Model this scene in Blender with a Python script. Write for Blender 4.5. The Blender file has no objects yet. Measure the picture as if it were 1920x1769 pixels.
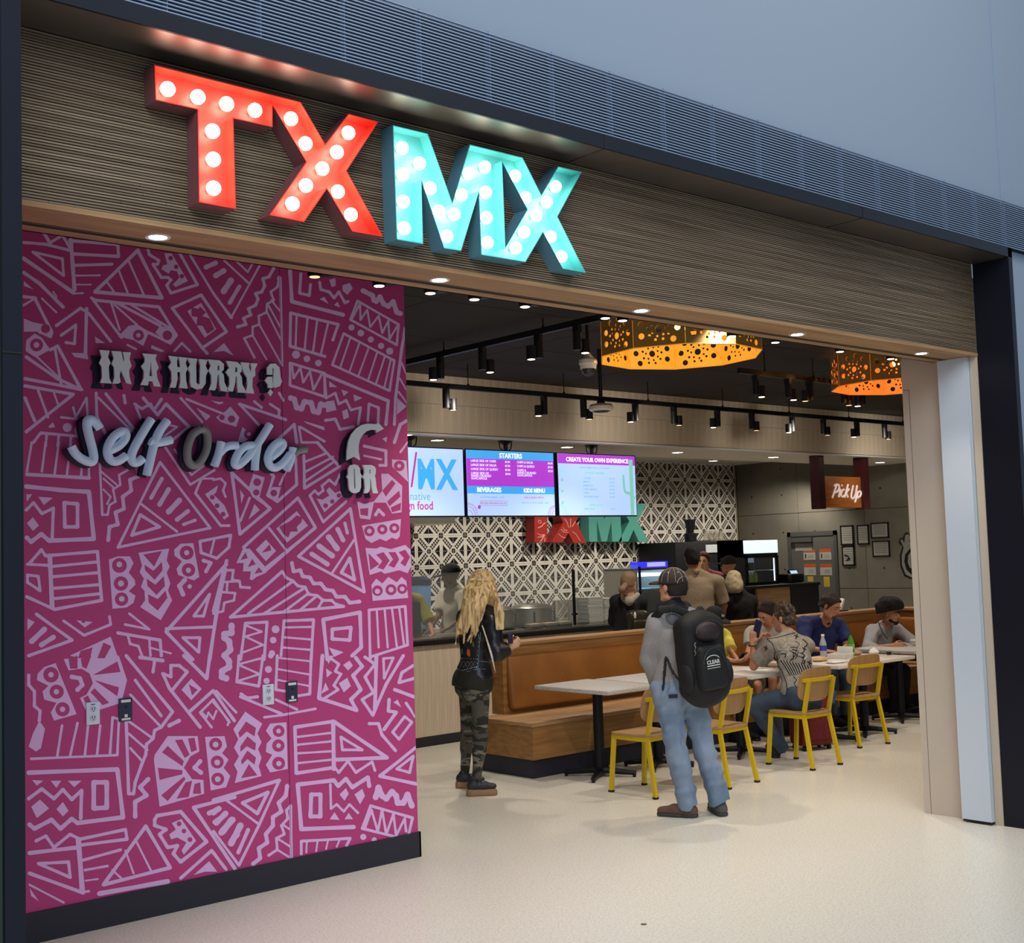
import bpy, bmesh, math, random
import numpy as np
from mathutils import Vector, Matrix, geometry
random.seed(7); RNG = np.random.default_rng(5)
SC = bpy.context.scene; COL = SC.collection

# ---------------------------------------------------------------- camera
FPX, YAW, PITCH, ROLL, CAMH = 2356.635, 0.718580845, 0.0678835952, -0.0320618912, 1.83
_cy, _sy, _cp, _sp = math.cos(YAW), math.sin(YAW), math.cos(PITCH), math.sin(PITCH)
_f = Vector((_sy*_cp, _cy*_cp, _sp)); _r = Vector((_cy, -_sy, 0)); _u = _r.cross(_f)
_cr, _sr = math.cos(ROLL), math.sin(ROLL)
CR = _cr*_r + _sr*_u; CU = -_sr*_r + _cr*_u; CF = _f
cam_d = bpy.data.cameras.new('camera'); cam = bpy.data.objects.new('camera', cam_d); COL.objects.link(cam)
cam.matrix_world = Matrix(((CR.x, CU.x, -CF.x, 0), (CR.y, CU.y, -CF.y, 0), (CR.z, CU.z, -CF.z, CAMH), (0, 0, 0, 1)))
cam_d.sensor_fit = 'HORIZONTAL'; cam_d.sensor_width = 36; cam_d.lens = FPX*36/1920; cam_d.clip_start = .05; cam_d.clip_end = 200
SC.camera = cam

# ---------------------------------------------------------------- light and exposure
SC.view_settings.view_transform = 'Standard'; SC.view_settings.look = 'None'
SC.view_settings.gamma = 1; SC.view_settings.use_curve_mapping = False
SC.view_settings.exposure = 0.0
try: SC.cycles.use_denoising = True; SC.cycles.max_bounces = 8; SC.cycles.sample_clamp_indirect = 6; SC.cycles.caustics_reflective = False; SC.cycles.caustics_refractive = False
except Exception: pass
world = bpy.data.worlds.new('world'); SC.world = world; world.use_nodes = True
WN = world.node_tree.nodes['Background']; WN.inputs[0].default_value = (.47, .59, .77, 1); WN.inputs[1].default_value = .68
SKEYS = dict(soffit=66, can=120, track=110, strip=120, depth=20)

def lin(c):
    if isinstance(c, str): c = tuple(int(c[i:i+2], 16)/255 for i in (0, 2, 4))
    return tuple((v/12.92 if v <= .04045 else ((v+.055)/1.055)**2.4) for v in c)
def area_light(name, loc, to, size, sizey, power, color=(1, 1, 1)):
    l = bpy.data.lights.new(name, 'AREA'); l.shape = 'RECTANGLE'; l.size = size; l.size_y = sizey; l.energy = power; l.color = color
    o = bpy.data.objects.new(name, l); COL.objects.link(o); o.location = loc
    o.rotation_euler = (Vector(to)-Vector(loc)).to_track_quat('-Z', 'Y').to_euler(); return o
def spot_light(name, loc, to, power, ang=70, blend=.6, color=(1, .90, .77), radius=.05):
    l = bpy.data.lights.new(name, 'SPOT'); l.energy = power; l.color = color; l.spot_size = math.radians(ang); l.spot_blend = blend; l.shadow_soft_size = radius
    o = bpy.data.objects.new(name, l); COL.objects.link(o); o.location = loc
    o.rotation_euler = (Vector(to)-Vector(loc)).to_track_quat('-Z', 'Y').to_euler(); return o
# daylight of the concourse roof lights behind and above the camera
area_light('concourse_skylight', (-2.5, -3.5, 8.0), (3.5, 4.5, 1.2), 7, 5, 820, (.83, .92, 1))
# warm concourse ceiling lamps over the walkway
area_light('concourse_ceiling_lamp', (6.0, 1.0, 7.5), (6.0, 3.4, 0), 3, 1.5, 120, (1, .94, .86))

# ---------------------------------------------------------------- helpers
def ray(px, py):
    return CR*((px-960)/FPX) - CU*((py-884.5)/FPX) + CF
CAMP = Vector((0, 0, CAMH))
def on(px, py, ax, v):
    d = ray(px, py); t = (v-CAMP[ax])/d[ax]; return CAMP+d*t
def proj(P):
    q = Vector(P)-CAMP; z = q.dot(CF); return 960+FPX*q.dot(CR)/z, 884.5-FPX*q.dot(CU)/z

MATS = {}
def mat(name, col, rough=.6, metal=0, emit=None, es=0, spec=.5, alpha=1, trans=0, ior=1.45, coat=0):
    if name in MATS: return MATS[name]
    m = bpy.data.materials.new(name); m.use_nodes = True; b = m.node_tree.nodes['Principled BSDF']
    b.inputs['Base Color'].default_value = (*lin(col), 1); b.inputs['Roughness'].default_value = rough
    b.inputs['Metallic'].default_value = metal; b.inputs['Specular IOR Level'].default_value = spec
    b.inputs['IOR'].default_value = ior; b.inputs['Coat Weight'].default_value = coat
    if trans: b.inputs['Transmission Weight'].default_value = trans
    if alpha < 1: b.inputs['Alpha'].default_value = alpha
    if emit is not None:
        b.inputs['Emission Color'].default_value = (*lin(emit), 1); b.inputs['Emission Strength'].default_value = es
    MATS[name] = m; return m
def nd(m, t, **k):
    n = m.node_tree.nodes.new(t)
    for a, v in k.items(): setattr(n, a, v)
    return n
def lk(m, a, b): m.node_tree.links.new(a, b)
def mix_noise(m, c2, scale=(5, 5, 5), detail=4, lo=.4, hi=.6, coord='Object', bump=0, rough=None, dist=.02, kind='noise', w=None):
    """second colour mixed in by a noise; optional bump"""
    b = m.node_tree.nodes['Principled BSDF']; tc = nd(m, 'ShaderNodeTexCoord'); mp = nd(m, 'ShaderNodeMapping')
    mp.inputs['Scale'].default_value = scale; lk(m, tc.outputs[coord], mp.inputs['Vector'])
    if kind == 'noise':
        n = nd(m, 'ShaderNodeTexNoise'); n.inputs['Scale'].default_value = 1; n.inputs['Detail'].default_value = detail; out = n.outputs['Fac']
    elif kind == 'voronoi':
        n = nd(m, 'ShaderNodeTexVoronoi'); n.inputs['Scale'].default_value = 1; out = n.outputs['Distance']
    lk(m, mp.outputs[0], n.inputs['Vector'])
    r = nd(m, 'ShaderNodeMapRange'); r.inputs[1].default_value = lo; r.inputs[2].default_value = hi; lk(m, out, r.inputs[0])
    mx = nd(m, 'ShaderNodeMix', data_type='RGBA')
    src = b.inputs['Base Color']
    if src.links: lk(m, src.links[0].from_socket, mx.inputs[6])
    else: mx.inputs[6].default_value = src.default_value
    mx.inputs[7].default_value = (*lin(c2), 1); lk(m, r.outputs[0], mx.inputs[0]); lk(m, mx.outputs[2], src)
    if bump:
        bp = nd(m, 'ShaderNodeBump'); bp.inputs['Strength'].default_value = bump; bp.inputs['Distance'].default_value = dist
        lk(m, out, bp.inputs['Height']); lk(m, bp.outputs[0], b.inputs['Normal'])
    return m

class MB:
    """collects shapes with material slots; build() links them as one mesh object"""
    def __init__(s): s.v = []; s.f = []; s.m = []; s.sm = []
    def add(s, vs, fs, mi=0, smooth=False):
        o = len(s.v); s.v += [tuple(p) for p in vs]; s.f += [tuple(i+o for i in f) for f in fs]; s.m += [mi]*len(fs); s.sm += [smooth]*len(fs); return s
    def box(s, a, b, mi=0, M=None):
        x0, y0, z0 = a; x1, y1, z1 = b
        vs = [Vector(p) for p in ((x0, y0, z0), (x1, y0, z0), (x1, y1, z0), (x0, y1, z0), (x0, y0, z1), (x1, y0, z1), (x1, y1, z1), (x0, y1, z1))]
        if M is not None: vs = [M@p for p in vs]
        return s.add(vs, [(0, 3, 2, 1), (4, 5, 6, 7), (0, 1, 5, 4), (1, 2, 6, 5), (2, 3, 7, 6), (3, 0, 4, 7)], mi)
    def rbox(s, a, b, r=.01, mi=0, M=None, seg=2):
        bm = bmesh.new(); bmesh.ops.create_cube(bm, size=1)
        c = [(a[i]+b[i])/2 for i in range(3)]; d = [abs(b[i]-a[i]) for i in range(3)]
        for v in bm.verts: v.co = Vector((c[0]+v.co.x*d[0], c[1]+v.co.y*d[1], c[2]+v.co.z*d[2]))
        bmesh.ops.bevel(bm, geom=bm.edges[:], offset=min(r, min(d)*.49), segments=seg, profile=.5, affect='EDGES')
        return s.bm(bm, mi, M, True)
    def bm(s, bm, mi=0, M=None, smooth=False):
        bm.verts.ensure_lookup_table()
        vs = [(M@v.co if M is not None else v.co.copy()) for v in bm.verts]
        fs = [tuple(v.index for v in f.verts) for f in bm.faces]; bm.free(); return s.add(vs, fs, mi, smooth)
    def tube(s, pts, r, n=8, mi=0, caps=True, smooth=True, closed=False):
        pts = [Vector(p) for p in pts]; R = r if hasattr(r, '__len__') else [r]*len(pts)
        t0 = (pts[1]-pts[0]).normalized(); a = t0.orthogonal().normalized(); rings = []; k = len(pts)
        for i, p in enumerate(pts):
            t = (pts[(i+1) % k]-pts[i-1]) if closed else (pts[min(i+1, k-1)]-pts[max(i-1, 0)])
            t = t.normalized() if t.length > 1e-9 else t0
            a = (a-t*a.dot(t)).normalized(); b = t.cross(a)
            rings.append([p+(a*math.cos(2*math.pi*j/n)+b*math.sin(2*math.pi*j/n))*R[i] for j in range(n)])
        vs = [q for rr in rings for q in rr]; fs = []
        for i in range(k if closed else k-1):
            for j in range(n):
                i2 = (i+1) % k; fs.append((i*n+j, i*n+(j+1) % n, i2*n+(j+1) % n, i2*n+j))
        if caps and not closed: fs += [tuple(range(n-1, -1, -1)), tuple((k-1)*n+j for j in range(n))]
        return s.add(vs, fs, mi, smooth)
    def lathe(s, c, prof, n=20, mi=0, M=None, smooth=True):
        """prof: list of (r, z) around the vertical axis at c"""
        c = Vector(c); vs = []; fs = []
        for r, z in prof:
            for j in range(n):
                p = Vector((r*math.cos(2*math.pi*j/n), r*math.sin(2*math.pi*j/n), z)); vs.append(c+(M@p if M is not None else p))
        for i in range(len(prof)-1):
            for j in range(n): fs.append((i*n+j, i*n+(j+1) % n, (i+1)*n+(j+1) % n, (i+1)*n+j))
        fs += [tuple(range(n-1, -1, -1)), tuple((len(prof)-1)*n+j for j in range(n))]
        return s.add(vs, fs, mi, smooth)
    def sphere(s, c, r, mi=0, n=12, sc=(1, 1, 1)):
        prof = [(max(1e-4, math.sin(math.pi*i/(n-2))), -math.cos(math.pi*i/(n-2))) for i in range(n-1)]
        M = Matrix.Diagonal((r*sc[0], r*sc[1], r*sc[2])); return s.lathe(c, prof, n, mi, M)
    def prism(s, outline, fr, depth, mi=0, holes=(), side=None, back=True):
        """outline 2D points in the frame fr=(origin, ux, uy, normal): front cap at depth, back at 0"""
        O, ux, uy, nn = fr; loops = [list(outline)]+[list(h) for h in holes]
        flat = [Vector((p[0], p[1], 0)) for l in loops for p in l]
        tris = geometry.tessellate_polygon([[Vector((p[0], p[1], 0)) for p in l] for l in loops])
        n = len(flat); F = [O+ux*p.x+uy*p.y+nn*depth for p in flat]; B = [O+ux*p.x+uy*p.y for p in flat]
        up = ux.cross(uy).dot(nn) > 0
        def tri(t, f):
            a, b, c = t; w = (flat[b].x-flat[a].x)*(flat[c].y-flat[a].y)-(flat[c].x-flat[a].x)*(flat[b].y-flat[a].y)
            return (a, b, c) if (w > 0) == f else (a, c, b)
        s.add(F, [tri(t, up) for t in tris], mi)
        if depth:
            if back: s.add(B, [tri(t, not up) for t in tris], mi)
            fs = []; k = 0
            for l in loops:
                m = len(l)
                for i in range(m): fs.append((k+i, k+(i+1) % m, n+k+(i+1) % m, n+k+i))
                k += m
            s.add(B+F, fs, mi if side is None else side)
        return s
    def mesh(s, name, mats):
        me = bpy.data.meshes.new(name); me.from_pydata(s.v, [], s.f)
        for m in (mats if isinstance(mats, (list, tuple)) else [mats]): me.materials.append(m)
        me.polygons.foreach_set('material_index', s.m); me.polygons.foreach_set('use_smooth', s.sm)
        me.validate(); me.update()
        if any(s.sm):
            try: me.set_sharp_from_angle(angle=math.radians(42))
            except Exception: pass
        return me
    def build(s, name, mats, parent=None, **props):
        return link(name, s.mesh(name, mats), parent, **props)
def link(name, data, parent=None, **props):
    o = bpy.data.objects.new(name, data); COL.objects.link(o)
    if parent is not None: o.parent = parent
    for k, v in props.items(): o[k] = v
    return o
def thing(name, label, cat, loc=(0, 0, 0), rz=0, group=None):
    o = bpy.data.objects.new(name, None); COL.objects.link(o); o.location = loc; o.rotation_euler = (0, 0, rz)
    o.empty_display_size = .1; o['label'] = label; o['category'] = cat
    if group: o['group'] = group
    return o
def tag(o, label, cat, group=None):
    o['label'] = label; o['category'] = cat
    if group: o['group'] = group
    return o
def struct(o): o['kind'] = 'structure'; return o
def dup(root, loc=None, rz=None, label=None, parent=None):
    c = root.copy(); COL.objects.link(c)
    if parent is not None: c.parent = parent
    if loc is not None: c.location = loc
    if rz is not None: c.rotation_euler = (0, 0, rz)
    if label: c['label'] = label
    for ch in root.children: dup(ch, parent=c)
    return c
def X(v): return Vector((v, 0, 0))
UX, UY, UZ = Vector((1, 0, 0)), Vector((0, 1, 0)), Vector((0, 0, 1))
def wallframe(y, off=0):   # frame on a wall facing the camera (normal -Y): 2D = (X, Z)
    return (Vector((0, y-off, 0)), UX, UZ, -UY)
MURAL = """
T 40 430 4.4225
S22 20 110 200 125 400 175
S26 185 30 235 110
S22 235 115 340 50 400 150
S24 400 95 780 125 800 140 805 225 430 205
S30 410 90 425 300 440 500
S22 440 300 750 290
S14 450 385 650 383
S12 460 460 575 460
S14 430 535 510 530
S28 15 240 430 525
C20 95 190 340 245 350 385
S26 20 360 150 450 345 645
S14 265 520 290 560 280 590
S14 170 575 290 690
F 20 430 100 500 20 470
C26 965 175 1165 570 610 520
S16 700 425 765 515
S16 800 325 880 525
S16 890 265 1015 545
S22 1050 165 1060 210 1140 260 1130 290 1090 290 1160 400 1215 400 1240 420 1205 465 1240 530 1460 460 1310 195
F 1185 200 1245 200 1380 430 1280 480 1255 460 1310 400 1290 350 1240 340 1220 370 1160 330 1175 300 1210 290
Q 1237 240 19
Q 1283 312 19
Q 1330 390 19
S18 1390 200 1590 530 1745 735
S34 1530 315 1610 280
S22 580 570 620 590 1140 645 1285 880 1235 945 1060 860
S20 590 580 830 900
F 800 890 890 800 960 790 1060 850 1010 970 930 920
Q 970 880 46
L 970 880 18
F 1110 860 1150 800 1250 830 1285 880 1230 945
Q 1210 880 40
S16 745 615 815 835
S16 770 625 960 795
S18 900 620 1230 820
S22 790 610 1150 800
C22 1250 655 1490 545 1700 850 1500 985
F 1375 680 1490 610 1615 830 1520 900
P 1410 650 1470 660 1480 640 1530 690 1500 720 1560 740 1600 830 1540 870 1500 800 1450 800 1460 730 1410 720
S18 1270 1010 1330 945 1400 1015
F 1590 1020 1680 945 1760 1050 1680 1010
S22 1500 985 1540 1030
F 40 920 110 865 170 900 240 1000 120 1065 35 1010
Q 125 960 54
L 125 960 24
S24 20 560 110 570 250 850 240 890 150 850
F 20 740 90 770 230 800 265 870 230 900 150 850 20 850
Q 200 825 38
S18 20 630 120 570
S22 290 800 490 655 560 700 740 930
S22 330 880 450 795 440 950 370 940
S26 540 660 530 1060
F 415 1025 545 1030 555 1080 440 1060
F 610 890 695 945 615 945
S16 880 960 950 995
F 1080 960 1190 1010 1160 1020 1075 990
S24 40 1060 300 1240 495 1330 300 970 240 1000
S20 280 1000 330 1290
S24 30 1240 500 1330
S14 130 1060 300 1220
S24 30 1300 430 1370 40 1680
S20 140 1340 220 1560
S16 270 1360 310 1470
S24 30 1400 110 1590
S18 330 1560 500 1580
S18 430 1480 450 1560 540 1400 550 1580
F 220 1640 260 1600 280 1640 240 1650
L 380 1645 38
L 480 1670 42
S22 100 1769 160 1690 500 1720 540 1769
S20 210 1700 200 1800
S20 310 1710 300 1800
S20 410 1720 405 1800
S22 620 1360 625 1550 700 1700 760 1780
S18 640 1400 940 1700
S22 700 1365 950 1680 1020 1790
S24 850 1380 860 1440
S22 940 1450 1000 1490 1070 1450 1100 1500 1160 1410
S20 950 1470 1000 1600
S24 1010 1400 1130 1540 1200 1450 1390 1640 1200 1790
S16 1120 1600 1290 1640 1180 1720
S18 1320 1400 1500 1600
S18 1370 1410 1769 1570
F 1450 1480 1570 1550 1530 1590
F 1570 1420 1680 1440 1640 1455
T 400 430 4.4225
S16 0 535 145 735 390 290
S16 90 260 300 455
S16 190 265 285 355 330 275
S40 20 385 85 345
S44 85 515 145 425
S30 135 610 215 475
S24 500 325 460 395 410 410 425 470 400 520 350 535 370 580 350 630 290 660 310 710 250 740 270 790 200 810
S18 545 395 530 480 475 520 500 590 445 620 440 690 375 720 380 790 325 810 325 880 255 905 340 1065
S14 325 880 440 1080
S14 380 790 570 1130
S14 445 690 570 940
S14 450 620 565 830
S14 480 590 560 690
F 525 400 565 395 580 1150 560 1090 545 480
S28 635 345 650 600 1075 710
S22 725 370 715 530 795 550 805 460
F 960 420 1010 405 1015 470 980 480
F 1070 465 1130 445 1155 490 1110 545 1070 510
S22 880 440 890 500 960 520 1000 570 1040 520 1090 610 1115 600
F 880 580 920 560 955 620
F 1000 630 1030 600 1050 650
S36 1240 510 1320 550 1330 590 1350 600 1380 560 1410 620 1450 640 1490 600 1520 690 1550 700
S22 640 695 1035 790 990 920
S22 640 695 635 970 925 1055
S16 690 710 680 990
S16 780 740 755 1010
S16 860 760 825 1020
S16 950 780 890 1040
L 685 1040 34
L 775 1075 28
L 870 1110 28
C20 635 1110 920 1195 925 1390 635 1295
S18 650 1125 665 1235 720 1150 745 1270 800 1180 830 1330 900 1200
S40 640 1400 670 1410 690 1480 730 1490 755 1430 810 1440 830 1510 870 1520 890 1450 920 1460
C18 1195 595 1535 790 1520 960 1135 750
S16 1150 740 1215 620 1220 750 1275 670 1300 810 1370 720 1400 860 1450 760 1460 910 1520 810
L 1145 815 26
L 1222 862 28
L 1305 915 26
L 1390 968 26
L 1462 1012 30
C18 1080 865 1500 1090 1460 1340 985 1125
S14 1135 900 1050 1150
S14 1210 945 1125 1190
S14 1285 990 1200 1220
S14 1355 1030 1280 1260
S14 1420 1060 1345 1290
S14 1470 1085 1415 1320
S24 920 1205 1450 1425 1430 1620
S20 920 1210 935 1400 1010 1360 1040 1450 1100 1420 1140 1500 1220 1480 1200 1620
F 960 1260 1025 1310 960 1310
F 1060 1330 1120 1350 1080 1385
F 1160 1370 1235 1400 1170 1430
F 930 1430 1000 1420 1020 1500 935 1520
F 1065 1510 1110 1490 1125 1560 1080 1580
S22 930 1585 1010 1575 1050 1660 1160 1640
S20 1280 1590 1290 1450 1370 1480 1365 1600
S22 1590 820 1560 1000 1540 1160 1510 1400 1500 1620
S14 1560 1110 1600 1200
S14 1545 1240 1600 1330
S14 1535 1350 1605 1440
F 1525 1400 1600 1470 1520 1540
S24 1600 1590 1550 1620 1500 1769
S22 215 1450 600 1580
S20 215 1450 400 1650
S20 340 1430 400 1480
F 0 1440 80 1430 60 1450
F 100 1510 140 1470 215 1560 190 1640 60 1600 20 1560
Q 70 1560 24
Q 150 1575 30
F 745 1590 920 1640 920 1670 770 1610
S18 710 1640 730 1769 870 1769
S18 720 1640 920 1760
S24 510 1769 670 1620 690 1769
S20 545 1360 580 1420
S20 470 1450 545 1500 540 1560 600 1580
F 240 1640 330 1710 250 1769 200 1769
Q 295 1700 42
L 295 1700 16
F 1400 1740 1440 1720 1435 1769
T 40 830 4.4225
S18 85 0 45 240
S18 200 0 170 240
S18 310 0 275 260
S18 410 0 375 280
S18 500 180 495 280
S18 560 190 560 290
S26 45 265 560 295
S32 40 365 330 395 560 410 600 800 230 815 165 760 80 825 45 790
S24 40 560 100 500 170 590 265 545 255 790
F 40 430 90 430 45 490
F 140 450 260 460 185 520
F 45 670 95 620 145 690 95 735
C28 355 500 465 510 465 700 360 700
S24 70 1000 165 890 200 940 630 905 665 1310 275 1385 45 1280
S34 235 940 255 1370
S22 240 1030 640 990
S22 250 1115 640 1080
S22 270 1210 640 1180
S22 280 1295 650 1255
S22 50 1010 230 1020
C22 50 1100 140 1110 155 1230 50 1160
F 725 970 800 945 900 945 930 1000 890 1080 940 1140 945 1180 890 1235 945 1270 930 1330 870 1370 755 1380
Q 812 1020 62
Q 825 1170 60
Q 830 1300 56
L 812 1012 24
L 825 1170 26
L 832 1298 24
F 970 915 1225 880 1205 980 1230 1030 1205 1080 1235 1170 1215 1230 1250 1310 1155 1475 985 1365 1025 1310 1020 1230 990 1200 1015 1130 980 1075 1000 1020
P 1010 930 1165 900 1100 1030
P 1020 1015 1095 1065 1165 990 1170 1060 1105 1140 1025 1060
P 1040 1130 1110 1180 1180 1110 1190 1190 1120 1265 1045 1190
P 1050 1260 1130 1300 1195 1230 1210 1290 1130 1395 1055 1330
F 1265 890 1320 840 1425 835 1475 1115 1430 1145 1300 1100 1285 1050 1330 985 1270 940
Q 1370 915 58
Q 1385 1058 56
L 1370 915 22
L 1385 1060 22
S34 1355 1140 1310 1190 1340 1260
L 1395 1195 18
C22 1480 820 1735 770 1720 870 1620 960 1490 915
S18 1600 800 1570 920
S28 1510 980 1570 1000 1530 1070
C20 1150 165 1565 710 800 870
S18 985 505 1290 740
C24 985 600 1145 700 915 770
S28 1165 300 1075 460
S34 1220 390 1145 515
S40 1310 480 1220 575
S32 1380 570 1290 640
S24 1440 645 1345 680
S18 1180 20 1400 350 1600 230
S16 1270 60 1410 270 1530 180
S18 650 180 670 600 715 600 730 520 780 490 760 390 820 350 810 270 880 230 870 180
S14 660 240 790 350
S14 680 300 770 380
S14 680 390 740 450 710 510
S28 960 220 970 280 900 310 910 400 840 450 850 550 780 580 800 680 730 700 720 810
S20 350 1480 520 1600 740 1510 730 1445
F 455 1475 590 1490 525 1535
Q 515 1480 18
S18 895 1420 1060 1550 860 1510
S24 125 1425 420 1640 60 1769
S40 85 1650 190 1550
S36 165 1680 265 1615
F 50 1460 110 1490 50 1560
S24 800 1580 1150 1640 1160 1769
S20 880 1590 900 1670 970 1690 1000 1769
S18 1060 1620 1070 1769
S14 1060 1700 1240 1750
S26 1700 1010 1200 1570 1420 1800
S28 1690 1050 1620 1400 1560 1800
S22 1200 1545 1590 1530
C22 1560 1260 1430 1440 1510 1440
C22 1340 1620 1480 1620 1470 1740
F 400 1769 740 1610 800 1780 500 1790
P 490 1730 590 1700 570 1790 470 1790
P 630 1790 680 1660 745 1690 690 1790
T 400 830 4.4225
S18 0 310 60 300 100 340 80 400 100 450
F -70 430 40 355 20 420 0 430 90 520 130 610 90 640
S20 -100 300 -150 420 60 690 130 690
S16 -100 300 0 300
Q -10 455 20
Q 30 525 20
Q 80 595 20
S24 155 270 220 760 470 550 150 250
S18 300 460 225 650
F 220 390 255 440 230 510
F 340 510 385 560 290 640
F 330 260 425 290 380 460 460 550 320 450 290 380
Q 362 330 32
Q 355 415 26
S22 430 220 500 280 450 440 530 490 690 350 680 100
F 450 430 490 370 560 370 530 490
Q 500 420 28
S18 600 240 550 350
S22 750 110 755 380 1045 200 860 0
S18 760 160 935 90
S18 750 250 990 120
S18 750 330 1000 160
S20 1050 265 1010 350 960 310 900 360 910 400 870 430 840 400 800 440 910 660 1100 490
F 855 465 905 475 960 440 935 400 960 370 1010 420 1050 400 1075 440 920 580
Q 930 525 20
Q 985 490 18
Q 1040 440 18
S22 250 870 700 460 845 705 435 1060
S20 845 710 320 1130
S18 460 710 600 890
S18 295 890 440 1060
F 520 715 690 570 785 690 610 830
P 545 700 640 650 690 605 740 620 730 660 690 700 700 740 640 740 620 790 580 760
F 350 890 435 805 520 900 435 985
P 400 915 465 845 480 895
F 190 1000 250 870 300 890 440 1080 300 1140 310 1070 245 1070 250 1000
P 225 975 265 910 285 960
P 285 1035 320 965 350 1010
P 340 1090 375 1035 410 1075
C22 1135 550 1250 1240 705 945
S18 980 1090 1165 810
S34 815 925 945 1010
S40 875 860 985 940
S42 955 785 1025 880
S34 1030 720 1075 810
S24 1090 670 1110 750
C24 1130 960 1170 1140 1060 1080
F 1390 260 1450 260 1565 360 1560 580 1480 590 1430 500 1330 500 1300 640 1215 630 1190 490 1250 510 1330 490 1400 400
P 1400 400 1480 310 1510 340 1430 450
P 1440 490 1540 400 1550 450 1460 530
P 1470 540 1555 500 1550 560 1480 580
P 1215 550 1285 545 1280 610 1220 600
S24 1345 600 1370 560 1410 600
F 1230 690 1555 635 1545 780 1520 805 1480 790 1430 820 1380 800 1310 835 1260 800
Q 1293 735 44
Q 1400 722 42
Q 1500 712 42
L 1293 735 20
L 1400 722 18
L 1500 712 18
F 1260 875 1350 880 1385 865 1470 885 1590 850 1640 890 1640 1030 1610 1085 1540 1060 1420 1090 1390 1070 1295 1100
P 1285 920 1375 1010 1300 1060
P 1350 930 1410 910 1460 980 1410 1055 1360 1040 1400 985
P 1450 910 1510 910 1540 970 1500 1040 1450 1020 1490 970
P 1535 910 1590 890 1630 950 1590 1030 1550 1000 1580 960
F 1320 1315 1310 1180 1350 1130 1400 1170 1450 1115 1520 1160 1560 1115 1600 1150 1615 1290
Q 1360 1230 44
Q 1472 1222 46
Q 1565 1215 42
L 1360 1235 22
L 1472 1222 22
L 1565 1215 20
S28 650 1000 665 1070 720 1060 740 1110 800 1120 830 1170 890 1170 930 1220 990 1230 1020 1280 1090 1280 1130 1330 1210 1320
S22 140 1450 570 1070 600 1120 660 1150 700 1190 760 1200 790 1260 860 1270 910 1310 980 1310 1010 1340 1080 1360 600 1405 140 1450
S20 290 1420 660 1150
S20 420 1420 750 1210
S20 590 1400 790 1250
S20 720 1390 860 1270
S20 870 1370 900 1320
S24 110 980 85 1060 0 1400
S20 90 1060 165 1060 155 1140 215 1150 225 1200 300 1205
S18 60 1160 215 1150
S18 60 1240 180 1250 170 1310 90 1330 80 1400 0 1420
S18 115 1170 110 1240
S46 150 1520 150 1580 90 1590 90 1620 130 1650 140 1720 90 1769
S22 265 1500 445 1490 420 1800
S22 265 1500 225 1800
S16 275 1520 400 1570 265 1610 410 1680 250 1740
L 515 1550 33
L 495 1640 28
L 485 1750 27
S22 585 1480 830 1470 810 1800
S20 585 1480 560 1769
S16 580 1535 825 1530
S16 570 1615 810 1635
S16 565 1700 800 1720
S28 945 1800 910 1470 1215 1410 1225 1700 1150 1769
C26 985 1550 1140 1535 1130 1640 985 1630
F 955 1700 1080 1740 1000 1780
S20 1300 1800 1290 1390 1590 1360 1610 1680 1300 1780
S16 1355 1400 1370 1700
S16 1420 1390 1445 1700
S16 1480 1380 1520 1690
S16 1540 1375 1580 1680
F 1480 140 1600 150 1615 330 1480 200
Q 1540 195 44
L 1540 195 16
S22 1250 30 1430 70 1430 190 1380 190
S16 1250 110 1390 140
S16 1550 80 1610 0
T 40 1230 3.2825
F 100 110 140 70 210 45 340 360 200 400 180 350 215 290 140 270 130 220 165 185 95 150
Q 182 117 48
Q 217 222 44
Q 253 330 44
L 182 117 17
L 215 222 17
L 253 330 17
F 260 20 600 0 650 150 615 290 490 330 400 345 360 260 400 240 440 170 420 110 370 80 290 90
P 290 20 345 0 345 80 300 80
P 365 20 430 0 400 80 375 70
P 440 120 590 35 610 100
P 450 150 600 195 590 250
P 425 225 450 200 540 290 500 305
P 380 260 410 245 430 290 400 300
S24 310 130 360 140 375 180 345 210
S18 45 120 45 180 80 220 80 310 115 340 110 400
F 110 400 145 450 120 570 90 590 45 560 70 480
S14 60 635 590 612 600 390 560 380
S14 250 430 220 620
S14 345 415 300 615
S14 410 430 390 615
S14 485 430 465 610
S14 560 390 545 605
S24 45 720 590 700 625 995 345 1030 310 1005 240 1065 185 1010 80 1065 50 1040
S20 45 880 125 820 200 880 255 825 310 885 370 830 365 1000
F 65 765 135 770 95 800
F 180 770 245 770 215 815
F 285 770 370 770 325 810
F 60 930 115 885 170 940 95 1000
F 215 945 255 900 290 955 255 990
C26 445 780 525 780 525 935 445 940
S18 90 1140 150 1110 200 1180 300 1100 360 1130 640 1070 650 1130 370 1165
S22 50 1215 350 1180
S28 350 1130 375 1450
S16 375 1260 610 1195
S14 390 1320 530 1295
S10 395 1385 470 1375
S14 380 1455 415 1450
C18 105 1280 290 1270 300 1365
S20 50 1340 380 1460
S12 50 1410 260 1520
F 50 1430 110 1515 60 1480
C20 765 1050 915 1305 505 1410
S12 560 1320 620 1375
S12 640 1200 690 1340
S12 700 1130 800 1330
S20 820 1010 835 985 980 960 1140 1145 980 1270 935 1220 960 1170 900 1180 850 1100 890 1070 820 1045 820 1010
F 925 1030 985 1005 1075 1140 1000 1225 985 1200 1015 1150 960 1120 920 1130 910 1100 950 1070
Q 970 1035 15
Q 1000 1080 14
Q 1037 1132 15
F 820 610 900 495 1085 495 1095 590 1040 620 1000 690 1050 760 1120 765 1125 850 850 930 815 640
P 865 595 900 555 1000 650 990 680
P 945 520 990 515 1035 610 1005 630
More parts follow.
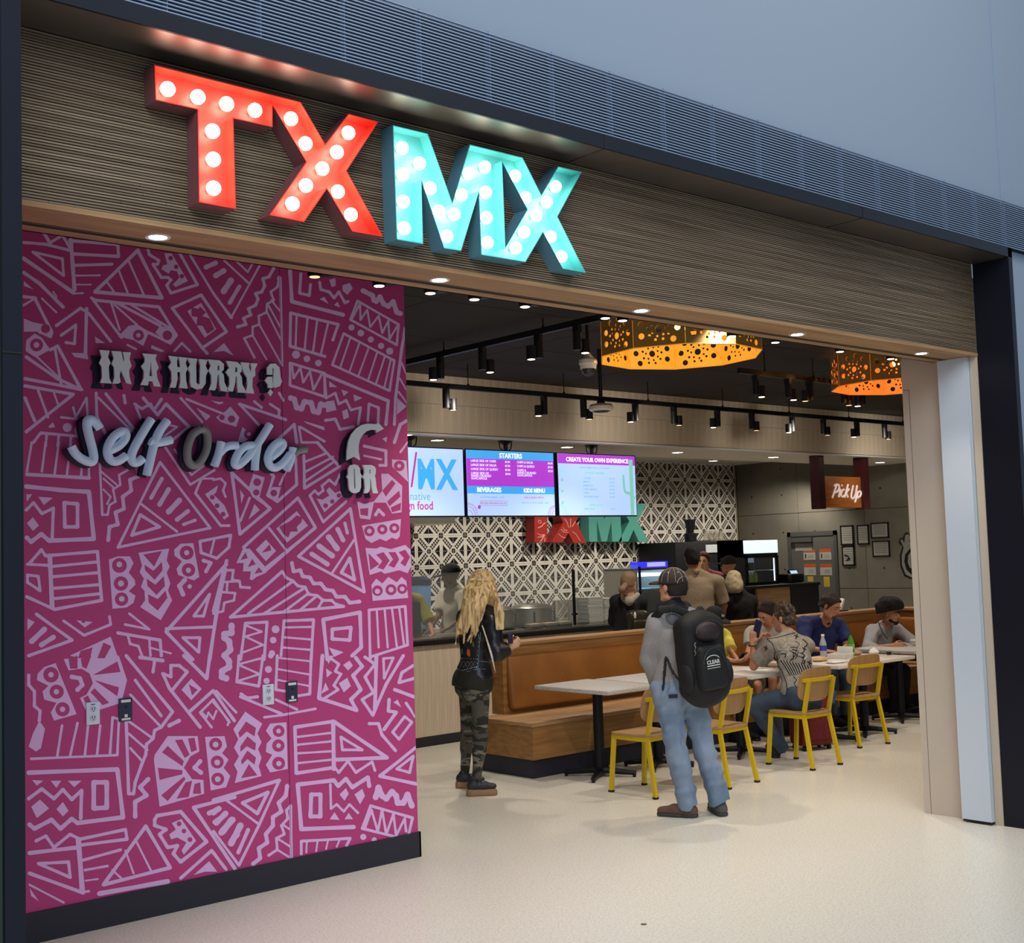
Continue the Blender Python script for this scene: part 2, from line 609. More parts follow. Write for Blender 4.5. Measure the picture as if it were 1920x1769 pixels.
P 1025 510 1065 505 1080 580 1045 595
P 840 690 990 705 990 730 850 765
P 860 860 1000 745 1010 760 900 895
P 955 880 1010 780 1050 770 1030 870
P 1055 850 1065 790 1100 780 1105 850
S24 1100 650 1065 690 1105 720
F 1130 500 1250 495 1265 560 1235 600 1275 640 1245 690 1285 740 1260 810 1165 830
Q 1195 545 40
Q 1205 655 40
Q 1208 760 40
L 1195 547 18
L 1205 657 18
L 1208 760 18
S18 645 0 930 345 860 440 820 460 810 510 770 545 765 610 740 670 700 780 690 850 660 850 645 410
S16 700 150 860 370
S14 670 240 850 430
S14 655 400 810 510
S14 660 480 775 580
S14 670 570 745 650
S24 780 760 730 810 770 860 700 900 700 990
S20 730 10 870 30
S18 820 30 810 100
S20 1000 0 1140 140 1160 0
S18 870 110 910 200 1100 440
S18 870 110 920 130 920 60 970 60 1020 100 930 210
F 985 210 1045 140 1110 205 1045 275
P 1030 175 1085 210 1050 245
S18 1040 340 1180 215 1310 400
S14 1100 350 1180 270 1280 410
S14 1100 350 1170 440
S12 1110 350 1140 380 1150 350 1180 390 1200 340
S22 910 430 970 400
S20 1313 870 1060 935 1313 1310
S26 1155 970 1215 940
S26 1190 1025 1255 975
S32 1230 1090 1300 1010
S28 1290 1150 1330 1100
S18 980 1370 1170 1200 1255 1310
F 1060 1350 1155 1265 1205 1330 1130 1330
S26 480 1465 900 1390
T 400 1230 3.765
S40 80 0 110 40 110 80 60 110 60 150 90 160
S18 180 0 165 185 320 215 350 0
S14 180 60 330 20
S14 190 70 325 130 170 180
L 405 0 20
L 388 97 25
L 375 178 22
S18 450 0 440 240 500 250
S18 690 0 680 270 590 285
S12 455 15 690 40
S12 455 95 690 135
S12 450 170 680 215
S24 770 0 745 300 1010 385 970 310 1040 240 985 140 1050 75 1005 15
S18 830 20 885 60 860 110 900 130 850 210 880 240 770 310
F 915 65 960 35 985 70 950 105
F 885 195 945 155 970 215 920 260
F 800 0 850 0 810 60
F 795 90 840 120 800 155
F 790 190 815 240 760 270
S20 1070 10 1140 60 1070 150 1130 260 1050 310 1125 420 1220 200 1340 0
S24 1150 0 1140 380
C16 1200 20 1270 15 1205 160
S20 1410 70 1330 120 1310 190 1420 160
S22 1280 240 1415 290
F 1270 330 1300 310 1325 365
S22 1240 310 1235 390 1290 400 1205 520
S20 1100 480 1165 480 1190 560 1285 670
C18 1350 430 1400 470 1310 590 1265 540
S18 1360 335 1425 430
F 225 395 345 480 310 550 340 610 315 660 340 720 320 780 340 850 150 900 170 820 145 770 180 710 145 650 175 590 140 520
P 175 545 230 465 300 510 290 570 235 535 185 580
P 190 640 240 570 300 620 295 670 235 640 190 680
P 195 740 240 670 300 720 290 770 240 730 200 770
P 195 865 250 765 310 845
F 370 530 400 480 515 470 525 800 400 825 370 770 415 700 370 680 375 620 410 585
Q 460 532 42
Q 458 635 44
Q 460 760 46
L 460 532 17
L 460 635 17
L 462 762 19
S18 620 1400 620 1310 965 1290 940 1340
S12 660 1310 655 1390
S12 735 1310 725 1380
S12 810 1300 795 1365
S12 890 1300 870 1350
S22 840 465 575 505 585 830 850 790
S26 845 465 850 800
S14 585 575 830 545
S14 585 630 830 605
S14 585 690 830 675
S14 585 760 830 735
S24 850 465 1225 720 850 735
C18 900 575 1050 665 910 665
S18 850 780 885 825 950 745 1005 825 1120 750 1140 810
S22 1430 650 1175 850 1430 905
C18 1410 710 1385 825 1295 800
S36 1145 1000 1165 930 1190 990 1220 1010 1260 960 1290 990 1300 1040 1340 1040 1370 980 1400 1060
S26 990 1210 620 1225 595 910 850 880 880 920 935 870 980 930 1090 860 1100 920
S16 825 910 830 1080 870 1050 920 1100 960 1050 1020 1110
C26 690 980 755 980 755 1135 685 1135
F 890 980 935 935 955 975 925 1025
F 995 980 1050 940 1070 990 1035 1050
F 820 1155 855 1105 890 1160
F 925 1155 955 1110 985 1155
C18 1110 1060 1405 1145 1370 1300 1050 1220
S16 1070 1215 1115 1090 1160 1240 1190 1090 1220 1260 1270 1120 1290 1270 1350 1150 1360 1240
L 1057 1280 22
L 1135 1300 18
S22 0 1020 465 880
S18 465 880 320 1200 180 1480 0 1240
S16 90 1020 320 1190
C22 385 965 310 1115 205 1040
S32 0 1110 40 1080
S36 20 1180 85 1115
S42 65 1240 130 1160
S40 125 1325 190 1200
S24 175 1390 245 1230
S18 0 1390 90 1510
S26 520 920 510 990 460 1040 480 1100 420 1140 420 1200 370 1260 380 1320 320 1360 330 1430 280 1470
S18 545 1060 550 1430
S18 545 1060 515 1090 525 1150 480 1200 500 1260 445 1290 450 1370 390 1410
S14 500 1200 545 1230
S14 450 1290 545 1350
S14 450 1370 530 1420
S16 20 250 160 400
S14 0 330 110 460 100 490
S20 195 270 240 300 310 290
S18 190 290 480 410
S16 440 310 590 380
S16 360 435 480 420 720 375
"""
def build_mural(parent, YW, xmax, xmin, mats):
    """lays every traced shape out on the wall plane, then cuts them into one flat non-overlapping mesh"""
    org = (0, 0, 1); polys = []; lay = []
    def poly(pts, l):
        P = []
        for x, y in pts:
            p = on(org[0]+x/org[2], org[1]+y/org[2], 1, YW); P.append((min(max(p.x, xmin+.001), xmax-.001), min(max(p.z, .06), CZ-.001)))
        a = sum(P[i-1][0]*P[i][1]-P[i][0]*P[i-1][1] for i in range(len(P)))
        if abs(a) < 1e-5: return
        polys.append(P if a > 0 else P[::-1]); lay.append(l)
    def circ(x, y, r, l, n=14): poly([(x+r*math.cos(2*math.pi*i/n+.1), y+r*math.sin(2*math.pi*i/n+.1)) for i in range(n)], l)
    def stroke(P, w, closed):
        h = w*.60; n = len(P)
        for i in range(n if closed else n-1):
            (x0, y0), (x1, y1) = P[i], P[(i+1) % n]; L = math.hypot(x1-x0, y1-y0) or 1; nx, ny = -(y1-y0)/L*h, (x1-x0)/L*h
            xm, ym = (x0+x1)/2, (y0+y1)/2; k = .85
            poly([(x0+nx, y0+ny), (xm+nx*k, ym+ny*k), (x1+nx, y1+ny), (x1-nx, y1-ny), (xm-nx*k, ym-ny*k), (x0-nx, y0-ny)], 1)
        for x, y in P: circ(x, y, h*1.02, 1, 7)
    for ln in MURAL.strip().splitlines():
        t = ln.split(); c = t[0]; v = [float(q) for q in t[1:]]
        if c == 'T': org = v; continue
        P = list(zip(v[::2], v[1::2]))
        if c == 'F': poly(P, 1)
        elif c == 'P': poly(P, 2)
        elif c == 'L': circ(*v, 3)
        elif c == 'Q': circ(*v, 2, 16)
        else: stroke(P, float(c[1:]), c[0] == 'C')
    V = [Vector(p) for P in polys for p in P]; F = []; k = 0
    for P in polys: F.append(list(range(k, k+len(P)))); k += len(P)
    ov, oe, of, o1, o2, o3 = geometry.delaunay_2d_cdt(V, [], F, 1, 1e-5)
    keep = []
    for f, src in zip(of, o3):
        if not src: continue
        top = max(lay[q] for q in src)
        if top in (1, 3): keep.append(tuple(f))
    me = bpy.data.meshes.new('mural_print'); me.from_pydata([(p.x, YW-.0012, p.y) for p in ov], [], keep)
    me.materials.append(mats[0]); me.update()
    if me.polygons and me.polygons[0].normal.y > 0: me.flip_normals()
    link('mural_print', me, parent, kind='stuff', label='lilac hand-drawn pattern of triangles, bars, rings and zigzags')
# ================================================================ materials of the shell
M_floor = mix_noise(mat('terrazzo', 'DAD6CA', .33, spec=.45), 'CDC7B8', (70, 70, 70), 2, .45, .6)
mix_noise(M_floor, 'EFEAE0', (150, 150, 150), 1, .64, .67); mix_noise(M_floor, '8C7D6A', (170, 170, 170), 1, .69, .71)
M_floor.node_tree.nodes['Principled BSDF'].inputs['Roughness'].default_value = .3
M_pink = mat('magenta_paint', 'B63A78', .55); M_lilac = mat('lilac_print', 'DBB2DE', .55)
M_dark = mat('charcoal_metal', '1E212C', .42, .6); M_base = mat('charcoal_baseboard', '22222E', .5)
M_reveal = mix_noise(mat('bronze_reveal_metal', '8A7E76', .36, .9), '958A82', (3, 3, 60), 2, .3, .7)
M_conc_wall = mat('blue_grey_wall', '828F9E', .7)
M_oak = mix_noise(mat('light_oak', 'A9845A', .5), '8E6A44', (1.5, 14, 40), 5, .35, .65)
M_slat = mix_noise(mat('slat_wood', '7E6B56', .6), '66543F', (1.2, 5, 96), 1, .42, .62)
mix_noise(M_slat, '8E7A62', (.8, 5, 97), 0, .6, .68)
M_slatgap = mat('slat_gap', '2A221B', .9)
M_grille = mat('grille_metal', '8293AB', .4, .3); M_gback = mat('grille_backing', '11151F', .9)
M_ceil = mat('dark_ceiling', '25211F', .9)
M_cream = mix_noise(mat('cream_tile', 'C9BCA8', .55), 'BCAE99', (60, 60, 2), 3, .4, .6)
M_cream2 = mat('cream_panel', 'B8AB9C', .6); M_white = mat('white_paint', 'C9C8C4', .6)
M_bwhite = mat('white_door_panel', 'BCC6CF', .6)
M_concrete = mix_noise(mat('concrete', '736F66', .8), '625F57', (1.5, 1.5, 1.5), 6, .35, .65, bump=.15)
M_joint = mat('joint_dark', '1E1D1B', .9)
M_tilew = mat('tile_ivory', 'DAD6CC', .35); M_tilek = mat('tile_ink', '15141F', .35)
M_black = mat('black_plastic', '0C0D12', .5); M_blackm = mat('black_metal', '0E1016', .45, .4)
M_steel = mat('stainless', 'A9A59C', .28, .9); M_led = mat('lamp_glow', 'FFF1DA', .5, emit='FFF0D8', es=14)
M_yel = mat('yellow_steel', 'C8AB12', .38); M_ply = mix_noise(mat('plywood_seat', 'A88459', .5), '9A774F', (40, 3, 3), 4, .35, .65)
M_leather = mix_noise(mat('tan_leather', '8F5C26', .42), '80501F', (4, 4, 4), 4, .35, .65)
M_stone = mix_noise(mat('speckled_stone', 'BAB7B1', .4), '8A8681', (160, 160, 160), 2, .55, .62); mix_noise(M_stone, 'D8D4CC', (190, 190, 190), 1, .64, .69)
M_stonew = mat('pale_stone', 'CFC8BC', .35)
M_glow = mat('bulb_glow', 'FFF4E0', .5, emit='FFF3DE', es=11)
M_paper = mat('paper', 'DAD8D2', .8)

FY, WY, JX, LX = 3.908, 4.161, 7.75, 1.413       # frame face, wood face, right jamb, left reveal
ZR, ZL, SB = 3.67, 3.066, 4.478                  # reveal soffit, lintel underside, its back edge
CZ, PY, PX = 3.60, 6.386, 4.718                  # dark ceiling, pink wall face, its right end
BY, BZ, TY, CX, KZ, SY = 9.5, 3.02, 13.2, 16.47, 3.225, 10.64

# ---- floor: one terrazzo floor in and out
f = MB().box((-9, -7, -.12), (24, 18, 0)); struct(tag(f.build('floor', M_floor), 'beige speckled terrazzo floor running from the walkway into the restaurant', 'floor'))
# ---- concourse wall: over the grille, beside the right jamb, beside the left post
w = MB(); w.box((-8, 3.96, 4.05), (24, 4.1, 9.0)); w.box((7.86, 3.96, 0), (24, 4.1, 4.05)); w.box((-8, 3.96, 0), (1.335, 4.1, 4.05))
cw = struct(tag(w.build('wall_front', M_conc_wall), 'blue grey concourse wall above and beside the shop front', 'wall'))
for x in (7.88, 1.0, 13.0):
    pass
j = MB(); j.box((7.795, 3.955, 4.05), (7.802, 3.961, 9)); j.box((2.2, 3.955, 4.05), (2.206, 3.961, 9)); j.build('panel_joint', mat('wall_joint', '7F92A8', .8), cw)
# concourse closing surfaces far behind the camera keep the reflections calm
# ---- dark steel frame
m = MB(); m.box((1.352, FY, 0), (LX, WY+.1, ZR+.06)); fp = m.build('trim_1', M_dark); struct(tag(fp, 'dark blue steel post at the left end of the shop front', 'post'))
m = MB(); m.box((1.335, 3.93, 0), (1.352, 3.97, 4.05)); m.build('edge_strip', mat('green_edge', '2C3A33', .5), fp)
m = MB(); m.box((1.350, FY-.003, 2.508), (LX+.001, FY, 2.513)); m.build('seam', M_joint, fp)
m = MB(); m.box((JX, FY, 0), (7.80, WY-.001, ZR+.06)); fr = m.build('trim_2', M_dark); struct(tag(fr, 'dark blue steel post at the right end of the shop front', 'post'))
m = MB(); m.box((JX-.003, FY, 2.42), (7.801, FY+.0, 2.425)); 
m = MB(); m.box((1.352, FY, ZR), (7.80, FY+.012, ZR+.065)); tb = m.build('trim_3', mat('frame_band', '23272F', .4, .6)); struct(tag(tb, 'slim dark steel band under the louvre grille', 'frame band'))
m = MB(); m.box((LX, FY+.012, ZR), (JX, WY+.02, ZR+.02)); m.build('soffit_panel', M_reveal, tb)
m = MB()
for x in (4.04, 6.1): m.box((x, FY+.012, ZR-.0015), (x+.006, WY, ZR)); m.box((x, FY-.002, ZR), (x+.005, FY, ZR+.065))
m.build('seam', M_joint, tb)
# ---- louvre grille
gr = thing('louvre_grille', 'long blue grey louvre grille above the shop front', 'grille', (4.6, FY+.03, 3.9)); gr['kind'] = 'structure'
g0 = Vector(gr.location)
def LB(mb, a, b, mi=0): return mb.box([a[i]-g0[i] for i in range(3)], [b[i]-g0[i] for i in range(3)], mi)
m = MB(); LB(m, (1.352, FY+.045, ZR+.065), (8.6, FY+.05, 4.05)); m.build('backing', M_gback, gr)
m = MB(); n = 22
for i in range(n):
    z = ZR+.068+(4.05-ZR-.07)*i/n; LB(m, (1.352, FY+.004, z), (8.6, FY+.013, z+.0052))
m.build('louvre_blades', M_grille, gr, kind='stuff')
k = 0
for x in np.arange(1.55, 8.6, .365):
    m = MB(); LB(m, (x, FY+.010, ZR+.065), (x+.004, FY+.04, 4.05)); m.build('mullion', M_grille, gr)
# ---- wood slat fascia and lintel
m = MB(); m.box((LX, WY+.012, ZL), (JX, SB, ZR+.3)); fa = m.build('wall_fascia', M_slatgap); struct(tag(fa, 'fascia of thin stacked wood slats carrying the big lit sign', 'fascia'))
m = MB(); n = 58; pitch = (ZR-ZL)/n
for i in range(n):
    z = ZL+pitch*i; x = LX
    off = random.uniform(0, 1.2); xs = [LX]+[LX+off+1.7*q for q in range(5) if LX+off+1.7*q < JX-.1]+[JX]
    for a, b in zip(xs, xs[1:]): m.box((a, WY, z+.0005), (b-.0012, WY+.014, z+pitch*.66))
m.build('wood_slats', M_slat, fa, kind='stuff')
m = MB(); m.box((LX, WY-.004, ZL-.012), (JX, WY+.018, ZL+.008)); m.box((LX, WY+.018, ZL-.012), (JX, 4.375, ZL)); m.box((LX, 4.40, ZL-.012), (JX, SB, ZL+.0)); m.box((LX, SB-.012, ZL-.012), (JX, SB+.0, CZ))
m.box((LX, 4.375, ZL-.002), (JX, 4.40, ZL)); m.build('oak_underside', M_oak, fa)
m = MB(); m.box((LX, 4.366, ZL-.0128), (JX, 4.394, ZL-.0115)); m.box((LX, 4.352, ZL-.0135), (JX, 4.356, ZL-.011)); m.build('door_track', M_joint, fa)
# ---- right jamb: oak edge, sliding white panels
m = MB(); m.box((JX-.008, WY, 0), (JX+.0, WY+.055, ZL-.012)); jt = m.build('trim_4', mat('pale_jamb', 'B9AA96', .6)); struct(tag(jt, 'pale vertical edge strip of the right jamb', 'jamb'))
pn = struct(tag(MB().box((7.700, 4.218, .022), (7.742, 4.425, ZL-.014)).build('door_1', M_bwhite), 'white folded partition panel in the right jamb', 'door panel'))
MB().box((7.705, 4.222, .008), (7.74, 4.42, .024)).build('seal', M_black, pn)
w = MB(); w.box((7.79, 4.425, 0), (7.95, 4.752, CZ)); w.box((7.762, WY+.056, 0), (7.95, 4.425, CZ))
wj = struct(tag(w.build('wall_jamb', M_cream2), 'off white end wall at the right of the opening', 'wall'))
m = MB(); m.box((7.7885, 4.70, .0), (7.7905, 4.703, 2.9)); m.box((7.7885, 4.703, 2.895), (7.7905, 4.74, 2.899)); m.build('pocket_outline', mat('outline', '6F675E', .8), wj)
w = MB(); w.box((7.94, 4.69, 0), (CX+.1, 4.75, CZ)); struct(tag(w.build('wall_near', M_cream2), 'cream inner face of the front wall right of the opening', 'wall'))
# ---- left side
w = MB(); w.box((LX-.06, WY+.1, 0), (LX, PY, CZ)); struct(tag(w.build('wall_left', M_pink), 'narrow magenta wall return behind the left post', 'wall'))
w = MB(); w.box((LX-.06, PY, 0), (PX, PY+.14, CZ)); pw = struct(tag(w.build('wall_mural', M_pink), 'magenta wall with lilac hand-drawn pattern and self order lettering', 'wall'))
build_mural(pw, PY, PX, LX, [M_lilac, M_pink])
m = MB(); m.box((3.8125, PY-.0022, .15), (3.8145, PY-.0001, CZ)); m.build('paper_seam', mat('pink_seam', '6E1F4A', .7), pw)
m = MB(); m.box((LX, PY-.012, 0), (PX+.012, PY, .152)); m.box((PX, PY-.012, 0), (PX+.012, PY+.14, .152)); struct(tag(m.build('baseboard_left', M_base), 'black baseboard under the magenta wall', 'baseboard'))
w = MB(); w.box((PX-.14, PY+.14, 0), (PX, TY, CZ)); struct(tag(w.build('wall_kitchen_side', M_white), 'white kitchen side wall behind the magenta wall', 'wall'))
# ---- dark ceiling
w = MB(); w.box((LX-.1, SB, CZ), (CX+.1, BY+.1, CZ+.1)); ce = struct(tag(w.build('ceiling', M_ceil), 'dark brown ceiling over the dining area', 'ceiling'))
m = MB()
for x in np.arange(5.2, 16, 1.83): m.box((x, SB, CZ-.0015), (x+.006, BY, CZ))
for y in (6.7, 7.9): m.box((PX, y, CZ-.0015), (CX, y+.006, CZ))
m.build('board_joint', mat('ceil_joint', '151210', .9), ce)
# ---- bulkhead over the counter, faced with tall cream tiles in two rows
w = MB(); w.box((PX, BY+.012, BZ), (CX, BY+.12, CZ)); bk = struct(tag(w.build('wall_bulkhead', mat('bulkhead_core', '8A7B6A', .8)), 'cream tiled bulkhead over the serving counter', 'bulkhead'))
tm = MB().box((0, 0, 0), (.1045, .012, .284)).mesh('tile', M_cream); zz = [BZ+.012, BZ+.299]
for r in range(2):
    for i in range(int((CX-6.4)/.106)):
        o = link('tile', tm, bk); o.location = (6.4+i*.106+.03*r, BY, zz[r]); o.scale = (1, 1, 1)
m = MB(); m.box((PX, BY-.004, BZ-.004), (CX, BY+.12, BZ+.012)); m.build('bottom_bead', M_white, bk)
w = MB(); w.box((PX, BY, BZ), (CX, SY, BZ+.02)); w.box((PX, SY-.02, BZ+.02), (CX, SY, KZ)); w.box((PX, SY-.02, KZ), (CX, TY, KZ+.05))
kc = struct(tag(w.build('ceiling_kitchen', mat('kitchen_ceiling', 'C6BEB0', .8)), 'low white ceiling over counter and kitchen', 'ceiling'))
# ---- geometric tiled back wall
w = MB(); w.box((PX, TY+.009, 0), (CX, TY+.1, KZ)); tw = struct(tag(w.build('wall_back', mat('grout', '8D8676', .9)), 'kitchen back wall of black and ivory geometric tiles', 'wall'))
T = .2055
def tile_mb():
    g = .0018; m = MB(); m.box((g, 0, g), (T-g, .009, T-g), 0)
    s = T; e = .0006
    def pl(pts): m.add([(p[0]*s, -e, p[1]*s) for p in pts], [tuple(range(len(pts)))], 1)
    pl([(.015, .015), (.17, .015), (.20, .08), (.14, .10), (.19, .19), (.10, .14), (.08, .20), (.015, .17)])   # corner A
    pl([(.985, .985), (.84, .985), (.86, .89), (.91, .86), (.985, .84)][::1])                                    # corner B
    pl([(.985, .13), (.985, .54), (.58, .13)]); pl([(.13, .985), (.13, .58), (.54, .985)])
    for q in range(5):
        a = .215+q*.125
        pl([(a-.03, a+.22), (a-.11, a+.02), (a+.095, a+.085)]) ; pl([(a+.22, a-.03), (a+.085, a+.095), (a+.02, a-.11)])
    return m
def rot_tile(k):
    m = tile_mb()
    if k[0]: m.v = [(T-x, y, z) for x, y, z in m.v]; m.f = [tuple(reversed(f)) for f in m.f]
    if k[1]: m.v = [(x, y, T-z) for x, y, z in m.v]; m.f = [tuple(reversed(f)) for f in m.f]
    return m
TM = {k: rot_tile(k).mesh('wall_tile', [M_tilew, M_tilek]) for k in ((0, 0), (1, 0), (0, 1), (1, 1))}
rest = MB(); nt = 0; x0 = 14.365; z0 = 2.965
for i in range(-26, 11):
    for jj in range(-10, 2):
        x = x0+i*T; z = z0+jj*T
        if x+T > CX+.001 or z > KZ: continue
        kx, kz = (i % 2), (jj % 2); px, py = proj((x+T/2, TY, z+T/2))
        if px < 760: continue
        hid = (z+T > KZ) or (py > 1172) or (px < 1178 and py < 950) or (px > 1385)
        if not hid and nt < 300:
            o = link('tile', TM[(kx, kz)], tw); o.location = (x, TY, z); nt += 1
        else:
            t = rot_tile((kx, kz)); rest.add([(p[0]+x, p[1]+TY, min(p[2]+z, KZ-.001)) for p in t.v], t.f, 0); rest.m[-len(t.f):] = t.m
rest.build('more_tiles', [M_tilew, M_tilek], tw, kind='stuff')
# ---- board-formed concrete side wall: panels with recessed joints and tie holes
w = MB(); w.box((CX+.014, 4.75, 0), (CX+.12, TY+.1, KZ+.4)); cwl = struct(tag(w.build('wall_right', M_joint), 'dark grey board-marked concrete side wall with tie holes', 'wall'))
for a in range(7):
    y1 = TY-1.2*a; y0 = max(y1-1.2, 4.75)
    for z0_, z1_ in ((0, 1.19), (1.19, 2.38), (2.38, 3.6)):
        m = MB().box((CX, y0+.004, z0_+.004), (CX+.014, y1-.004, z1_-.004)); p = m.build('concrete_panel', M_concrete, cwl)
m = MB()
for a in range(7):
    for dy in (.3, .9):
        for z in (.3, .89, 1.49, 2.08, 2.68, 3.1):
            y = TY-1.2*a-dy
            if y > 5: m.lathe((CX-.001, y, z), [(.001, 0), (.016, .0005), (.012, .002)], 8, 0, Matrix.Rotation(math.radians(-90), 3, 'Y'))
m.build('tie_holes', M_joint, cwl, kind='stuff')
# ================================================================ marquee letters
M_red = mat('marquee_red', 'E8402E', .4); M_redin = mat('marquee_red_inner', 'E8483A', .45)
M_aqua = mat('marquee_aqua', '56BDBB', .4); M_aquain = mat('marquee_aqua_inner', '66C3C6', .45)
SF = 4.075                                                      # front rim of the letter cans
def sg(x, y, v=SF): p = on(x, y, 1, v); return (p.x, p.z)
TX = [(289, 121), (564, 190.8), (609.8, 270.2), (653.3, 212.9), (709.8, 228.2), (650.2, 320.5), (718.2, 444.2), (660.2, 434.3), (612.8, 354.9), (570.1, 416.7), (504.4, 403.7), (573.9, 303.7), (511.3, 198.4), (511.3, 238.9), (437.9, 222.8), (442.7, 392.4), (372.6, 379.7), (370.1, 205.8), (291.2, 188)]
MX = [(736.3, 234.2), (802.3, 250.1), (848.2, 379.9), (880.7, 270.6), (980, 295.1), (1015.1, 365.3), (1046.4, 311.9), (1090.6, 322.6), (1045.6, 406.5), (1098.3, 511.8), (1054.8, 504.2), (1018.1, 436.3), (985.3, 492), (902.1, 478.3), (898, 360), (864.8, 470.9), (832.4, 466.1), (790.4, 338.7), (793.6, 458.2), (743.7, 449.5)]
MXH = [(941.8, 305), (988.4, 392.8), (947.9, 463.8)]
B1 = [(314.5, 167), (371, 182), (425, 195), (478, 207), (398.6, 246), (400, 299), (400.5, 353), (545.6, 222.8), (572.8, 269.4), (653.3, 249.2), (631.6, 285.4), (604.4, 316.4), (573.6, 348), (548.4, 382.4), (633.4, 359.5), (657.9, 402.7)]
B2 = [(754, 277.8), (786.5, 306.3), (755.1, 327.6), (756.1, 378.3), (758, 428.1), (806.7, 353), (822.9, 396.5), (837.9, 443.2), (851.4, 402), (864.8, 365.6), (879, 325.3), (909.1, 313.4), (910.7, 360.9), (912.3, 408.4), (913.9, 455), (966.2, 330.2), (985.6, 370.7), (1041.8, 350), (1025, 379), (1005.9, 404.2), (982.6, 435.5), (967, 465.3), (1032.6, 443.9), (1052.8, 481.3)]
def inset(P, d):
    n = len(P); A = sum(P[i][0]*P[(i+1) % n][1]-P[(i+1) % n][0]*P[i][1] for i in range(n)); sgn = 1 if A > 0 else -1; out = []
    for i in range(n):
        a, b, c = P[i-1], P[i], P[(i+1) % n]
        e1 = Vector((b[0]-a[0], b[1]-a[1])).normalized(); e2 = Vector((c[0]-b[0], c[1]-b[1])).normalized()
        n1 = Vector((-e1.y, e1.x))*sgn; n2 = Vector((-e2.y, e2.x))*sgn; k = (n1+n2); k = k/max(.35, k.dot(n1)) if k.length > .2 else n1
        out.append((b[0]+k.x*d, b[1]+k.y*d))
    return out
def marquee(name, label, out, hole, bulbs, m_out, m_in, floor_y, m_ret):
    root = thing(name, label, 'sign', (0, 0, 0), group=None)
    P = [sg(*p) for p in out]; H = [[sg(*p) for p in hole]] if hole else []
    fr = (Vector((0, WY, 0)), UX, UZ, -UY); m = MB(); t = .004
    # side walls (outer and inner skins) with a thin rim
    for loop, d in [(P, t)]+[(h, -t) for h in H]:
        Q = inset(loop, d) if d > 0 else inset(loop, d)
        n = len(loop)
        for i in range(n):
            a, b, qa, qb = loop[i], loop[(i+1) % n], Q[i], Q[(i+1) % n]
            y0, y1 = SF, WY
            m.add([(a[0], y0+.004, a[1]), (b[0], y0+.004, b[1]), (b[0], y1, b[1]), (a[0], y1, a[1])], [(0, 1, 2, 3)], 1)
            m.add([(qa[0], y0, qa[1]), (qb[0], y0, qb[1]), (qb[0], y1, qb[1]), (qa[0], y1, qa[1])], [(3, 2, 1, 0)])
            m.add([(a[0], y0, a[1]), (b[0], y0, b[1]), (qb[0], y0, qb[1]), (qa[0], y0, qa[1])], [(0, 1, 2, 3)])
    m.build('side_wall', [m_out, m_ret], root)
    m = MB(); Pi = inset(P, t*.5); Hi = [inset(h, -t*.5) for h in H]
    m.prism(Pi, (Vector((0, floor_y, 0)), UX, UZ, -UY), .004, 0, holes=Hi); m.build('back_panel', m_in, root)
    bm_ = MB().sphere((0, 0, 0), .027, 0, 14).mesh('bulb', M_glow); sm = MB().tube([(0, .0, 0), (0, .028, 0)], .012, 10).mesh('socket', M_steel)
    for (x, y) in bulbs:
        c = on(x, y, 1, floor_y-.04)
        o = link('bulb', bm_, root); o.location = c
        s = link('socket', sm, o); s.location = (0, .012, 0)
    return root
marquee('marquee_sign', 'red bulb-lit marquee letters TX on the wood slat fascia', TX, None, B1, M_red, M_redin, SF+.062, mat('return_mauve', '7A4A4C', .5))
marquee('marquee_sign', 'aqua bulb-lit marquee letters MX on the wood slat fascia', MX, MXH, B2, M_aqua, M_aquain, SF+.062, mat('return_slate', '56808E', .5))

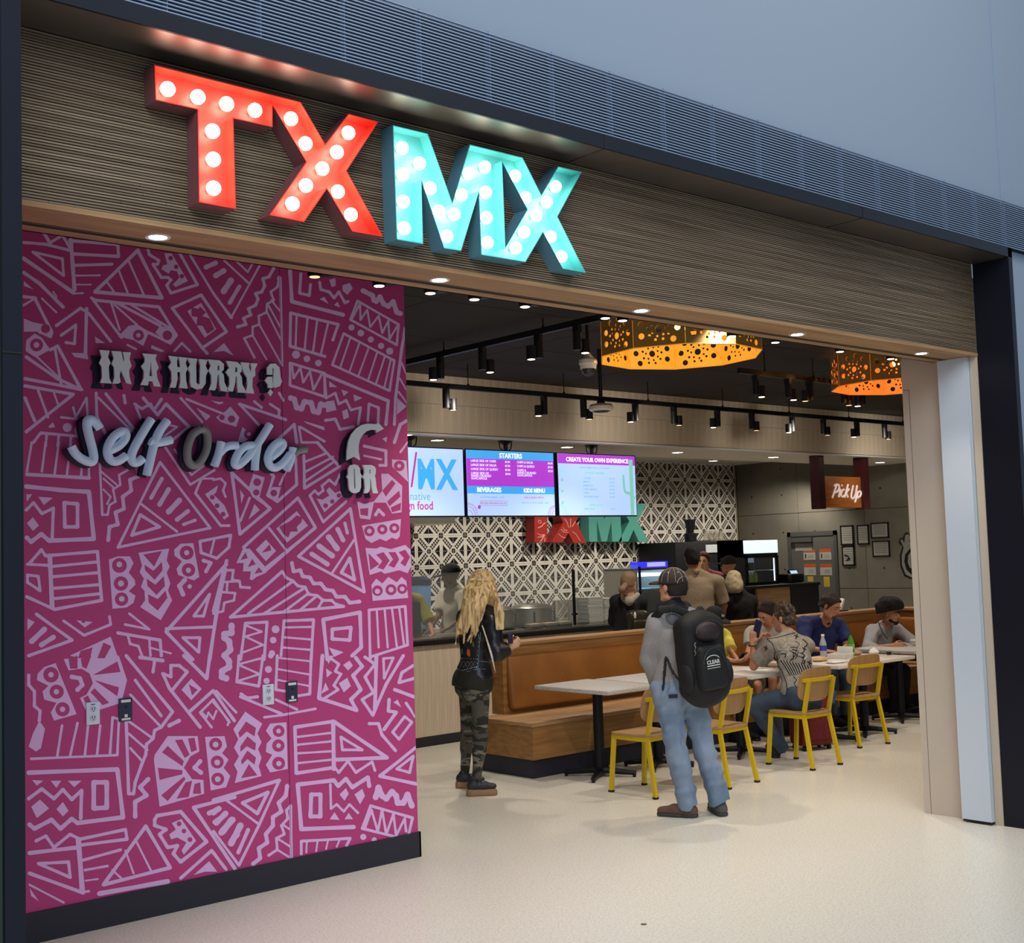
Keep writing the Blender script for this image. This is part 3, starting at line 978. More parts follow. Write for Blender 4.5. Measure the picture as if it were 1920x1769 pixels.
# ================================================================ lettering on the magenta wall
M_sign = mat('sign_white', 'E2EAF2', .5); M_navy = mat('navy_back', '151032', .6)
M_tube = mat('neon_tube_white', 'C4D6EC', .3, emit='AFC9E8', es=.10); M_tubeg = mat('neon_tube_grey', '8C8F8E', .4)
def LT(s, o=(170, 640), k=5.0526, y=None):
    out = []
    for loop in s.split('|'):
        v = [float(q) for q in loop.split()]; out.append([(o[0]+a/k, o[1]+b/k) for a, b in zip(v[::2], v[1::2])])
    return out
HUR = {'I': '85 82 180 90 165 150 190 205 172 240 178 350 200 400 90 393 108 340 104 240 82 205 105 150',
 'N': '200 92 290 98 312 200 318 160 305 103 382 106 368 170 388 235 365 275 370 340 388 408 340 395 285 270 276 330 285 390 262 402 208 400 225 340 222 245 200 210 220 160',
 'A': '492 116 628 126 614 170 645 250 625 290 632 350 664 430 600 426 588 380 552 376 545 418 472 414 502 350 505 280 480 235 510 200 515 160|572 190 584 332 556 330',
 'H': '740 138 828 148 818 190 822 245 848 247 845 190 832 148 918 158 900 205 920 265 902 300 905 370 920 448 838 440 850 390 850 292 822 290 825 350 812 420 806 440 748 437 768 380 765 285 738 240 764 200',
 'U': '918 158 1012 168 1000 215 1002 395 1022 412 1034 400 1038 220 1025 170 1108 176 1090 230 1112 285 1092 330 1090 400 1060 448 1010 456 955 430 942 390 944 300 924 255 945 215',
 'R': '1115 172 1220 182 1262 215 1262 270 1240 290 1262 320 1268 390 1310 478 1235 470 1222 420 1218 320 1205 312 1200 370 1190 440 1180 465 1122 460 1145 400 1143 320 1118 275 1140 230|1204 222 1222 235 1220 272 1203 278',
 'R2': '1285 186 1390 198 1430 235 1432 285 1412 306 1432 340 1438 410 1478 490 1398 484 1390 430 1386 336 1374 330 1370 390 1355 455 1350 476 1290 470 1315 410 1314 340 1282 290 1312 250|1372 240 1392 252 1390 290 1371 296',
 'Y': '1420 200 1505 206 1500 240 1514 300 1524 250 1515 208 1582 212 1558 265 1562 325 1535 350 1532 430 1550 495 1468 490 1485 420 1482 345 1455 300 1438 250',
 'Q': '1672 250 1700 215 1750 212 1790 250 1800 340 1813 380 1795 425 1750 442 1728 425 1736 260 1722 250 1722 318 1672 316|',
 'Q2': '1672 338 1720 335 1726 400 1726 446 1680 440 1678 405 1652 370', 'D': '1705 452 1728 485 1705 520 1680 488'}
def wall_letters(root, loops_list, shift, d0, d1, front, name='letter', backname='backing', fr_y=PY):
    for loops in loops_list:
        L = [l for l in loops if len(l) > 2]
        pts = [[(on(x, y, 1, fr_y-d1).x, on(x, y, 1, fr_y-d1).z) for x, y in l] for l in L]
        o = MB().prism(pts[0], wallframe(fr_y, d0), d1-d0, 0, holes=pts[1:], side=0).build(name, front, root)
        sx, sz = shift; q = [[(a+sx, b+sz) for a, b in l] for l in pts]
        MB().prism(q[0], wallframe(fr_y, .002), .006, 0, holes=q[1:]).build(backname, M_navy, o)
t = thing('wall_lettering', 'white western letters reading IN A HURRY ? with navy drop shadows on magenta wall', 'sign')
LL = [LT(v) for k_, v in HUR.items()]; wall_letters(t, LL, (-.032, -.028), .03, .042, M_sign)
OK_ = (620, 780); KK = 11.058
ORL = ['365 1090 400 1030 490 1005 570 1030 610 1090 618 1190 655 1258 632 1300 632 1480 600 1570 530 1605 450 1595 395 1540 375 1450 370 1310 335 1262 365 1200|478 1095 500 1100 520 1500 500 1520 488 1480',
 '665 1020 850 1020 920 1060 940 1120 935 1200 915 1250 930 1280 950 1480 985 1605 880 1608 855 1500 835 1310 818 1300 818 1500 800 1570 760 1605 690 1605 712 1500 702 1320 665 1260 700 1190 695 1090|805 1105 828 1115 826 1190 806 1205']
t = thing('wall_lettering', 'white western letters reading OR below the curved arrow on magenta wall', 'sign')
wall_letters(t, [LT(s, OK_, KK) for s in ORL], (-.032, -.028), .03, .042, M_sign)
AR = '335 925 340 700 370 520 430 380 530 260 640 190 760 162 965 172 975 128 1105 270 945 352 950 290 850 288 750 320 670 390 610 490 582 620 582 740 612 922 490 845'
t = thing('wall_arrow', 'white curved arrow with navy shadow above the letters OR', 'sign')
wall_letters(t, [LT(AR, OK_, KK)], (-.032, -.028), .03, .042, M_sign, 'arrow_face', 'arrow_backing')
# script sign: bent tubes on a navy back
def TB(s, o, k): v = [float(q) for q in s.split()]; return [(o[0]+a/k, o[1]+b/k) for a, b in zip(v[::2], v[1::2])]
S1 = (110, 760); K1 = 8.0; S2 = (330, 760); K2 = 7.3846
def smooth_path(P, it=2):
    for _ in range(it):
        Q = [P[0]]
        for a, b in zip(P, P[1:]): Q += [(.75*a[0]+.25*b[0], .75*a[1]+.25*b[1]), (.25*a[0]+.75*b[0], .25*a[1]+.75*b[1])]
        P = Q+[P[-1]]
    return P
t = thing('script_sign', 'white bent-tube script sign reading Self Order on magenta wall', 'sign')
SCR = [('S', S1, K1, '620 350 570 280 500 215 430 220 420 300 450 450 520 700 530 840 460 860 330 800 240 720 190 620', 0),
 ('e', S1, K1, '760 680 900 620 1010 500 1010 400 940 390 820 470 730 620 730 760 800 850 900 840 1010 760', 0),
 ('l', S1, K1, '1390 210 1280 380 1130 640 1080 780 1110 860 1180 870 1260 800', 0),
 ('f', S1, K1, '1630 230 1500 400 1420 620 1380 800 1320 1050', 0), ('f_bar', S1, K1, '1370 540 1430 570 1540 560 1690 520', 0),
 ('O', S2, K2, '340 330 220 400 150 600 160 780 240 850 330 800 430 620 440 420 400 340 340 330', 1),
 ('r', S2, K2, '625 510 600 640 570 740 530 840', 0), ('r_arm', S2, K2, '590 680 660 600 740 560 850 560', 0),
 ('d', S2, K2, '1070 560 960 560 860 660 800 800 840 850 940 780 1060 640 1170 480 1300 270', 0), ('d_stem', S2, K2, '1130 560 1100 740 1090 900', 0),
 ('e', S2, K2, '1310 730 1440 630 1500 530 1430 500 1330 580 1260 720 1290 840 1370 880 1480 810 1580 680', 0),
 ('r', S2, K2, '1620 590 1600 740 1530 900', 0), ('r_arm', S2, K2, '1620 690 1700 620 1800 610', 1)]
for nm, o_, k_, s_, g_ in SCR:
    P = smooth_path(TB(s_, o_, k_)); d = .075
    pts = [on(x, y, 1, PY-d) for x, y in P]
    o = MB().tube(pts, .0235, 12).build('tube_letter', M_tubeg if g_ else M_tube, t)
    m = MB(); q = [Vector((p.x-.010, PY-.03, p.z-.006)) for p in pts]; m.tube(q, .027, 8)
    m.v = [(a, PY-.03+(b-PY+.03)*.6, c) for a, b, c in m.v]; m.build('backing', M_navy, o)
m = MB()
for (x, y) in ((480, 600-760+760), ):
    pass
for x, y, o_, k_ in ((430, 300, S1, K1), (530, 840, S1, K1), (760, 700, S1, K1), (1130, 640, S1, K1), (1420, 620, S1, K1), (160, 600, S2, K2), (600, 640, S2, K2), (860, 660, S2, K2), (1100, 740, S2, K2), (1290, 700, S2, K2), (1600, 740, S2, K2)):
    p = on(o_[0]+x/k_, o_[1]+y/k_, 1, PY-.04); m.tube([p, (p.x, PY, p.z)], .008, 6)
m.build('standoff_pins', M_blackm, t, kind='stuff')
# ---- outlets and data plates
def plate(x, y, data, lab):
    c = on(x, y, 1, PY-.004); t = thing('data_plate' if data else 'wall_outlet', lab, 'wall plate' if data else 'outlet', c)
    if not data:
        MB().rbox((-.036, -.006, -.058), (.036, .003, .058), .003).build('cover', mat('outlet_white', 'D6D8E4', .4), t)
        m = MB()
        for z in (-.022, .022):
            m.lathe((0, -.007, z), [(.017, 0), (.017, .002), (.001, .0021)], 16, 0, Matrix.Rotation(math.radians(90), 3, 'X'))
            m.box((-.008, -.0105, z-.004), (-.005, -.0092, z+.008), 1); m.box((.005, -.0105, z-.004), (.008, -.0092, z+.008), 1)
            m.box((-.0025, -.0105, z-.012), (.0025, -.0092, z-.008), 1)
        m.build('socket', [mat('outlet_face', 'C4C8D6', .4), M_black], t)
        MB().box((-.012, -.0062, .044), (.012, -.0058, .048)).build('printed_line', M_black, t)
    else:
        MB().rbox((-.037, -.006, -.06), (.037, .004, .06), .003).build('frame', mat('plate_grey', '3A3B48', .35, .5), t)
        MB().box((-.026, -.008, -.045), (.026, -.006, .045)).build('face', mat('plate_navy', '232845', .5), t)
        m = MB(); m.box((-.026, -.0085, .038), (.026, -.006, .052)); m.box((-.024, -.0085, -.054), (.024, -.006, -.044)); m.box((-.008, -.0095, -.04), (.008, -.006, -.024)); m.build('tape', M_paper, t, kind='stuff')
        MB().box((-.008, -.009, .008), (.008, -.006, .022)).build('jack', M_black, t)
plate(174, 1338, 0, 'white double outlet on magenta wall, the one nearer the left post')
plate(235, 1331, 1, 'dark open data plate on magenta wall, the one nearer the left post')
plate(502.5, 1303, 0, 'white double outlet on magenta wall, the one farther from the left post')
plate(547, 1297.5, 1, 'dark open data plate on magenta wall, the one farther from the left post')
# ================================================================ banquette
M_oakd = mix_noise(mat('bench_oak', '9C713F', .45), '825B31', (2, 10, 30), 5, .35, .65)
BX0, BF, BL = 6.965, 7.811, 8.36            # bench end, seat front, leather line
bn = thing('banquette', 'long oak banquette with tan leather back, wrapping round the far corner', 'bench', (BX0, BF, 0))
def bb(a, b): return (a[0]-BX0, a[1]-BF, a[2]), (b[0]-BX0, b[1]-BF, b[2])
RX = 12.95
MB().box(*bb((BX0+.02, BF+.03, 0), (RX, 8.55, .155))).box(*bb((RX, 6.6, 0), (RX+.6, 8.55, .155))).build('plinth', M_base, bn)
m = MB(); m.box(*bb((BX0, BF, .155), (RX, 8.5, .425))); m.box(*bb((RX, 6.6, .155), (RX+.62, 8.5, .425))); m.build('seat_box', M_oakd, bn)
m = MB(); m.rbox(*bb((BX0-.012, BF-.012, .425), (RX+.1, 8.5, .458)), r=.006); m.rbox(*bb((RX-.012, 6.6, .425), (RX+.62, 8.5, .458)), r=.006); m.build('seat_board', M_oak, bn)
m = MB(); m.box(*bb((7.20, 8.44, .455), (RX+.55, 8.60, 1.045)))
m.box(*bb((RX+.48, 6.6, .455), (RX+.62, 8.6, 1.045))); m.build('back_frame', M_oakd, bn)
m = MB(); m.rbox(*bb((7.17, 8.425, 1.045), (RX+.64, 8.66, 1.078)), r=.005); m.rbox(*bb((RX+.44, 6.6, 1.045), (RX+.68, 8.6, 1.078)), r=.005); m.build('top_rail', M_oak, bn)
x = 7.24; L_ = [7.24, 10.1, RX]
for a, b in zip(L_, L_[1:]):
    m = MB(); M = Matrix.Translation(Vector((0, BL-BF, .50)))@Matrix.Rotation(math.radians(-7), 4, 'X')
    m.rbox((a-BX0+.006, 0, 0), (b-BX0-.006, .085, .475), r=.035, M=M, seg=3); m.build('back_cushion', M_leather, bn)
m = MB(); m.rbox(*bb((RX+.36, 6.65, .50), (RX+.46, 8.35, .97)), r=.035, seg=3); m.build('back_cushion', M_leather, bn)
MB().rbox((9.92-BX0, 8.50-BF, 1.078), (10.04-BX0, 8.53-BF, 1.086), r=.002).build('clip', M_blackm, bn)

# ================================================================ tables
def make_table(w, d, top_m, name='restaurant_table', lab='', loc=(0, 0, 0), group=None):
    t = thing(name, lab, 'table', loc, 0, group)
    MB().rbox((-w/2, -d/2, .717), (w/2, d/2, .75), r=.004).build('tabletop', top_m, t)
    MB().tube([(0, 0, .03), (0, 0, .717)], .042, 16).build('column', M_blackm, t)
    MB().box((-.12, -.12, .709), (.12, .12, .717)).build('mount_plate', M_blackm, t)
    m = MB()
    for q in range(4):
        a = math.radians(-56+q*90); dx, dy = math.cos(a), math.sin(a)
        m.tube([(dx*.03, dy*.03, .055), (dx*.30, dy*.30, .032)], [.028, .018], 8); 
    m.build('base', M_blackm, t)
    for q in range(4):
        a = math.radians(-56+q*90); MB().tube([(math.cos(a)*.285, math.sin(a)*.285, 0), (math.cos(a)*.285, math.sin(a)*.285, .02)], .014, 8).build('foot', M_black, t)
    return t
make_table(.62, .86, M_stone, lab='grey speckled table nearest the bench end, left of the man in grey', loc=(7.41, 7.49, 0))
make_table(.62, .86, M_stone, lab='grey speckled table just behind the man with the backpack', loc=(8.06, 7.43, 0))
make_table(.70, .86, M_stonew, lab='white table the man in the grey tee leans on', loc=(8.99, 7.28, 0))
make_table(.62, .80, M_stonew, lab='white table with bottles and food, left half of the pair', loc=(10.06, 7.14, 0))
make_table(.62, .80, M_stonew, lab='white table with sandwich wrappers, right half of the pair', loc=(10.70, 7.13, 0))
make_table(.62, .78, M_stone, lab='grey speckled table under the forearms of the man in the grey sweater', loc=(11.75, 7.38, 0))
make_table(.62, .78, M_stone, lab='grey speckled table next to the right jamb, holding a white bowl', loc=(12.40, 7.38, 0))

# ================================================================ chairs
def make_chair(lab, loc, rz, grp='yellow framed chairs at the tables'):
    t = thing('dining_chair', lab, 'chair', loc, rz, grp)
    # seat: rounded plywood
    bm_ = MB(); out = []
    for cx_, cy_, a0 in ((.155, .15, 0), (-.155, .15, 90), (-.14, -.15, 180), (.14, -.15, 270)):
        for q in range(5): a = math.radians(a0+q*22.5); out.append((cx_+.05*math.cos(a), cy_+.05*math.sin(a)))
    bm_.prism(out, (Vector((0, 0, .446)), UX, UY, UZ), .014); bm_.build('seat', M_ply, t)
    # curved back shell
    m = MB(); nx, nz = 12, 9; vs = []; W_, H_ = .212, .142
    def bp(u, v, s):   # u,v in -1..1, squircle outline
        k = .78; x = u*W_*(1-.10*(v*v)*(abs(u)**3)); z = .69+v*H_*(1-.10*(u*u)*(abs(v)**3)); y = -.205+.05*(u*u)-.03*v + s
        return (x, y-.0, z)
    def sq(u, v):
        r = max(abs(u), abs(v)); l = (abs(u)**5+abs(v)**5)**.2 or 1; return (u*r/l, v*r/l)
    for s in (0, -.011):
        for i in range(nx+1):
            for j in range(nz+1):
                u, v = sq(-1+2*i/nx, -1+2*j/nz); vs.append(bp(u, v, s))
    def id_(i, j, s): return s*(nx+1)*(nz+1)+i*(nz+1)+j
    fs = []
    for i in range(nx):
        for j in range(nz):
            fs.append((id_(i, j, 0), id_(i, j+1, 0), id_(i+1, j+1, 0), id_(i+1, j, 0))); fs.append((id_(i, j, 1), id_(i+1, j, 1), id_(i+1, j+1, 1), id_(i, j+1, 1)))
    rim = [(i, 0) for i in range(nx)]+[(nx, j) for j in range(nz)]+[(i, nz) for i in range(nx, 0, -1)]+[(0, j) for j in range(nz, 0, -1)]
    for a, b in zip(rim, rim[1:]+rim[:1]): fs.append((id_(*a, 0), id_(*b, 0), id_(*b, 1), id_(*a, 1)))
    m.add(vs, fs, 0, True); m.build('backrest', M_ply, t)
    def leg(pts, nm='leg', w=.013, d=.016, n=4):
        m = MB()
        for a, b in zip(pts, pts[1:]):
            a, b = Vector(a), Vector(b); 
            vs = [(p.x+dx*w, p.y+dy*d, p.z) for p in (a, b) for dx, dy in ((-1, -1), (1, -1), (1, 1), (-1, 1))]
            m.add(vs, [(0, 3, 2, 1), (4, 5, 6, 7), (0, 1, 5, 4), (1, 2, 6, 5), (2, 3, 7, 6), (3, 0, 4, 7)])
        l = m.build(nm, M_yel, t)
        if nm == 'leg': q = pts[0]; MB().box((q[0]-.016, q[1]-.018, 0), (q[0]+.016, q[1]+.018, .016)).build('foot_cap', M_black, l)
        return l
    for s in (-1, 1):
        leg([(s*.185, .215, .01), (s*.172, .175, .44)])
        leg([(s*.185, -.245, .01), (s*.165, -.165, .44), (s*.165, -.235, .735)])
    m = MB(); m.box((-.18, .160, .41), (.18, .185, .446)); m.box((-.18, -.18, .41), (.18, -.155, .446)); m.box((-.185, -.17, .41), (-.16, .18, .446)); m.box((.16, -.17, .41), (.185, .18, .446)); m.build('seat_rail', M_yel, t)
    m = MB(); N = 12; ring = []
    for i in range(N+1):
        u = -1+2*i/N; x = u*.198; y = -.232+.038*u*u; ring.append((x, y))
    vs = [(x, y+dy, z) for x, y in ring for dy, z in ((-.016, .715), (.008, .715), (.008, .745), (-.022, .745))]
    fs = [(4*i+k, 4*i+(k+1) % 4, 4*i+4+(k+1) % 4, 4*i+4+k) for i in range(N) for k in range(4)]+[(0, 1, 2, 3), (4*N+3, 4*N+2, 4*N+1, 4*N)]
    m.add(vs, fs, 0, False); m.build('back_bracket', M_yel, t)
    return t
ch = make_chair('yellow chair at the empty grey table, partly behind the left leg of the standing man', (7.17, 6.73, 0), 0)
def chair(lab, x, y, rz): return dup(ch, (x, y, 0), math.radians(rz), lab)
chair('yellow chair just right of the standing man, empty', 7.80, 6.57, 3)
chair('yellow chair with the man in the printed grey tee sitting on it', 8.89, 6.55, -2)
chair('empty yellow chair in front of the white table, nearest the right jamb', 10.13, 6.88, -9)

# ================================================================ service counter
cn = thing('serving_counter', 'long cream tiled serving counter with black top edge', 'counter', (4.8, 10.01, 0))
def cb(a, b): return (a[0]-4.8, a[1]-10.01, a[2]), (b[0]-4.8, b[1]-10.01, b[2])
MB().box(*cb((4.72, 10.03, .0), (11.4, 10.75, .985))).build('body', M_black, cn)
ctile = MB().box((0, 0, 0), (.0985, .018, .888)).mesh('tile', M_cream)
for i in range(46):
    o = link('front_tile', ctile, cn); o.location = (6.8-4.8+i*.1, 0.0, .095)
MB().box(*cb((4.72, 10.0, 0), (11.4, 10.03, .092))).build('kick_board', M_base, cn)
MB().rbox(*cb((4.72, 9.975, .985), (11.4, 10.2, 1.035)), r=.004).build('front_ledge', M_black, cn)
MB().rbox(*cb((4.72, 10.2, 1.0), (11.4, 10.8, 1.035)), r=.004).build('worktop', M_steel, cn)
m = MB()
for q in range(14): m.box(*cb((8.9+q*.09, 10.21, 1.036), (8.95+q*.09, 10.225, 1.05)))

# sneeze guard
sgd = thing('sneeze_guard', 'clear glass sneeze guard on slim black posts along the counter', 'glass guard', (9.78, 10.2, 1.05))
M_glass = mat('clear_glass', 'DFEDEE', .02, alpha=.07)
for x in (7.2, 9.78, 10.86):
    m = MB(); m.tube([(x-9.78, 0, 0), (x-9.78, 0, .62)], .017, 10); m.tube([(x-9.78-.04, 0, .12), (x-9.78+.04, 0, .12)], .012, 8); m.build('post', M_blackm, sgd)
for a, b in ((5.6, 7.18), (7.22, 9.75), (9.80, 10.84)):
    MB().box((a-9.78, -.005, .02), (b-9.78, .004, .64)).build('glass_pane', M_glass, sgd)
# warmers and cookware
def warmer(lab, x, y, r):
    t = thing('food_warmer', lab, 'warmer', (x, y, 1.035), 0, 'steel food warmers on the counter')
    MB().lathe((0, 0, 0), [(r, .03), (r, .20), (r+.012, .205), (r+.012, .215), (r*.9, .235)], 28).build('pan', M_steel, t)
    MB().lathe((0, 0, .235), [(r*.92, 0), (r*.7, .02), (r*.1, .03)], 28).build('lid', M_steel, t)
    MB().tube([(-.05, 0, .262), (-.05, 0, .30), (.05, 0, .30), (.05, 0, .262)], .008, 8).build('lid_handle', M_black, t)
    for s in (-.6, .6):
        a = -math.pi/2+s; MB().tube([(r*math.cos(a), r*math.sin(a), .17), (1.12*r*math.cos(a), 1.12*r*math.sin(a), .17), (1.12*r*math.cos(a), 1.12*r*math.sin(a), .06), (r*math.cos(a), r*math.sin(a), .06)], .009, 8).build('side_handle', M_black, t)
    MB().box((-r, -r*.5, 0), (r, r*.5, .03)).build('stand', M_blackm, t)
    return t
warmer('round steel food warmer behind the woman with long blonde hair', 9.05, 10.72, .21); warmer('round steel food warmer with a shiny lid left of the plastic tubs', 9.60, 10.72, .24)
for i, x in enumerate((9.28, 9.5, 9.72)):
    t = thing('steel_pan', 'shallow steel pan on the counter rail', 'pan', (x, 10.33, 1.035), 0, 'shallow steel pans on the counter')
    MB().rbox((-.09, -.06, 0), (.09, .06, .05), r=.008).build('tray', M_steel, t); MB().rbox((-.075, -.045, .05), (.075, .045, .058), r=.004).build('food', mat('rice_food', ['C9B48B', 'A8794C', 'D8CDB4'][i], .8), t)
M_clear = mat('clear_plastic', 'B9B5A8', .2, trans=.6, alpha=.5)
for i in range(3):
    t = thing('plastic_tub', 'tall clear plastic tub right of the food warmers', 'tub', (9.93+.12*i, 10.62-.07*(i % 2), 1.035), 0, 'clear tubs on the counter')
    MB().rbox((-.055, -.05, 0), (.055, .05, .27), r=.012).build('tub', M_clear, t); MB().rbox((-.058, -.053, .27), (.058, .053, .28), r=.003).build('rim', M_clear, t)
# stacked takeaway boxes
def tobox(x, y, z, rz, lab):
    t = thing('takeout_box', lab, 'box', (x, y, z), rz, 'white takeaway boxes stacked on the counter')
    MB().add([(-.115, -.1, 0), (.115, -.1, 0), (.115, .1, 0), (-.115, .1, 0), (-.125, -.11, .02), (.125, -.11, .02), (.125, .11, .02), (-.125, .11, .02)], [(0, 3, 2, 1), (4, 5, 6, 7), (0, 1, 5, 4), (1, 2, 6, 5), (2, 3, 7, 6), (3, 0, 4, 7)]).build('tray', M_box, t)
    return t
M_box = mat('white_foam', 'D9D9D4', .7)
b0 = None
for c_, (x, n, col_) in enumerate(((10.32, 14, 'left'), (10.58, 13, 'right'))):
    for q in range(n):
        lab = f'white takeaway box in the {col_} counter stack, '+('lowest of all' if q == 0 else 'topmost of all' if q == n-1 else f'layer {q+1} from the bottom')
        if b0 is None: b0 = tobox(x, 10.5, 1.035, 0, lab)
        else: dup(b0, (x+random.uniform(-.008, .008), 10.5+random.uniform(-.008, .008), 1.035+q*.0215), random.uniform(-.04, .04), lab)
t = thing('serving_bowl', 'small white bowl beside the stacked takeaway boxes', 'bowl', (10.80, 10.45, 1.035)); MB().lathe((0, 0, 0), [(.03, 0), (.06, .03), (.075, .06), (.07, .062), (.055, .03), (.02, .01)], 20).build('bowl', M_box, t)
# drink dispenser and cooker hood at the left
t = thing('drink_dispenser', 'blue plastic drink dispenser on the counter beside the magenta wall', 'dispenser', (on(785, 1120, 1, 12.65).x, 12.65, .921))
MB().lathe((0, 0, 0), [(.13, .05), (.14, .1), (.16, .58), (.16, .60)], 24).build('tank', mat('blue_tank', '5B87B5', .3), t); MB().lathe((0, 0, .60), [(.17, 0), (.17, .06), (.1, .10), (.01, .105)], 24).build('lid', mat('navy_lid', '14203A', .4), t)
MB().rbox((-.1, -.1, -.0), (.1, .1, .05), r=.01).build('stand', M_black, t); MB().tube([(0, -.13, .1), (0, -.19, .1), (0, -.19, .07)], .012, 8).build('tap', M_black, t)
t = thing('cooker_hood', 'stainless steel cooker hood high on the tiled wall at the left', 'hood', (8.4, 12.7, 2.3))
m = MB(); P = [(-1.6, 0), (1.42, 0), (1.42, .06), (1.2, .14), (1.05, .35), (1.02, .72), (-1.6, .72)]; m.prism(P, (Vector((0, .49, 0)), UX, UZ, -UY), .85); m.build('canopy', M_steel, t)
MB().box((-1.6, -.37, -.03), (1.43, .49, 0)).build('rim', M_steel, t)
t = thing('back_worktop', 'steel back worktop under the geometric tiled wall', 'worktop', (8.5, 12.8, 0))
MB().box((-3.6, -.3, 0), (3.9, .38, .88)).build('cabinet', M_steel, t); MB().rbox((-3.62, -.34, .88), (3.92, .385, .92), r=.004).build('top', M_steel, t)
# back of the counter: tall cooler, display case, fridge, checkout
t = thing('drinks_cooler', 'tall black cooler with a pale header behind the customers', 'cooler', (on(1347, 1036, 1, 12.4).x, 12.72, 0))
MB().rbox((-.95, -.3, 0), (.42, .45, 1.97), r=.01).build('case', M_black, t); MB().box((-.27, -.315, 1.80), (.27, -.30, 1.92)).build('header', mat('header_pale', 'B9BCC0', .6, emit='B9BCC0', es=.25), t)
MB().box((-.3, -.32, .5), (.3, -.302, 1.64)).build('door', mat('cooler_glass', '2A3236', .1), t); MB().box((.26, -.345, .8), (.275, -.32, 1.3)).build('handle', M_steel, t)
for nm, x, lab in (('blender_jug', on(1300, 1022, 1, 12.7).x, 'black blender on top of the tall cooler'),):
    t = thing(nm, lab, 'blender', (x, 12.75, 1.97)); MB().lathe((0, 0, 0), [(.09, 0), (.1, .12), (.07, .14)], 16).build('motor_base', M_black, t); MB().lathe((0, 0, .14), [(.05, 0), (.09, .2), (.085, .205)], 16).build('jug', M_black, t)
t = thing('glass_rack', 'wire rack of clear jars on top of the tall cooler', 'rack', (on(1343, 1020, 1, 12.7).x, 12.75, 1.97)); m = MB(); m.box((-.25, -.15, 0), (.25, .15, .02)); m.box((-.25, -.15, .10), (.25, -.145, .105)); m.build('tray', mat('wood_tray', '5F5240', .6), t)
for q in range(4): MB().lathe((-.18+.12*q, 0, .02), [(.04, 0), (.045, .1), (.03, .13), (.03, .15)], 12).build('jar', M_clear, t)
# checkout counter
X0, X1 = on(1405, 1098, 1, 11.2).x, on(1536, 1093, 1, 11.2).x; ZT = on(1470, 1096, 1, 11.2).z; XM = on(1484, 1120, 1, 11.2).x
t = thing('checkout_counter', 'black checkout counter with a pale oak front panel', 'counter', (X0, 11.2, 0))
MB().rbox((0, -.02, ZT-.04), (X1-X0, .75, ZT), r=.004).build('top', M_black, t); MB().box((XM-X0, 0, 0), (X1-X0-.02, .7, ZT-.04)).build('cabinet', mat('black_laminate', '14141A', .6), t)
MB().box((.2, .02, 0), (XM-X0, .7, ZT-.04)).build('oak_panel', mix_noise(mat('pale_oak', '9A7A58', .5), '8B6C4C', (2, 2, 30), 3, .4, .6), t)
MB().box((.02, .06, 0), (.2, .7, ZT-.04)).build('side_panel', M_black, t)
fx0, fx1 = on(1397, 1060, 1, 11.45).x, on(1460, 1060, 1, 11.45).x; fz0, fz1 = ZT, on(1430, 1012, 1, 11.45).z
t = thing('display_fridge', 'small black countertop fridge with lit white header and glass door', 'fridge', (fx0, 11.45, fz0))
W_, H_ = fx1-fx0, fz1-fz0
MB().box((0, .02, 0), (.03, .5, H_)).box((W_-.03, .02, 0), (W_, .5, H_)).box((0, .02, H_*.62), (W_, .5, H_)).box((0, .02, 0), (W_, .5, .03)).box((0, .46, 0), (W_, .5, H_)).build('case', M_black, t)
MB().rbox((.0, .0, H_*.70), (W_, .02, H_*.985), r=.006).build('header', mat('fridge_header', 'E8F2F4', .4, emit='DCEBF0', es=1.1), t)
m = MB(); m.box((.0, 0, .02), (.07, .02, H_*.64)); m.box((W_-.07, 0, .02), (W_, .02, H_*.64)); m.box((0, 0, H_*.60), (W_, .02, H_*.64)); m.box((0, 0, .0), (W_, .02, .04)); dr = m.build('door', M_black, t)
MB().box((.07, .008, .04), (W_-.07, .012, H_*.6)).build('glass', M_glass, dr); MB().box((W_-.085, .022, .05), (W_-.07, .03, H_*.58)).build('light_strip', mat('fridge_light', 'DCEBFF', .5, emit='CFE4FF', es=3.0), t)
MB().box((.03, .43, .03), (W_-.03, .46, H_*.6)).build('liner', mat('fridge_liner', '9FB0BC', .5, emit='8FB0CC', es=.35), t)
MB().box((.03, .05, H_*.31), (W_-.03, .43, H_*.325)).build('shelf', mat('shelf_white', 'DDE6EA', .4), t)
for q in range(10):
    lo = q < 6; n_ = q if lo else q-6; x = .09+n_*.055 if lo else .13+n_*.055
    cl = ['2A2E38', '30343E', '8CB83A', '9CCB3A', '7CB034', 'B8D84A'][q] if lo else ['5A1F28', '24304A', '3A1A20', '20283A'][q-6]
    b_ = thing('fridge_bottle', (('dark bottle' if q < 2 else 'green bottle')+' on the lower shelf of the small lit fridge' if lo else 'dark can on the upper shelf of the small lit fridge'), 'bottle', (fx0+x, 11.55, fz0+(.031 if lo else H_*.325+.001)), 0, 'bottles on the lower fridge shelf' if lo else 'cans on the upper fridge shelf')
    MB().lathe((0, 0, 0), [(.022, 0), (.024, .01), (.024, .10), (.011, .13), (.011, .145)] if lo else [(.02, 0), (.024, .008), (.024, .105), (.02, .112)], 12).build('body', mat('drink_'+cl, cl, .3), b_)
    if lo: MB().lathe((0, 0, .145), [(.013, 0), (.013, .015)], 10).build('cap', M_white, b_)
px_ = on(1496, 1080, 1, 11.35)
t = thing('till', 'black point of sale terminal with a small lit screen', 'till', (px_.x, 11.42, ZT+.009)); MB().rbox((-.2, -.1, 0), (.12, .15, .13), r=.02).build('printer', M_black, t)
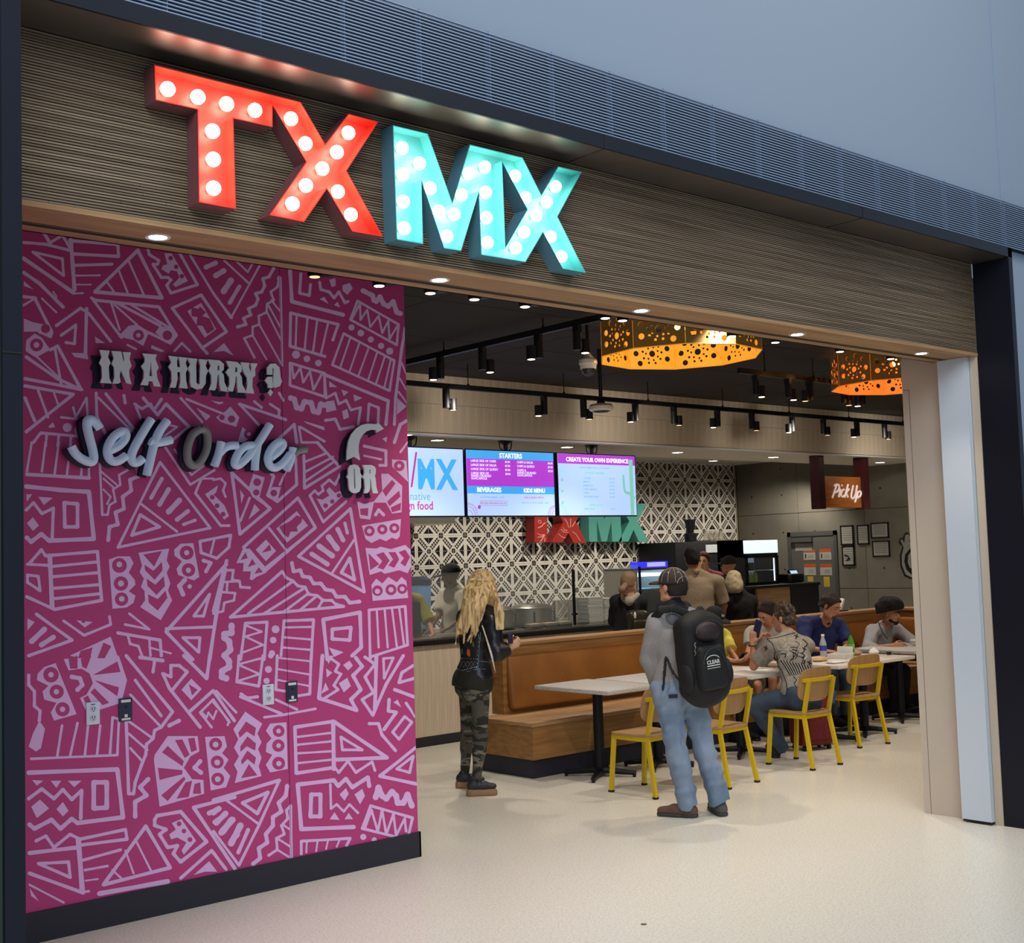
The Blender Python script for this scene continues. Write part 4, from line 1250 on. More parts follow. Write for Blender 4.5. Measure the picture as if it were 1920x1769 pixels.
MB().rbox((-.04, -.02, 0), (.16, .02, .2), r=.01, M=Matrix.Rotation(math.radians(-25), 4, 'X')).build('stand', M_black, t); MB().box((-.02, -.026, .08), (.14, -.021, .18), M=Matrix.Rotation(math.radians(-25), 4, 'X')).build('screen', mat('till_screen', 'A9C4E8', .4, emit='A9C4E8', es=.9), t)
# lit display case in front of the polo shirt
dc = on(1222, 1062, 1, 11.3)
t = thing('display_case', 'glass topped display case with a glowing blue strip', 'display case', (dc.x, 11.3, 0)); W_ = .30
MB().rbox((-W_, 0, 0), (W_, .6, 1.05), r=.01).build('base', M_steel, t); MB().box((-W_, 0, 1.05), (-W_+.02, .6, 1.62)).box((W_-.02, 0, 1.05), (W_, .6, 1.62)).box((-W_, 0, 1.60), (W_, .6, 1.63)).build('frame', M_steel, t)
MB().box((-W_, -.012, 1.63), (W_, .1, 1.71)).build('sign_strip', mat('blue_strip', '2A2AA8', .4, emit='3A3AFF', es=.9), t); MB().box((-.1, -.015, 1.645), (W_-.05, -.011, 1.70)).build('lit_label', mat('blue_label', '9A9AFF', .4, emit='8C8CFF', es=1.6), t)
MB().box((-W_+.02, .02, 1.52), (W_-.02, .5, 1.56)).build('light_bar', mat('case_light', 'CFE9FF', .4, emit='BFE2FF', es=2.2), t); MB().box((-W_+.02, .02, 1.35), (W_-.02, .5, 1.36)).build('shelf', mat('case_shelf', '9FC0CC', .2), t)
MB().box((-W_+.02, .52, 1.05), (W_-.02, .55, 1.6)).build('back_panel', M_white, t)
MB().box((-W_+.02, .004, 1.06), (W_-.02, .008, 1.52)).build('glass', M_glass, t)
# ================================================================ text helper
def text(parent, s, size, x, z, y, m, align='CENTER', bold=0, shear=0, sx=1, name='lettering', off=.001):
    cu = bpy.data.curves.new('t', 'FONT'); cu.body = s; cu.size = size; cu.align_x = align; cu.shear = shear; cu.offset = bold; cu.resolution_u = 2; cu.extrude = .0006
    o = bpy.data.objects.new('t', cu); COL.objects.link(o); dg = bpy.context.evaluated_depsgraph_get(); me = bpy.data.meshes.new_from_object(o.evaluated_get(dg))
    bpy.data.objects.remove(o); bpy.data.curves.remove(cu); me.materials.clear(); me.materials.append(m)
    px, py, pz = parent.location if parent is not None else (0, 0, 0)
    for v in me.vertices: a, b, c = v.co; v.co = (a*sx+x-px, y-off-c-py, b+z-pz)
    return link(name, me, parent)
# ================================================================ menu screens
def em(name, c, s=1.0): return mat(name, c, .4, emit=c, es=s)
E_bg = em('screen_pale', 'A9C6F6', .95); E_blue = em('screen_blue', '3FA0E6', .95); E_pur = em('screen_purple', 'A63BC8', .95); E_wht = em('screen_white', 'EAF2FF', 1.0)
E_mag = em('screen_magenta', 'B03A86', .9); E_teal = em('screen_grey_text', '6C9FC8', .85); E_grn = em('screen_green', '7CC0AE', .9)
def tv(lab, x0, x1):
    z0, z1, y = 2.236, 2.915, 9.62; t = thing('menu_screen', lab, 'screen', ((x0+x1)/2, y, z0), 0, 'menu screens over the counter'); W_ = (x1-x0)/2; H_ = z1-z0
    MB().rbox((-W_, 0, 0), (W_, .05, H_), r=.004).build('housing', mat('screen_bezel', '0E1236', .35), t)
    MB().box((-W_+.012, -.0015, .014), (W_-.012, 0, H_-.012)).build('display', E_bg, t)
    m = MB(); m.tube([(0, .08, H_-.1), (0, .08, BZ-z0-.03)], .022, 10); m.lathe((0, .08, BZ-z0-.04), [(.03, 0), (.07, .03), (.085, .04)], 16); m.build('ceiling_mount', M_blackm, t)
    for s in (-1, 1): MB().tube([(s*.035, .08, H_+.0), (s*.075, .08, H_+.03), (s*.085, .08, BZ-z0-.005)], .006, 6).build('mount_arm', M_blackm, t)
    MB().box((-.12, .05, .1), (.12, .08, .5)).build('bracket', M_blackm, t)
    return t, z0, z1, y-.0015
def rect(t, nm, x0, z0, x1, z1, y, m, off=.0012): return MB().box((x0-t.location.x, y-off-t.location.y, z0-t.location.z), (x1-t.location.x, y-t.location.y, z1-t.location.z)).build(nm, m, t)
def SX(px, py): p = on(px, py, 1, 9.62); return p.x, p.z
t, z0, z1, y = tv('menu screen with big letters MX over the slogan, next to the magenta wall', 6.59, 7.785)
text(t, 'TX', .42, 6.85, 2.50, y, E_mag, bold=.012, sx=.66); m = MB(); 
a = SX(782, 848); b = SX(773, 914); MB().prism([(a[0], a[1]), (a[0]-.022, a[1]), (b[0]-.022, b[1]), (b[0], b[1])], wallframe(y), .0012).build('slash', E_mag).location
bpy.data.objects['slash'].parent = t; bpy.data.objects['slash'].matrix_parent_inverse = Matrix.Translation(-t.location)
text(t, 'M', .40, 7.315, 2.515, y, E_blue, bold=.012, sx=.72); text(t, 'X', .40, 7.565, 2.515, y, E_blue, bold=.014, sx=.80)
text(t, 'be native', .115, 7.36, 2.40, y, E_teal, 'RIGHT', sx=.9); text(t, 'eat foreign food', .115, 7.39, 2.31, y, E_mag, 'RIGHT', bold=.002, sx=.9)
t, z0, z1, y = tv('menu screen with blue STARTERS banner and purple price list', 7.805, 9.005)
L_, R_ = 7.818, 8.992
rect(t, 'banner', L_, 2.82, R_, 2.902, y, E_blue); rect(t, 'price_panel', L_, 2.545, R_, 2.82, y, E_pur); rect(t, 'banner', L_, 2.47, R_, 2.545, y, E_blue)
text(t, 'STARTERS', .068, 8.40, 2.835, y, E_wht, bold=.002, off=.002); text(t, 'BEVERAGES', .062, 8.10, 2.487, y, E_wht, bold=.002, off=.002); text(t, 'KIDS MENU', .058, 8.71, 2.487, y, E_wht, bold=.002, off=.002)
for k, s in enumerate(('LARGE SIDE OF CHIPS', 'LARGE SIDE OF SALSA', 'LARGE SIDE OF QUESO', 'LARGE SIDE OF', 'HAND-CRUSHED', 'GUACAMOLE')): text(t, s, .034, 7.87, 2.785-.041*min(k, 3)-.026*max(0, k-3), y, E_wht, 'LEFT', off=.002)
for k, s in enumerate(('$4.00', '$7.00', '$9.00', '$9.00')): text(t, s, .03, 8.32, 2.785-.041*k, y, E_wht, 'LEFT', off=.002)
for k, s in enumerate(('CHIPS & SALSA', 'CHIPS & QUESO', 'CHIPS &', 'HAND-CRUSHED', 'GUACAMOLE')): text(t, s, .034, 8.48, 2.785-.041*min(k, 2)-.026*max(0, k-2), y, E_wht, 'LEFT', off=.002)
for k, s in enumerate(('$6.00', '$7.00', '$9.00')): text(t, s, .03, 8.91, 2.785-.041*k, y, E_wht, 'LEFT', off=.002)
text(t, 'FOUNTAIN DRINKS   $3.00', .026, 8.14, 2.425, y, E_teal); text(t, 'FROZEN MARGARITA $12.00', .026, 8.15, 2.365, y, E_mag); text(t, 'CHIP & QUESO FIESTA', .028, 8.70, 2.425, y, E_mag); text(t, 'BEEF TACOS WITH CHEESE   $5.00', .024, 8.72, 2.372, y, E_teal)
m = MB()
for a in ((7.98, 2.35, 8.33, 2.353), (7.98, 2.395, 8.33, 2.398), (7.98, 2.35, 7.983, 2.398), (8.327, 2.35, 8.33, 2.398)): m.box((a[0]-t.location.x, y-.001-9.62, a[1]-z0), (a[2]-t.location.x, y-9.62, a[3]-z0))
m.build('price_frame', E_mag, t)
def flourish(t, x, z, sgn, m_, s=1, y=y):
    o = MB(); T_ = t.location
    for r in (.05, .085): o.tube([(x+sgn*r*s*math.cos(a)-T_.x, y-.001-T_.y, z+r*s*math.sin(a)-T_.z) for a in np.linspace(0, 1.5, 10)], .0025, 4)
    for a in np.linspace(.05, 1.5, 9): o.tube([(x+sgn*.1*s*math.cos(a)-T_.x, y-.001-T_.y, z+.1*s*math.sin(a)-T_.z), (x+sgn*.125*s*math.cos(a)-T_.x, y-.001-T_.y, z+.125*s*math.sin(a)-T_.z)], .003, 4)
    o.build('flourish', m_, t, kind='stuff')
flourish(t, L_+.005, 2.255, 1, E_mag); flourish(t, R_-.005, 2.255, -1, E_mag, .8)
MB().lathe((7.965-t.location.x, y-.001-9.62, 2.335-z0), [(.02, 0), (.001, .001)], 12, 0, Matrix.Rotation(math.radians(90), 3, 'X')).build('dot', E_pur, t)
t, z0, z1, y = tv('menu screen with purple CREATE YOUR OWN EXPERIENCE banner and a green cactus', 9.045, 10.245)
L_, R_ = 9.058, 10.232
rect(t, 'banner', L_, 2.80, R_, 2.902, y, E_pur); text(t, 'CREATE YOUR OWN EXPERIENCE', .062, 9.65, 2.825, y, E_wht, bold=.002, off=.002, sx=1.0)
text(t, 'CHOOSE A BURRITO BOWL TACOS OR SALAD', .022, 9.6, 2.755, y, E_teal); text(t, 'CHOOSE A PROTEIN', .03, 9.6, 2.695, y, E_grn, bold=.001)
for k, s in enumerate(('CHICKEN', 'BRISKET', 'BARBACOA', 'PORK CARNITAS', 'STEAK', 'IMPOSSIBLE PLANT')):
    text(t, s, .027, 9.42, 2.64-.04*k, y, E_teal, 'LEFT'); text(t, '$12.00', .027, 9.82, 2.64-.04*k, y, E_teal, 'LEFT')
text(t, 'STREET TACOS', .03, 9.6, 2.35, y, E_grn, bold=.001); text(t, 'THREE TACOS', .024, 9.42, 2.31, y, E_teal, 'LEFT'); text(t, '$13.00', .024, 9.82, 2.31, y, E_teal, 'LEFT')
m = MB(); T_ = t.location
m.rbox((10.135-T_.x, -.0035, .016), (10.195-T_.x, -.0016, .63), r=.0008); m.tube([(10.14-T_.x, -.003, .25), (10.06-T_.x, -.003, .27), (10.045-T_.x, -.003, .33), (10.04-T_.x, -.003, .46)], [.018, .018, .018, .014], 6); m.tube([(10.19-T_.x, -.003, .2), (10.222-T_.x, -.003, .22)], .014, 6)
m.v = [(a, max(-.004, min(-.0016, b)), c) for a, b, c in m.v]; m.build('cactus', E_grn, t)
flourish(t, L_+.005, 2.255, 1, E_grn, 1, y); flourish(t, L_+.005, 2.70, 1, E_grn, .7, y)
m = MB()
for k in range(3): m.lathe((L_+.05-T_.x, -.002, .15+k*.12), [(.018, 0), (.001, .001)], 8, 0, Matrix.Rotation(math.radians(90), 3, 'X'))
m.build('leaves', E_grn, t, kind='stuff')

# ================================================================ pick up sign
M_maroon = mat('maroon_post', '3A1014', .5); M_orw = mix_noise(mat('orange_wood', 'B06A2C', .5), '9C5A22', (3, 3, 40), 4, .4, .6)
t = thing('pick_up_sign', 'hanging orange wood sign with white script Pick Up between maroon posts', 'sign', (14.25, 9.62, 2.33))
xa, za = on(1551, 893, 1, 9.62).x, on(1551, 893, 1, 9.62).z; xb, zb = on(1620, 952, 1, 9.62).x, on(1620, 952, 1, 9.62).z
T_ = t.location
MB().rbox((xa-.06-T_.x, .02, zb-T_.z), (xb+.04-T_.x, .09, za-T_.z), r=.003).build('board', M_orw, t)
for a, b in ((1536, 1549), (1618, 1632)):
    p, q = on(a, 900, 1, 9.6).x, on(b, 900, 1, 9.6).x; MB().box((p-T_.x, -.02, zb-.02-T_.z), (q-T_.x-.03, .12, BZ-T_.z)).build('post', M_maroon, t)
PU = ['1115 420 1070 555', '1088 432 1130 415 1142 450 1125 490 1095 502', '1150 465 1135 548', '1164 432 1168 428', '1188 470 1168 480 1152 525 1175 548 1192 530', '1228 420 1192 552', '1238 465 1207 505 1226 548', '1278 430 1256 540 1270 568 1300 540 1318 430', '1330 490 1296 600', '1332 495 1356 485 1356 530 1325 555']
for s in PU:
    P = [on(x, y_, 1, 9.635) for x, y_ in smooth_path(TB(s, (1360, 830), 5.3333), 1)]
    MB().tube([(p.x-T_.x, .017, p.z-T_.z) for p in P], .014, 8).build('letter', mat('pickup_white', 'E8DCDC', .5, emit='E8DCDC', es=.25), t)
# ================================================================ letters on the tiled wall
M_lr = mat('wall_letter_red', '9E2A24', .5); M_la = mat('wall_letter_aqua', '4F9C92', .5); M_lp = mat('letter_pattern', 'D89A92', .6)
t = thing('wall_letters', 'red TX and aqua MX letters standing off the tiled wall under the screens', 'sign', (0, 0, 0))
for nm, P, m_ in (('letter_T', [(983, 940), (1043, 940), (1043, 958), (1026, 958), (1026, 1017), (1002, 1017), (1002, 958), (983, 958)], M_lr),
                  ('letter_X', [(1036, 940), (1058, 940), (1068, 962), (1080, 940), (1103, 940), (1080, 978), (1100, 1019), (1076, 1019), (1066, 1000), (1054, 1018), (1034, 1017), (1056, 980)], M_lr),
                  ('letter_M', [(1103, 940), (1124, 941), (1133, 975), (1142, 943), (1162, 944), (1166, 1016), (1148, 1016), (1146, 978), (1138, 1016), (1128, 1016), (1119, 975), (1120, 1016), (1105, 1016)], M_la),
                  ('letter_X', [(1160, 944), (1178, 944), (1186, 962), (1194, 945), (1212, 946), (1196, 978), (1216, 1016), (1198, 1016), (1188, 994), (1178, 1016), (1160, 1016), (1180, 978)], M_la)):
    Q = [(on(x, y_, 1, 12.98).x, on(x, y_, 1, 12.98).z) for x, y_ in P]; MB().prism(Q, (Vector((0, 13.16, 0)), UX, UZ, -UY), .18).build(nm, m_, t)
def tq(x, y_): p = on(1000+x/16, 960+y_/16, 1, 12.978); return p
for s in ('130 490 250 440 300 370 360 330', '140 330 160 260 220 270 230 330 180 350', '120 650 200 710 330 690', '120 770 250 760 340 690', '200 910 280 800 340 700', '830 530 900 610 1040 630', '760 680 850 760 960 790', '1170 600 1280 680 1400 880', '930 210 1000 300 1060 470', '1120 210 1110 480', '1260 290 1160 450', '330 900 350 780', '890 470 920 550 1010 560'):
    v = [float(q) for q in s.split()]; MB().tube([tq(a, b) for a, b in zip(v[::2], v[1::2])], .008, 5).build('painted_curl', M_lp, t)
# ================================================================ concrete wall: door, notices, frames, mural
def cw_(px, py): p = on(px, py, 0, CX); return p.y, p.z
y1_, zt_ = cw_(1477, 999); y0_, _ = cw_(1569, 994)
t = thing('door_2', 'grey steel service door in the concrete wall', 'door', (CX, (y0_+y1_)/2, 0)); t['kind'] = 'structure'
D2 = (y1_-y0_)/2; M_dr = mat('grey_door', '5A5A58', .5); M_drf = mat('grey_door_frame', '4A4B4C', .5)
MB().box((-.02, -D2, 0), (.014, -D2+.06, zt_)).box((-.02, D2-.06, 0), (.014, D2, zt_)).box((-.02, -D2, zt_-.07), (.014, D2, zt_)).build('frame', M_drf, t)
MB().box((-.008, -D2+.06, .005), (.014, D2-.06, zt_-.07)).build('door_leaf', M_dr, t)
MB().box((-.06, -.02, zt_-.16), (-.01, .36, zt_-.09)).build('door_closer', M_drf, t); MB().box((-.014, .0, zt_-.30), (-.009, .32, zt_-.18)).build('notice', mat('pale_notice', '8F8F8C', .7), t)
M_or = mat('notice_orange', 'B4532E', .7); M_ny = mat('notice_yellow', 'B5A32A', .7)
def fr(px0, py0, px1, py1): a, b = cw_(px0, py0); c, d = cw_(px1, py1); return min(a, c), min(b, d), max(a, c), max(b, d)
for i, (a, lab) in enumerate((((1507, 1031, 1530, 1050), 'orange topped warning notice on the grey door, upper left'), ((1537, 1030, 1560, 1050), 'orange topped warning notice on the grey door, upper right'), ((1508, 1058, 1531, 1079), 'orange topped notice without figure on the grey door, lower left'), ((1538, 1058, 1561, 1079), 'orange topped notice without figure on the grey door, lower right'))):
    y0, z0, y1, z1 = fr(*a); s = thing('door_notice', lab, 'notice', (CX-.012, (y0+y1)/2, (z0+z1)/2), 0, 'orange and white notices on the grey door'); w, h = (y1-y0)/2, (z1-z0)/2
    MB().box((0, -w, -h), (.003, w, h)).build('sheet', mat('notice_white', 'A9A8A2', .8), s); MB().box((-.001, -w, h*.4), (0, w, h)).build('orange_band', M_or, s)
    m = MB()
    for k in range(3): m.box((-.001, -w*.7, -h*.1-k*h*.25), (0, w*.2, -h*.05-k*h*.25))
    m.build('text_lines', mat('notice_ink', '4A4A48', .8), s, kind='stuff')
    if i < 2: MB().box((-.001, w*.55, -h*.7), (0, w*.75, h*.15)).build('figure', M_black, s)
for a, lab in (((1515, 1081, 1526, 1091), 'small yellow note on the grey door, left one'), ((1545, 1082, 1557, 1101), 'tall yellow note on the grey door, right one')):
    y0, z0, y1, z1 = fr(*a); s = thing('yellow_note', lab, 'note', (CX-.011, (y0+y1)/2, (z0+z1)/2)); MB().box((0, -(y1-y0)/2, -(z1-z0)/2), (.002, (y1-y0)/2, (z1-z0)/2)).build('sheet', M_ny, s)
for k, (a, lab) in enumerate((((1576, 986, 1602, 1022), 'black framed portrait certificate, upper left of five'), ((1607, 985, 1631, 1021), 'black framed portrait certificate, upper middle of five'), ((1633, 981, 1668, 1009), 'black framed landscape certificate, upper right of five'), ((1579, 1024, 1604, 1061), 'black framed picture with a curved drawing below a certificate'), ((1636, 1015, 1670, 1044), 'black framed landscape certificate, lower right of five'))):
    y0, z0, y1, z1 = fr(*a); s = thing('framed_certificate', lab, 'frame', (CX-.02, (y0+y1)/2, (z0+z1)/2), 0, 'framed certificates on the concrete wall'); w, h = (y1-y0)/2, (z1-z0)/2
    MB().box((0, -w, -h), (.02, -w+.02, h)).box((0, w-.02, -h), (.02, w, h)).box((0, -w, -h), (.02, w, -h+.02)).box((0, -w, h-.02), (.02, w, h)).build('frame', M_black, s)
    MB().box((.006, -w+.02, -h+.02), (.012, w-.02, h-.02)).build('certificate', mat('cert_paper', '9C9B97', .8), s)
    m = MB()
    for q in range(6): z = h*.6-q*h*.22; m.box((.005, -w*.7, z), (.006, w*.7, z+.008))
    m.build('text_lines', mat('cert_ink', '5C5C58', .8), s, kind='stuff')
    if k == 3: MB().tube([(.005, w*.6, h*.1), (.005, w*.1, 0), (.005, -w*.2, -h*.3), (.005, w*.3, -h*.45)], .012, 6).build('drawing', M_black, s)
# painted heart emblem
ht = thing('wall_emblem', 'black and white painted heart emblem on the concrete wall by the jamb', 'mural', (CX, 10.0, 1.6)); T_ = ht.location
def hp(x, y_): a, b = cw_(1360+x/5.3333, 830+y_/5.3333); return (a, b)
def hpoly(nm, s, m_, lay):
    v = [float(q) for q in s.split()]; P = [hp(a, b) for a, b in zip(v[::2], v[1::2])]
    MB().prism(P, (Vector((-.001*lay, -T_.y, -T_.z)), UY, UZ, -UX), .001).build(nm, m_, ht)
hpoly('outline', '1740 960 1770 955 1800 900 1840 905 1860 940 1900 930 1960 960 2000 1060 1990 1200 1930 1330 1860 1370 1790 1340 1750 1240 1745 1130 1770 1040 1735 1010', M_black, 1)
hpoly('fill', '1750 970 1775 975 1790 1010 1800 930 1830 915 1850 950 1840 1000 1900 950 1950 980 1980 1060 1970 1190 1920 1310 1860 1350 1805 1320 1768 1230 1765 1130 1785 1050 1760 1000', mat('emblem_white', '8C8A86', .8), 2)
hpoly('inner', '1800 1120 1850 1060 1930 1060 1950 1150 1920 1270 1860 1320 1810 1270 1790 1190', M_black, 3)
hpoly('core', '1830 1130 1860 1090 1910 1090 1920 1160 1900 1230 1850 1260 1825 1200', mat('emblem_white', '8C8A86', .8), 4)

# ================================================================ track lights
def track(lab, a, b, rods, grp=None):
    a, b = Vector(a), Vector(b); t = thing('light_track', lab, 'track', a, 0, grp); d = b-a
    n = Vector((-d.y, d.x, 0)).normalized()*.02
    m = MB(); m.add([p+s for p in (Vector(), d) for s in (n-UZ*.02, -n-UZ*.02, -n+UZ*.025, n+UZ*.025)], [(0, 3, 2, 1), (4, 5, 6, 7), (0, 1, 5, 4), (1, 2, 6, 5), (2, 3, 7, 6), (3, 0, 4, 7)]); m.build('rail', M_black, t)
    for k in range(rods):
        p = d*((k+.5)/rods); MB().tube([p+UZ*.02, p+UZ*(CZ-a.z)], .005, 6).build('hanger_rod', M_black, t)
        MB().lathe(p+UZ*(.02), [(.016, 0), (.01, .02)], 10).build('clamp', M_black, t)
    return t
track('long black lighting track in front of the cream bulkhead', (5.4, 8.8, 3.375), (16.2, 8.8, 3.375), 9)
track('black lighting track running from the mural wall side towards the bulkhead', (6.3, 6.2, 3.50), (6.3, 8.6, 3.50), 2)
track('short black lighting track under the dark ceiling, right half', (8.75, 6.93, 3.40), (11.0, 6.97, 3.40), 3)
track('black lighting track right behind the oak lintel', (3.2, 5.45, 3.51), (9.2, 5.45, 3.51), 5)
def make_head(lab, x, y, z, side, hi, grp):
    t = thing('track_spotlight', lab, 'spotlight', (x, y, z), 0, grp)
    MB().box((-.018, -.03, -.045), (.018, .03, -.0)).build('adapter', M_black, t)
    MB().lathe((0, 0, -.045-.13), [(.034, 0), (.034, .13)], 14).build('driver_can', M_black, t)
    MB().lathe((side*.075, 0, -.19), [(.037, .0), (.037, .10)], 14).build('lamp_can', M_black, t)
    MB().box((min(0, side*.07), -.01, -.13), (max(0, side*.07), .01, -.11)).build('arm', M_black, t)
    MB().lathe((side*.075, 0, -.1915), [(.001, -.001), (.026, -.001), (.028, .002)], 14).build('lens', M_lens if hi else M_lensdim, t)
    return t
M_lens = mat('spot_lens', 'FFF0D8', .5, emit='FFE9C8', es=10); M_lensdim = mat('spot_lens_dim', 'D8B98A', .5, emit='FFDCA8', es=1.2)
h_hi = None
def head(lab, x, y, z, side, hi, grp):
    return make_head(lab, x, y, z, side, hi, grp)
mainx = [(6.94, 1), (8.13, -1), (8.66, 1), (9.40, -1), (9.99, 1), (10.70, -1), (11.30, 1), (12.05, -1), (12.66, 1), (13.36, -1), (13.97, 1)]
ORD = ['first', 'second', 'third', 'fourth', 'fifth', 'sixth', 'seventh', 'eighth', 'ninth', 'tenth', 'eleventh', 'twelfth']
for k, (x, s) in enumerate(mainx): head(f'black L-shaped spotlight on the long bulkhead track, {ORD[k]} from the mural wall', x, 8.8, 3.355, s, s < 0, 'spotlights on the bulkhead track')
for k, (px, py) in enumerate(((826, 711), (905, 688), (1010, 668), (1083, 646))):
    p = on(px, py, 0, 6.3); head(f'black spotlight on the track beside the mural wall, {ORD[k]} from the bulkhead', 6.3, p.y, 3.48, -1 if k % 2 == 0 else 1, True, 'spotlights on the side track')
for k, px in enumerate((1418, 1478, 1518, 1582, 1615)):
    p = on(px, 735, 1, 6.95); head(f'black spotlight on the short right track, {ORD[k]} from its left end', p.x, 6.95, 3.38, (1, 1, -1, 1, -1)[k], k in (0, 1, 4), 'spotlights on the short track')
for k, (px, py) in enumerate(((590, 519), (711, 541), (807, 553), (890, 577), (985, 590), (1135, 598), (1168, 621), (1372, 626), (1454, 646), (1575, 660), (1670, 671))):
    p = on(px, py, 1, 5.45); head(f'black spotlight close behind the oak lintel, {ORD[k]} from the magenta wall side', p.x+.075, 5.45, 3.49, -1, k != 0, 'spotlights behind the lintel')
# ================================================================ ceiling cameras
c = on(1103, 690, 1, 6.6); t = thing('dome_camera', 'white dome security camera with clear bubble hanging on a thin black stem', 'camera', (c.x, c.y, c.z))
MB().tube([(0, 0, .12), (0, 0, CZ-c.z)], .012, 8).build('stem', M_black, t); MB().lathe((0, 0, 0), [(.058, -.01), (.062, .02), (.07, .03), (.066, .06), (.03, .09), (.018, .12)], 24).build('housing', mat('camera_white', 'D6D0C2', .3), t)
MB().lathe((0, 0, -.01), [(.001, -.052), (.03, -.044), (.047, -.025), (.052, 0)], 20).build('bubble', mat('smoked_bubble', '2A2A2A', .08), t)
c = on(1127, 765, 1, 7.6); t = thing('dome_camera', 'cream disc shaped multi-lens camera at the end of a long black pole', 'camera', (c.x, c.y, c.z))
MB().tube([(0, 0, .06), (0, 0, CZ-c.z)], .018, 10).build('pole', M_black, t); MB().lathe((0, 0, 0), [(.085, -.03), (.105, -.015), (.108, .01), (.09, .03), (.03, .04)], 28).build('housing', mat('camera_white', 'D6D0C2', .3), t)
MB().lathe((0, 0, -.03), [(.06, -.008), (.078, 0)], 24).build('lens_ring', M_black, t); MB().lathe((0, 0, .035), [(.04, 0), (.025, .04), (.02, .05)], 14).build('collar', M_black, t)
# ================================================================ perforated drum pendants
def pendant(lab, x, y, z, R, H, lampc, incol):
    t = thing('drum_pendant', lab, 'pendant lamp', (x, y, z)); NS = 10
    M_in = mat('shade_inner_'+incol, incol, .6, emit=incol, es=.42); M_out = mat('shade_outer', 'A07A38', .7)
    for k in range(NS):
        a0, a1 = 2*math.pi*(k+.25)/NS, 2*math.pi*(k+1.25)/NS
        p0 = Vector((R*math.cos(a0), R*math.sin(a0), 0)); p1 = Vector((R*math.cos(a1), R*math.sin(a1), 0)); ux = (p1-p0).normalized(); w = (p1-p0).length; nn = ux.cross(UZ)
        holes = []
        def hole(cx_, cz_, r, n=10): holes.append([(cx_+r*math.cos(2*math.pi*q/n), cz_+r*math.sin(2*math.pi*q/n)) for q in range(n)])
        cx_, cz_ = w/2, H*.42
        hole(cx_, cz_, .026)
        for q in range(7): a = q*2*math.pi/7; hole(cx_+.052*math.cos(a), cz_+.052*math.sin(a), .009, 7)
        for q in range(9): a = q*2*math.pi/9+.2; hole(cx_+.080*math.cos(a), cz_+.078*math.sin(a), .0105, 7)
        for q in range(9):
            a = q*2*math.pi/9; hx, hz = cx_+.135*math.cos(a), cz_+.122*math.sin(a)
            if .028 < hx < w-.028 and .028 < hz < H-.028: hole(hx, hz, .0225)
        out = [(0.001, 0), (w-.001, 0), (w-.001, H), (.001, H)]
        m = MB(); m.prism(out, (p0, ux, UZ, nn), .004, 1, holes=holes, side=0)
        # inner skin glows with the lamp light
        m2 = MB(); m2.prism(out, (p0-nn*.001, ux, UZ, -nn), 0, 0, holes=holes)
        m.add(m2.v, m2.f, 0); m.build('shade_panel', [M_in, M_out], t)
        if k % 2 == 0: 
            m = MB(); m.tube([p0+ux*.01+UZ*H*.2-nn*.01, p0+ux*.06+UZ*H*.45-nn*.012], .007, 5); m.tube([p0+ux*(w-.01)+UZ*H*.3-nn*.01, p0+ux*(w-.06)+UZ*H*.6-nn*.012], .007, 5); m.build('rib', M_in, t)
    m = MB(); m.tube([(R*math.cos(2*math.pi*(k+.25)/NS), R*math.sin(2*math.pi*(k+.25)/NS), .002) for k in range(NS)], .006, 5, closed=True, smooth=False); m.build('bottom_rim', M_in, t)
    for k in range(3):
        a = 2*math.pi*k/3; MB().tube([(R*.98*math.cos(a), R*.98*math.sin(a), H), (0, 0, min(CZ-z, H+.06))], .004, 5).build('hanger', M_black, t)
    MB().sphere((0, 0, H*.75), .05, 0, 12).build('lamp_globe', mat('pendant_globe', 'FFD9A0', .5, emit='FFC978', es=4), t); MB().tube([(0, 0, H*.75+.04), (0, 0, CZ-z)], .008, 6).build('cord', M_black, t)
    l = bpy.data.lights.new('pendant_lamp', 'POINT'); l.energy = 14; l.color = lampc; l.shadow_soft_size = .06; o = bpy.data.objects.new('pendant_lamp', l); COL.objects.link(o); o.location = (x, y, z+H*.5)
pendant('large yellow drum pendant with punched holes left of centre', 7.10, 6.17, 3.28, .61, .29, (1, .62, .22), 'E39A2C')
pendant('orange drum pendant with punched holes beside the right jamb', 10.18, 6.24, 3.27, .60, .30, (1, .45, .15), 'F0822C')
# ================================================================ small square lights of the kitchen ceiling
for k, (px, py) in enumerate(((820, 825), (1063, 838), (1270, 848), (1337, 864), (1450, 857), (1608, 865), (1650, 867), (760, 815))):
    p = on(px, py, 2, BZ) if k != 3 else on(px, py, 2, KZ); z = BZ if k != 3 else KZ
    t = thing('square_downlight', f'small square lit downlight in the low ceiling, {ORD[k]} of the row' if k != 3 else 'small square downlight in the higher kitchen ceiling near the tiles', 'downlight', (p.x, p.y, z-.001), 0, 'square downlights over the counter')
    MB().box((-.06, -.06, -.006), (.06, .06, 0)).build('trim', M_white, t); MB().box((-.045, -.045, -.0075), (.045, .045, -.006)).build('lens', mat('strip_lens', 'FFF8EC', .5, emit='FFF4E2', es=12), t)
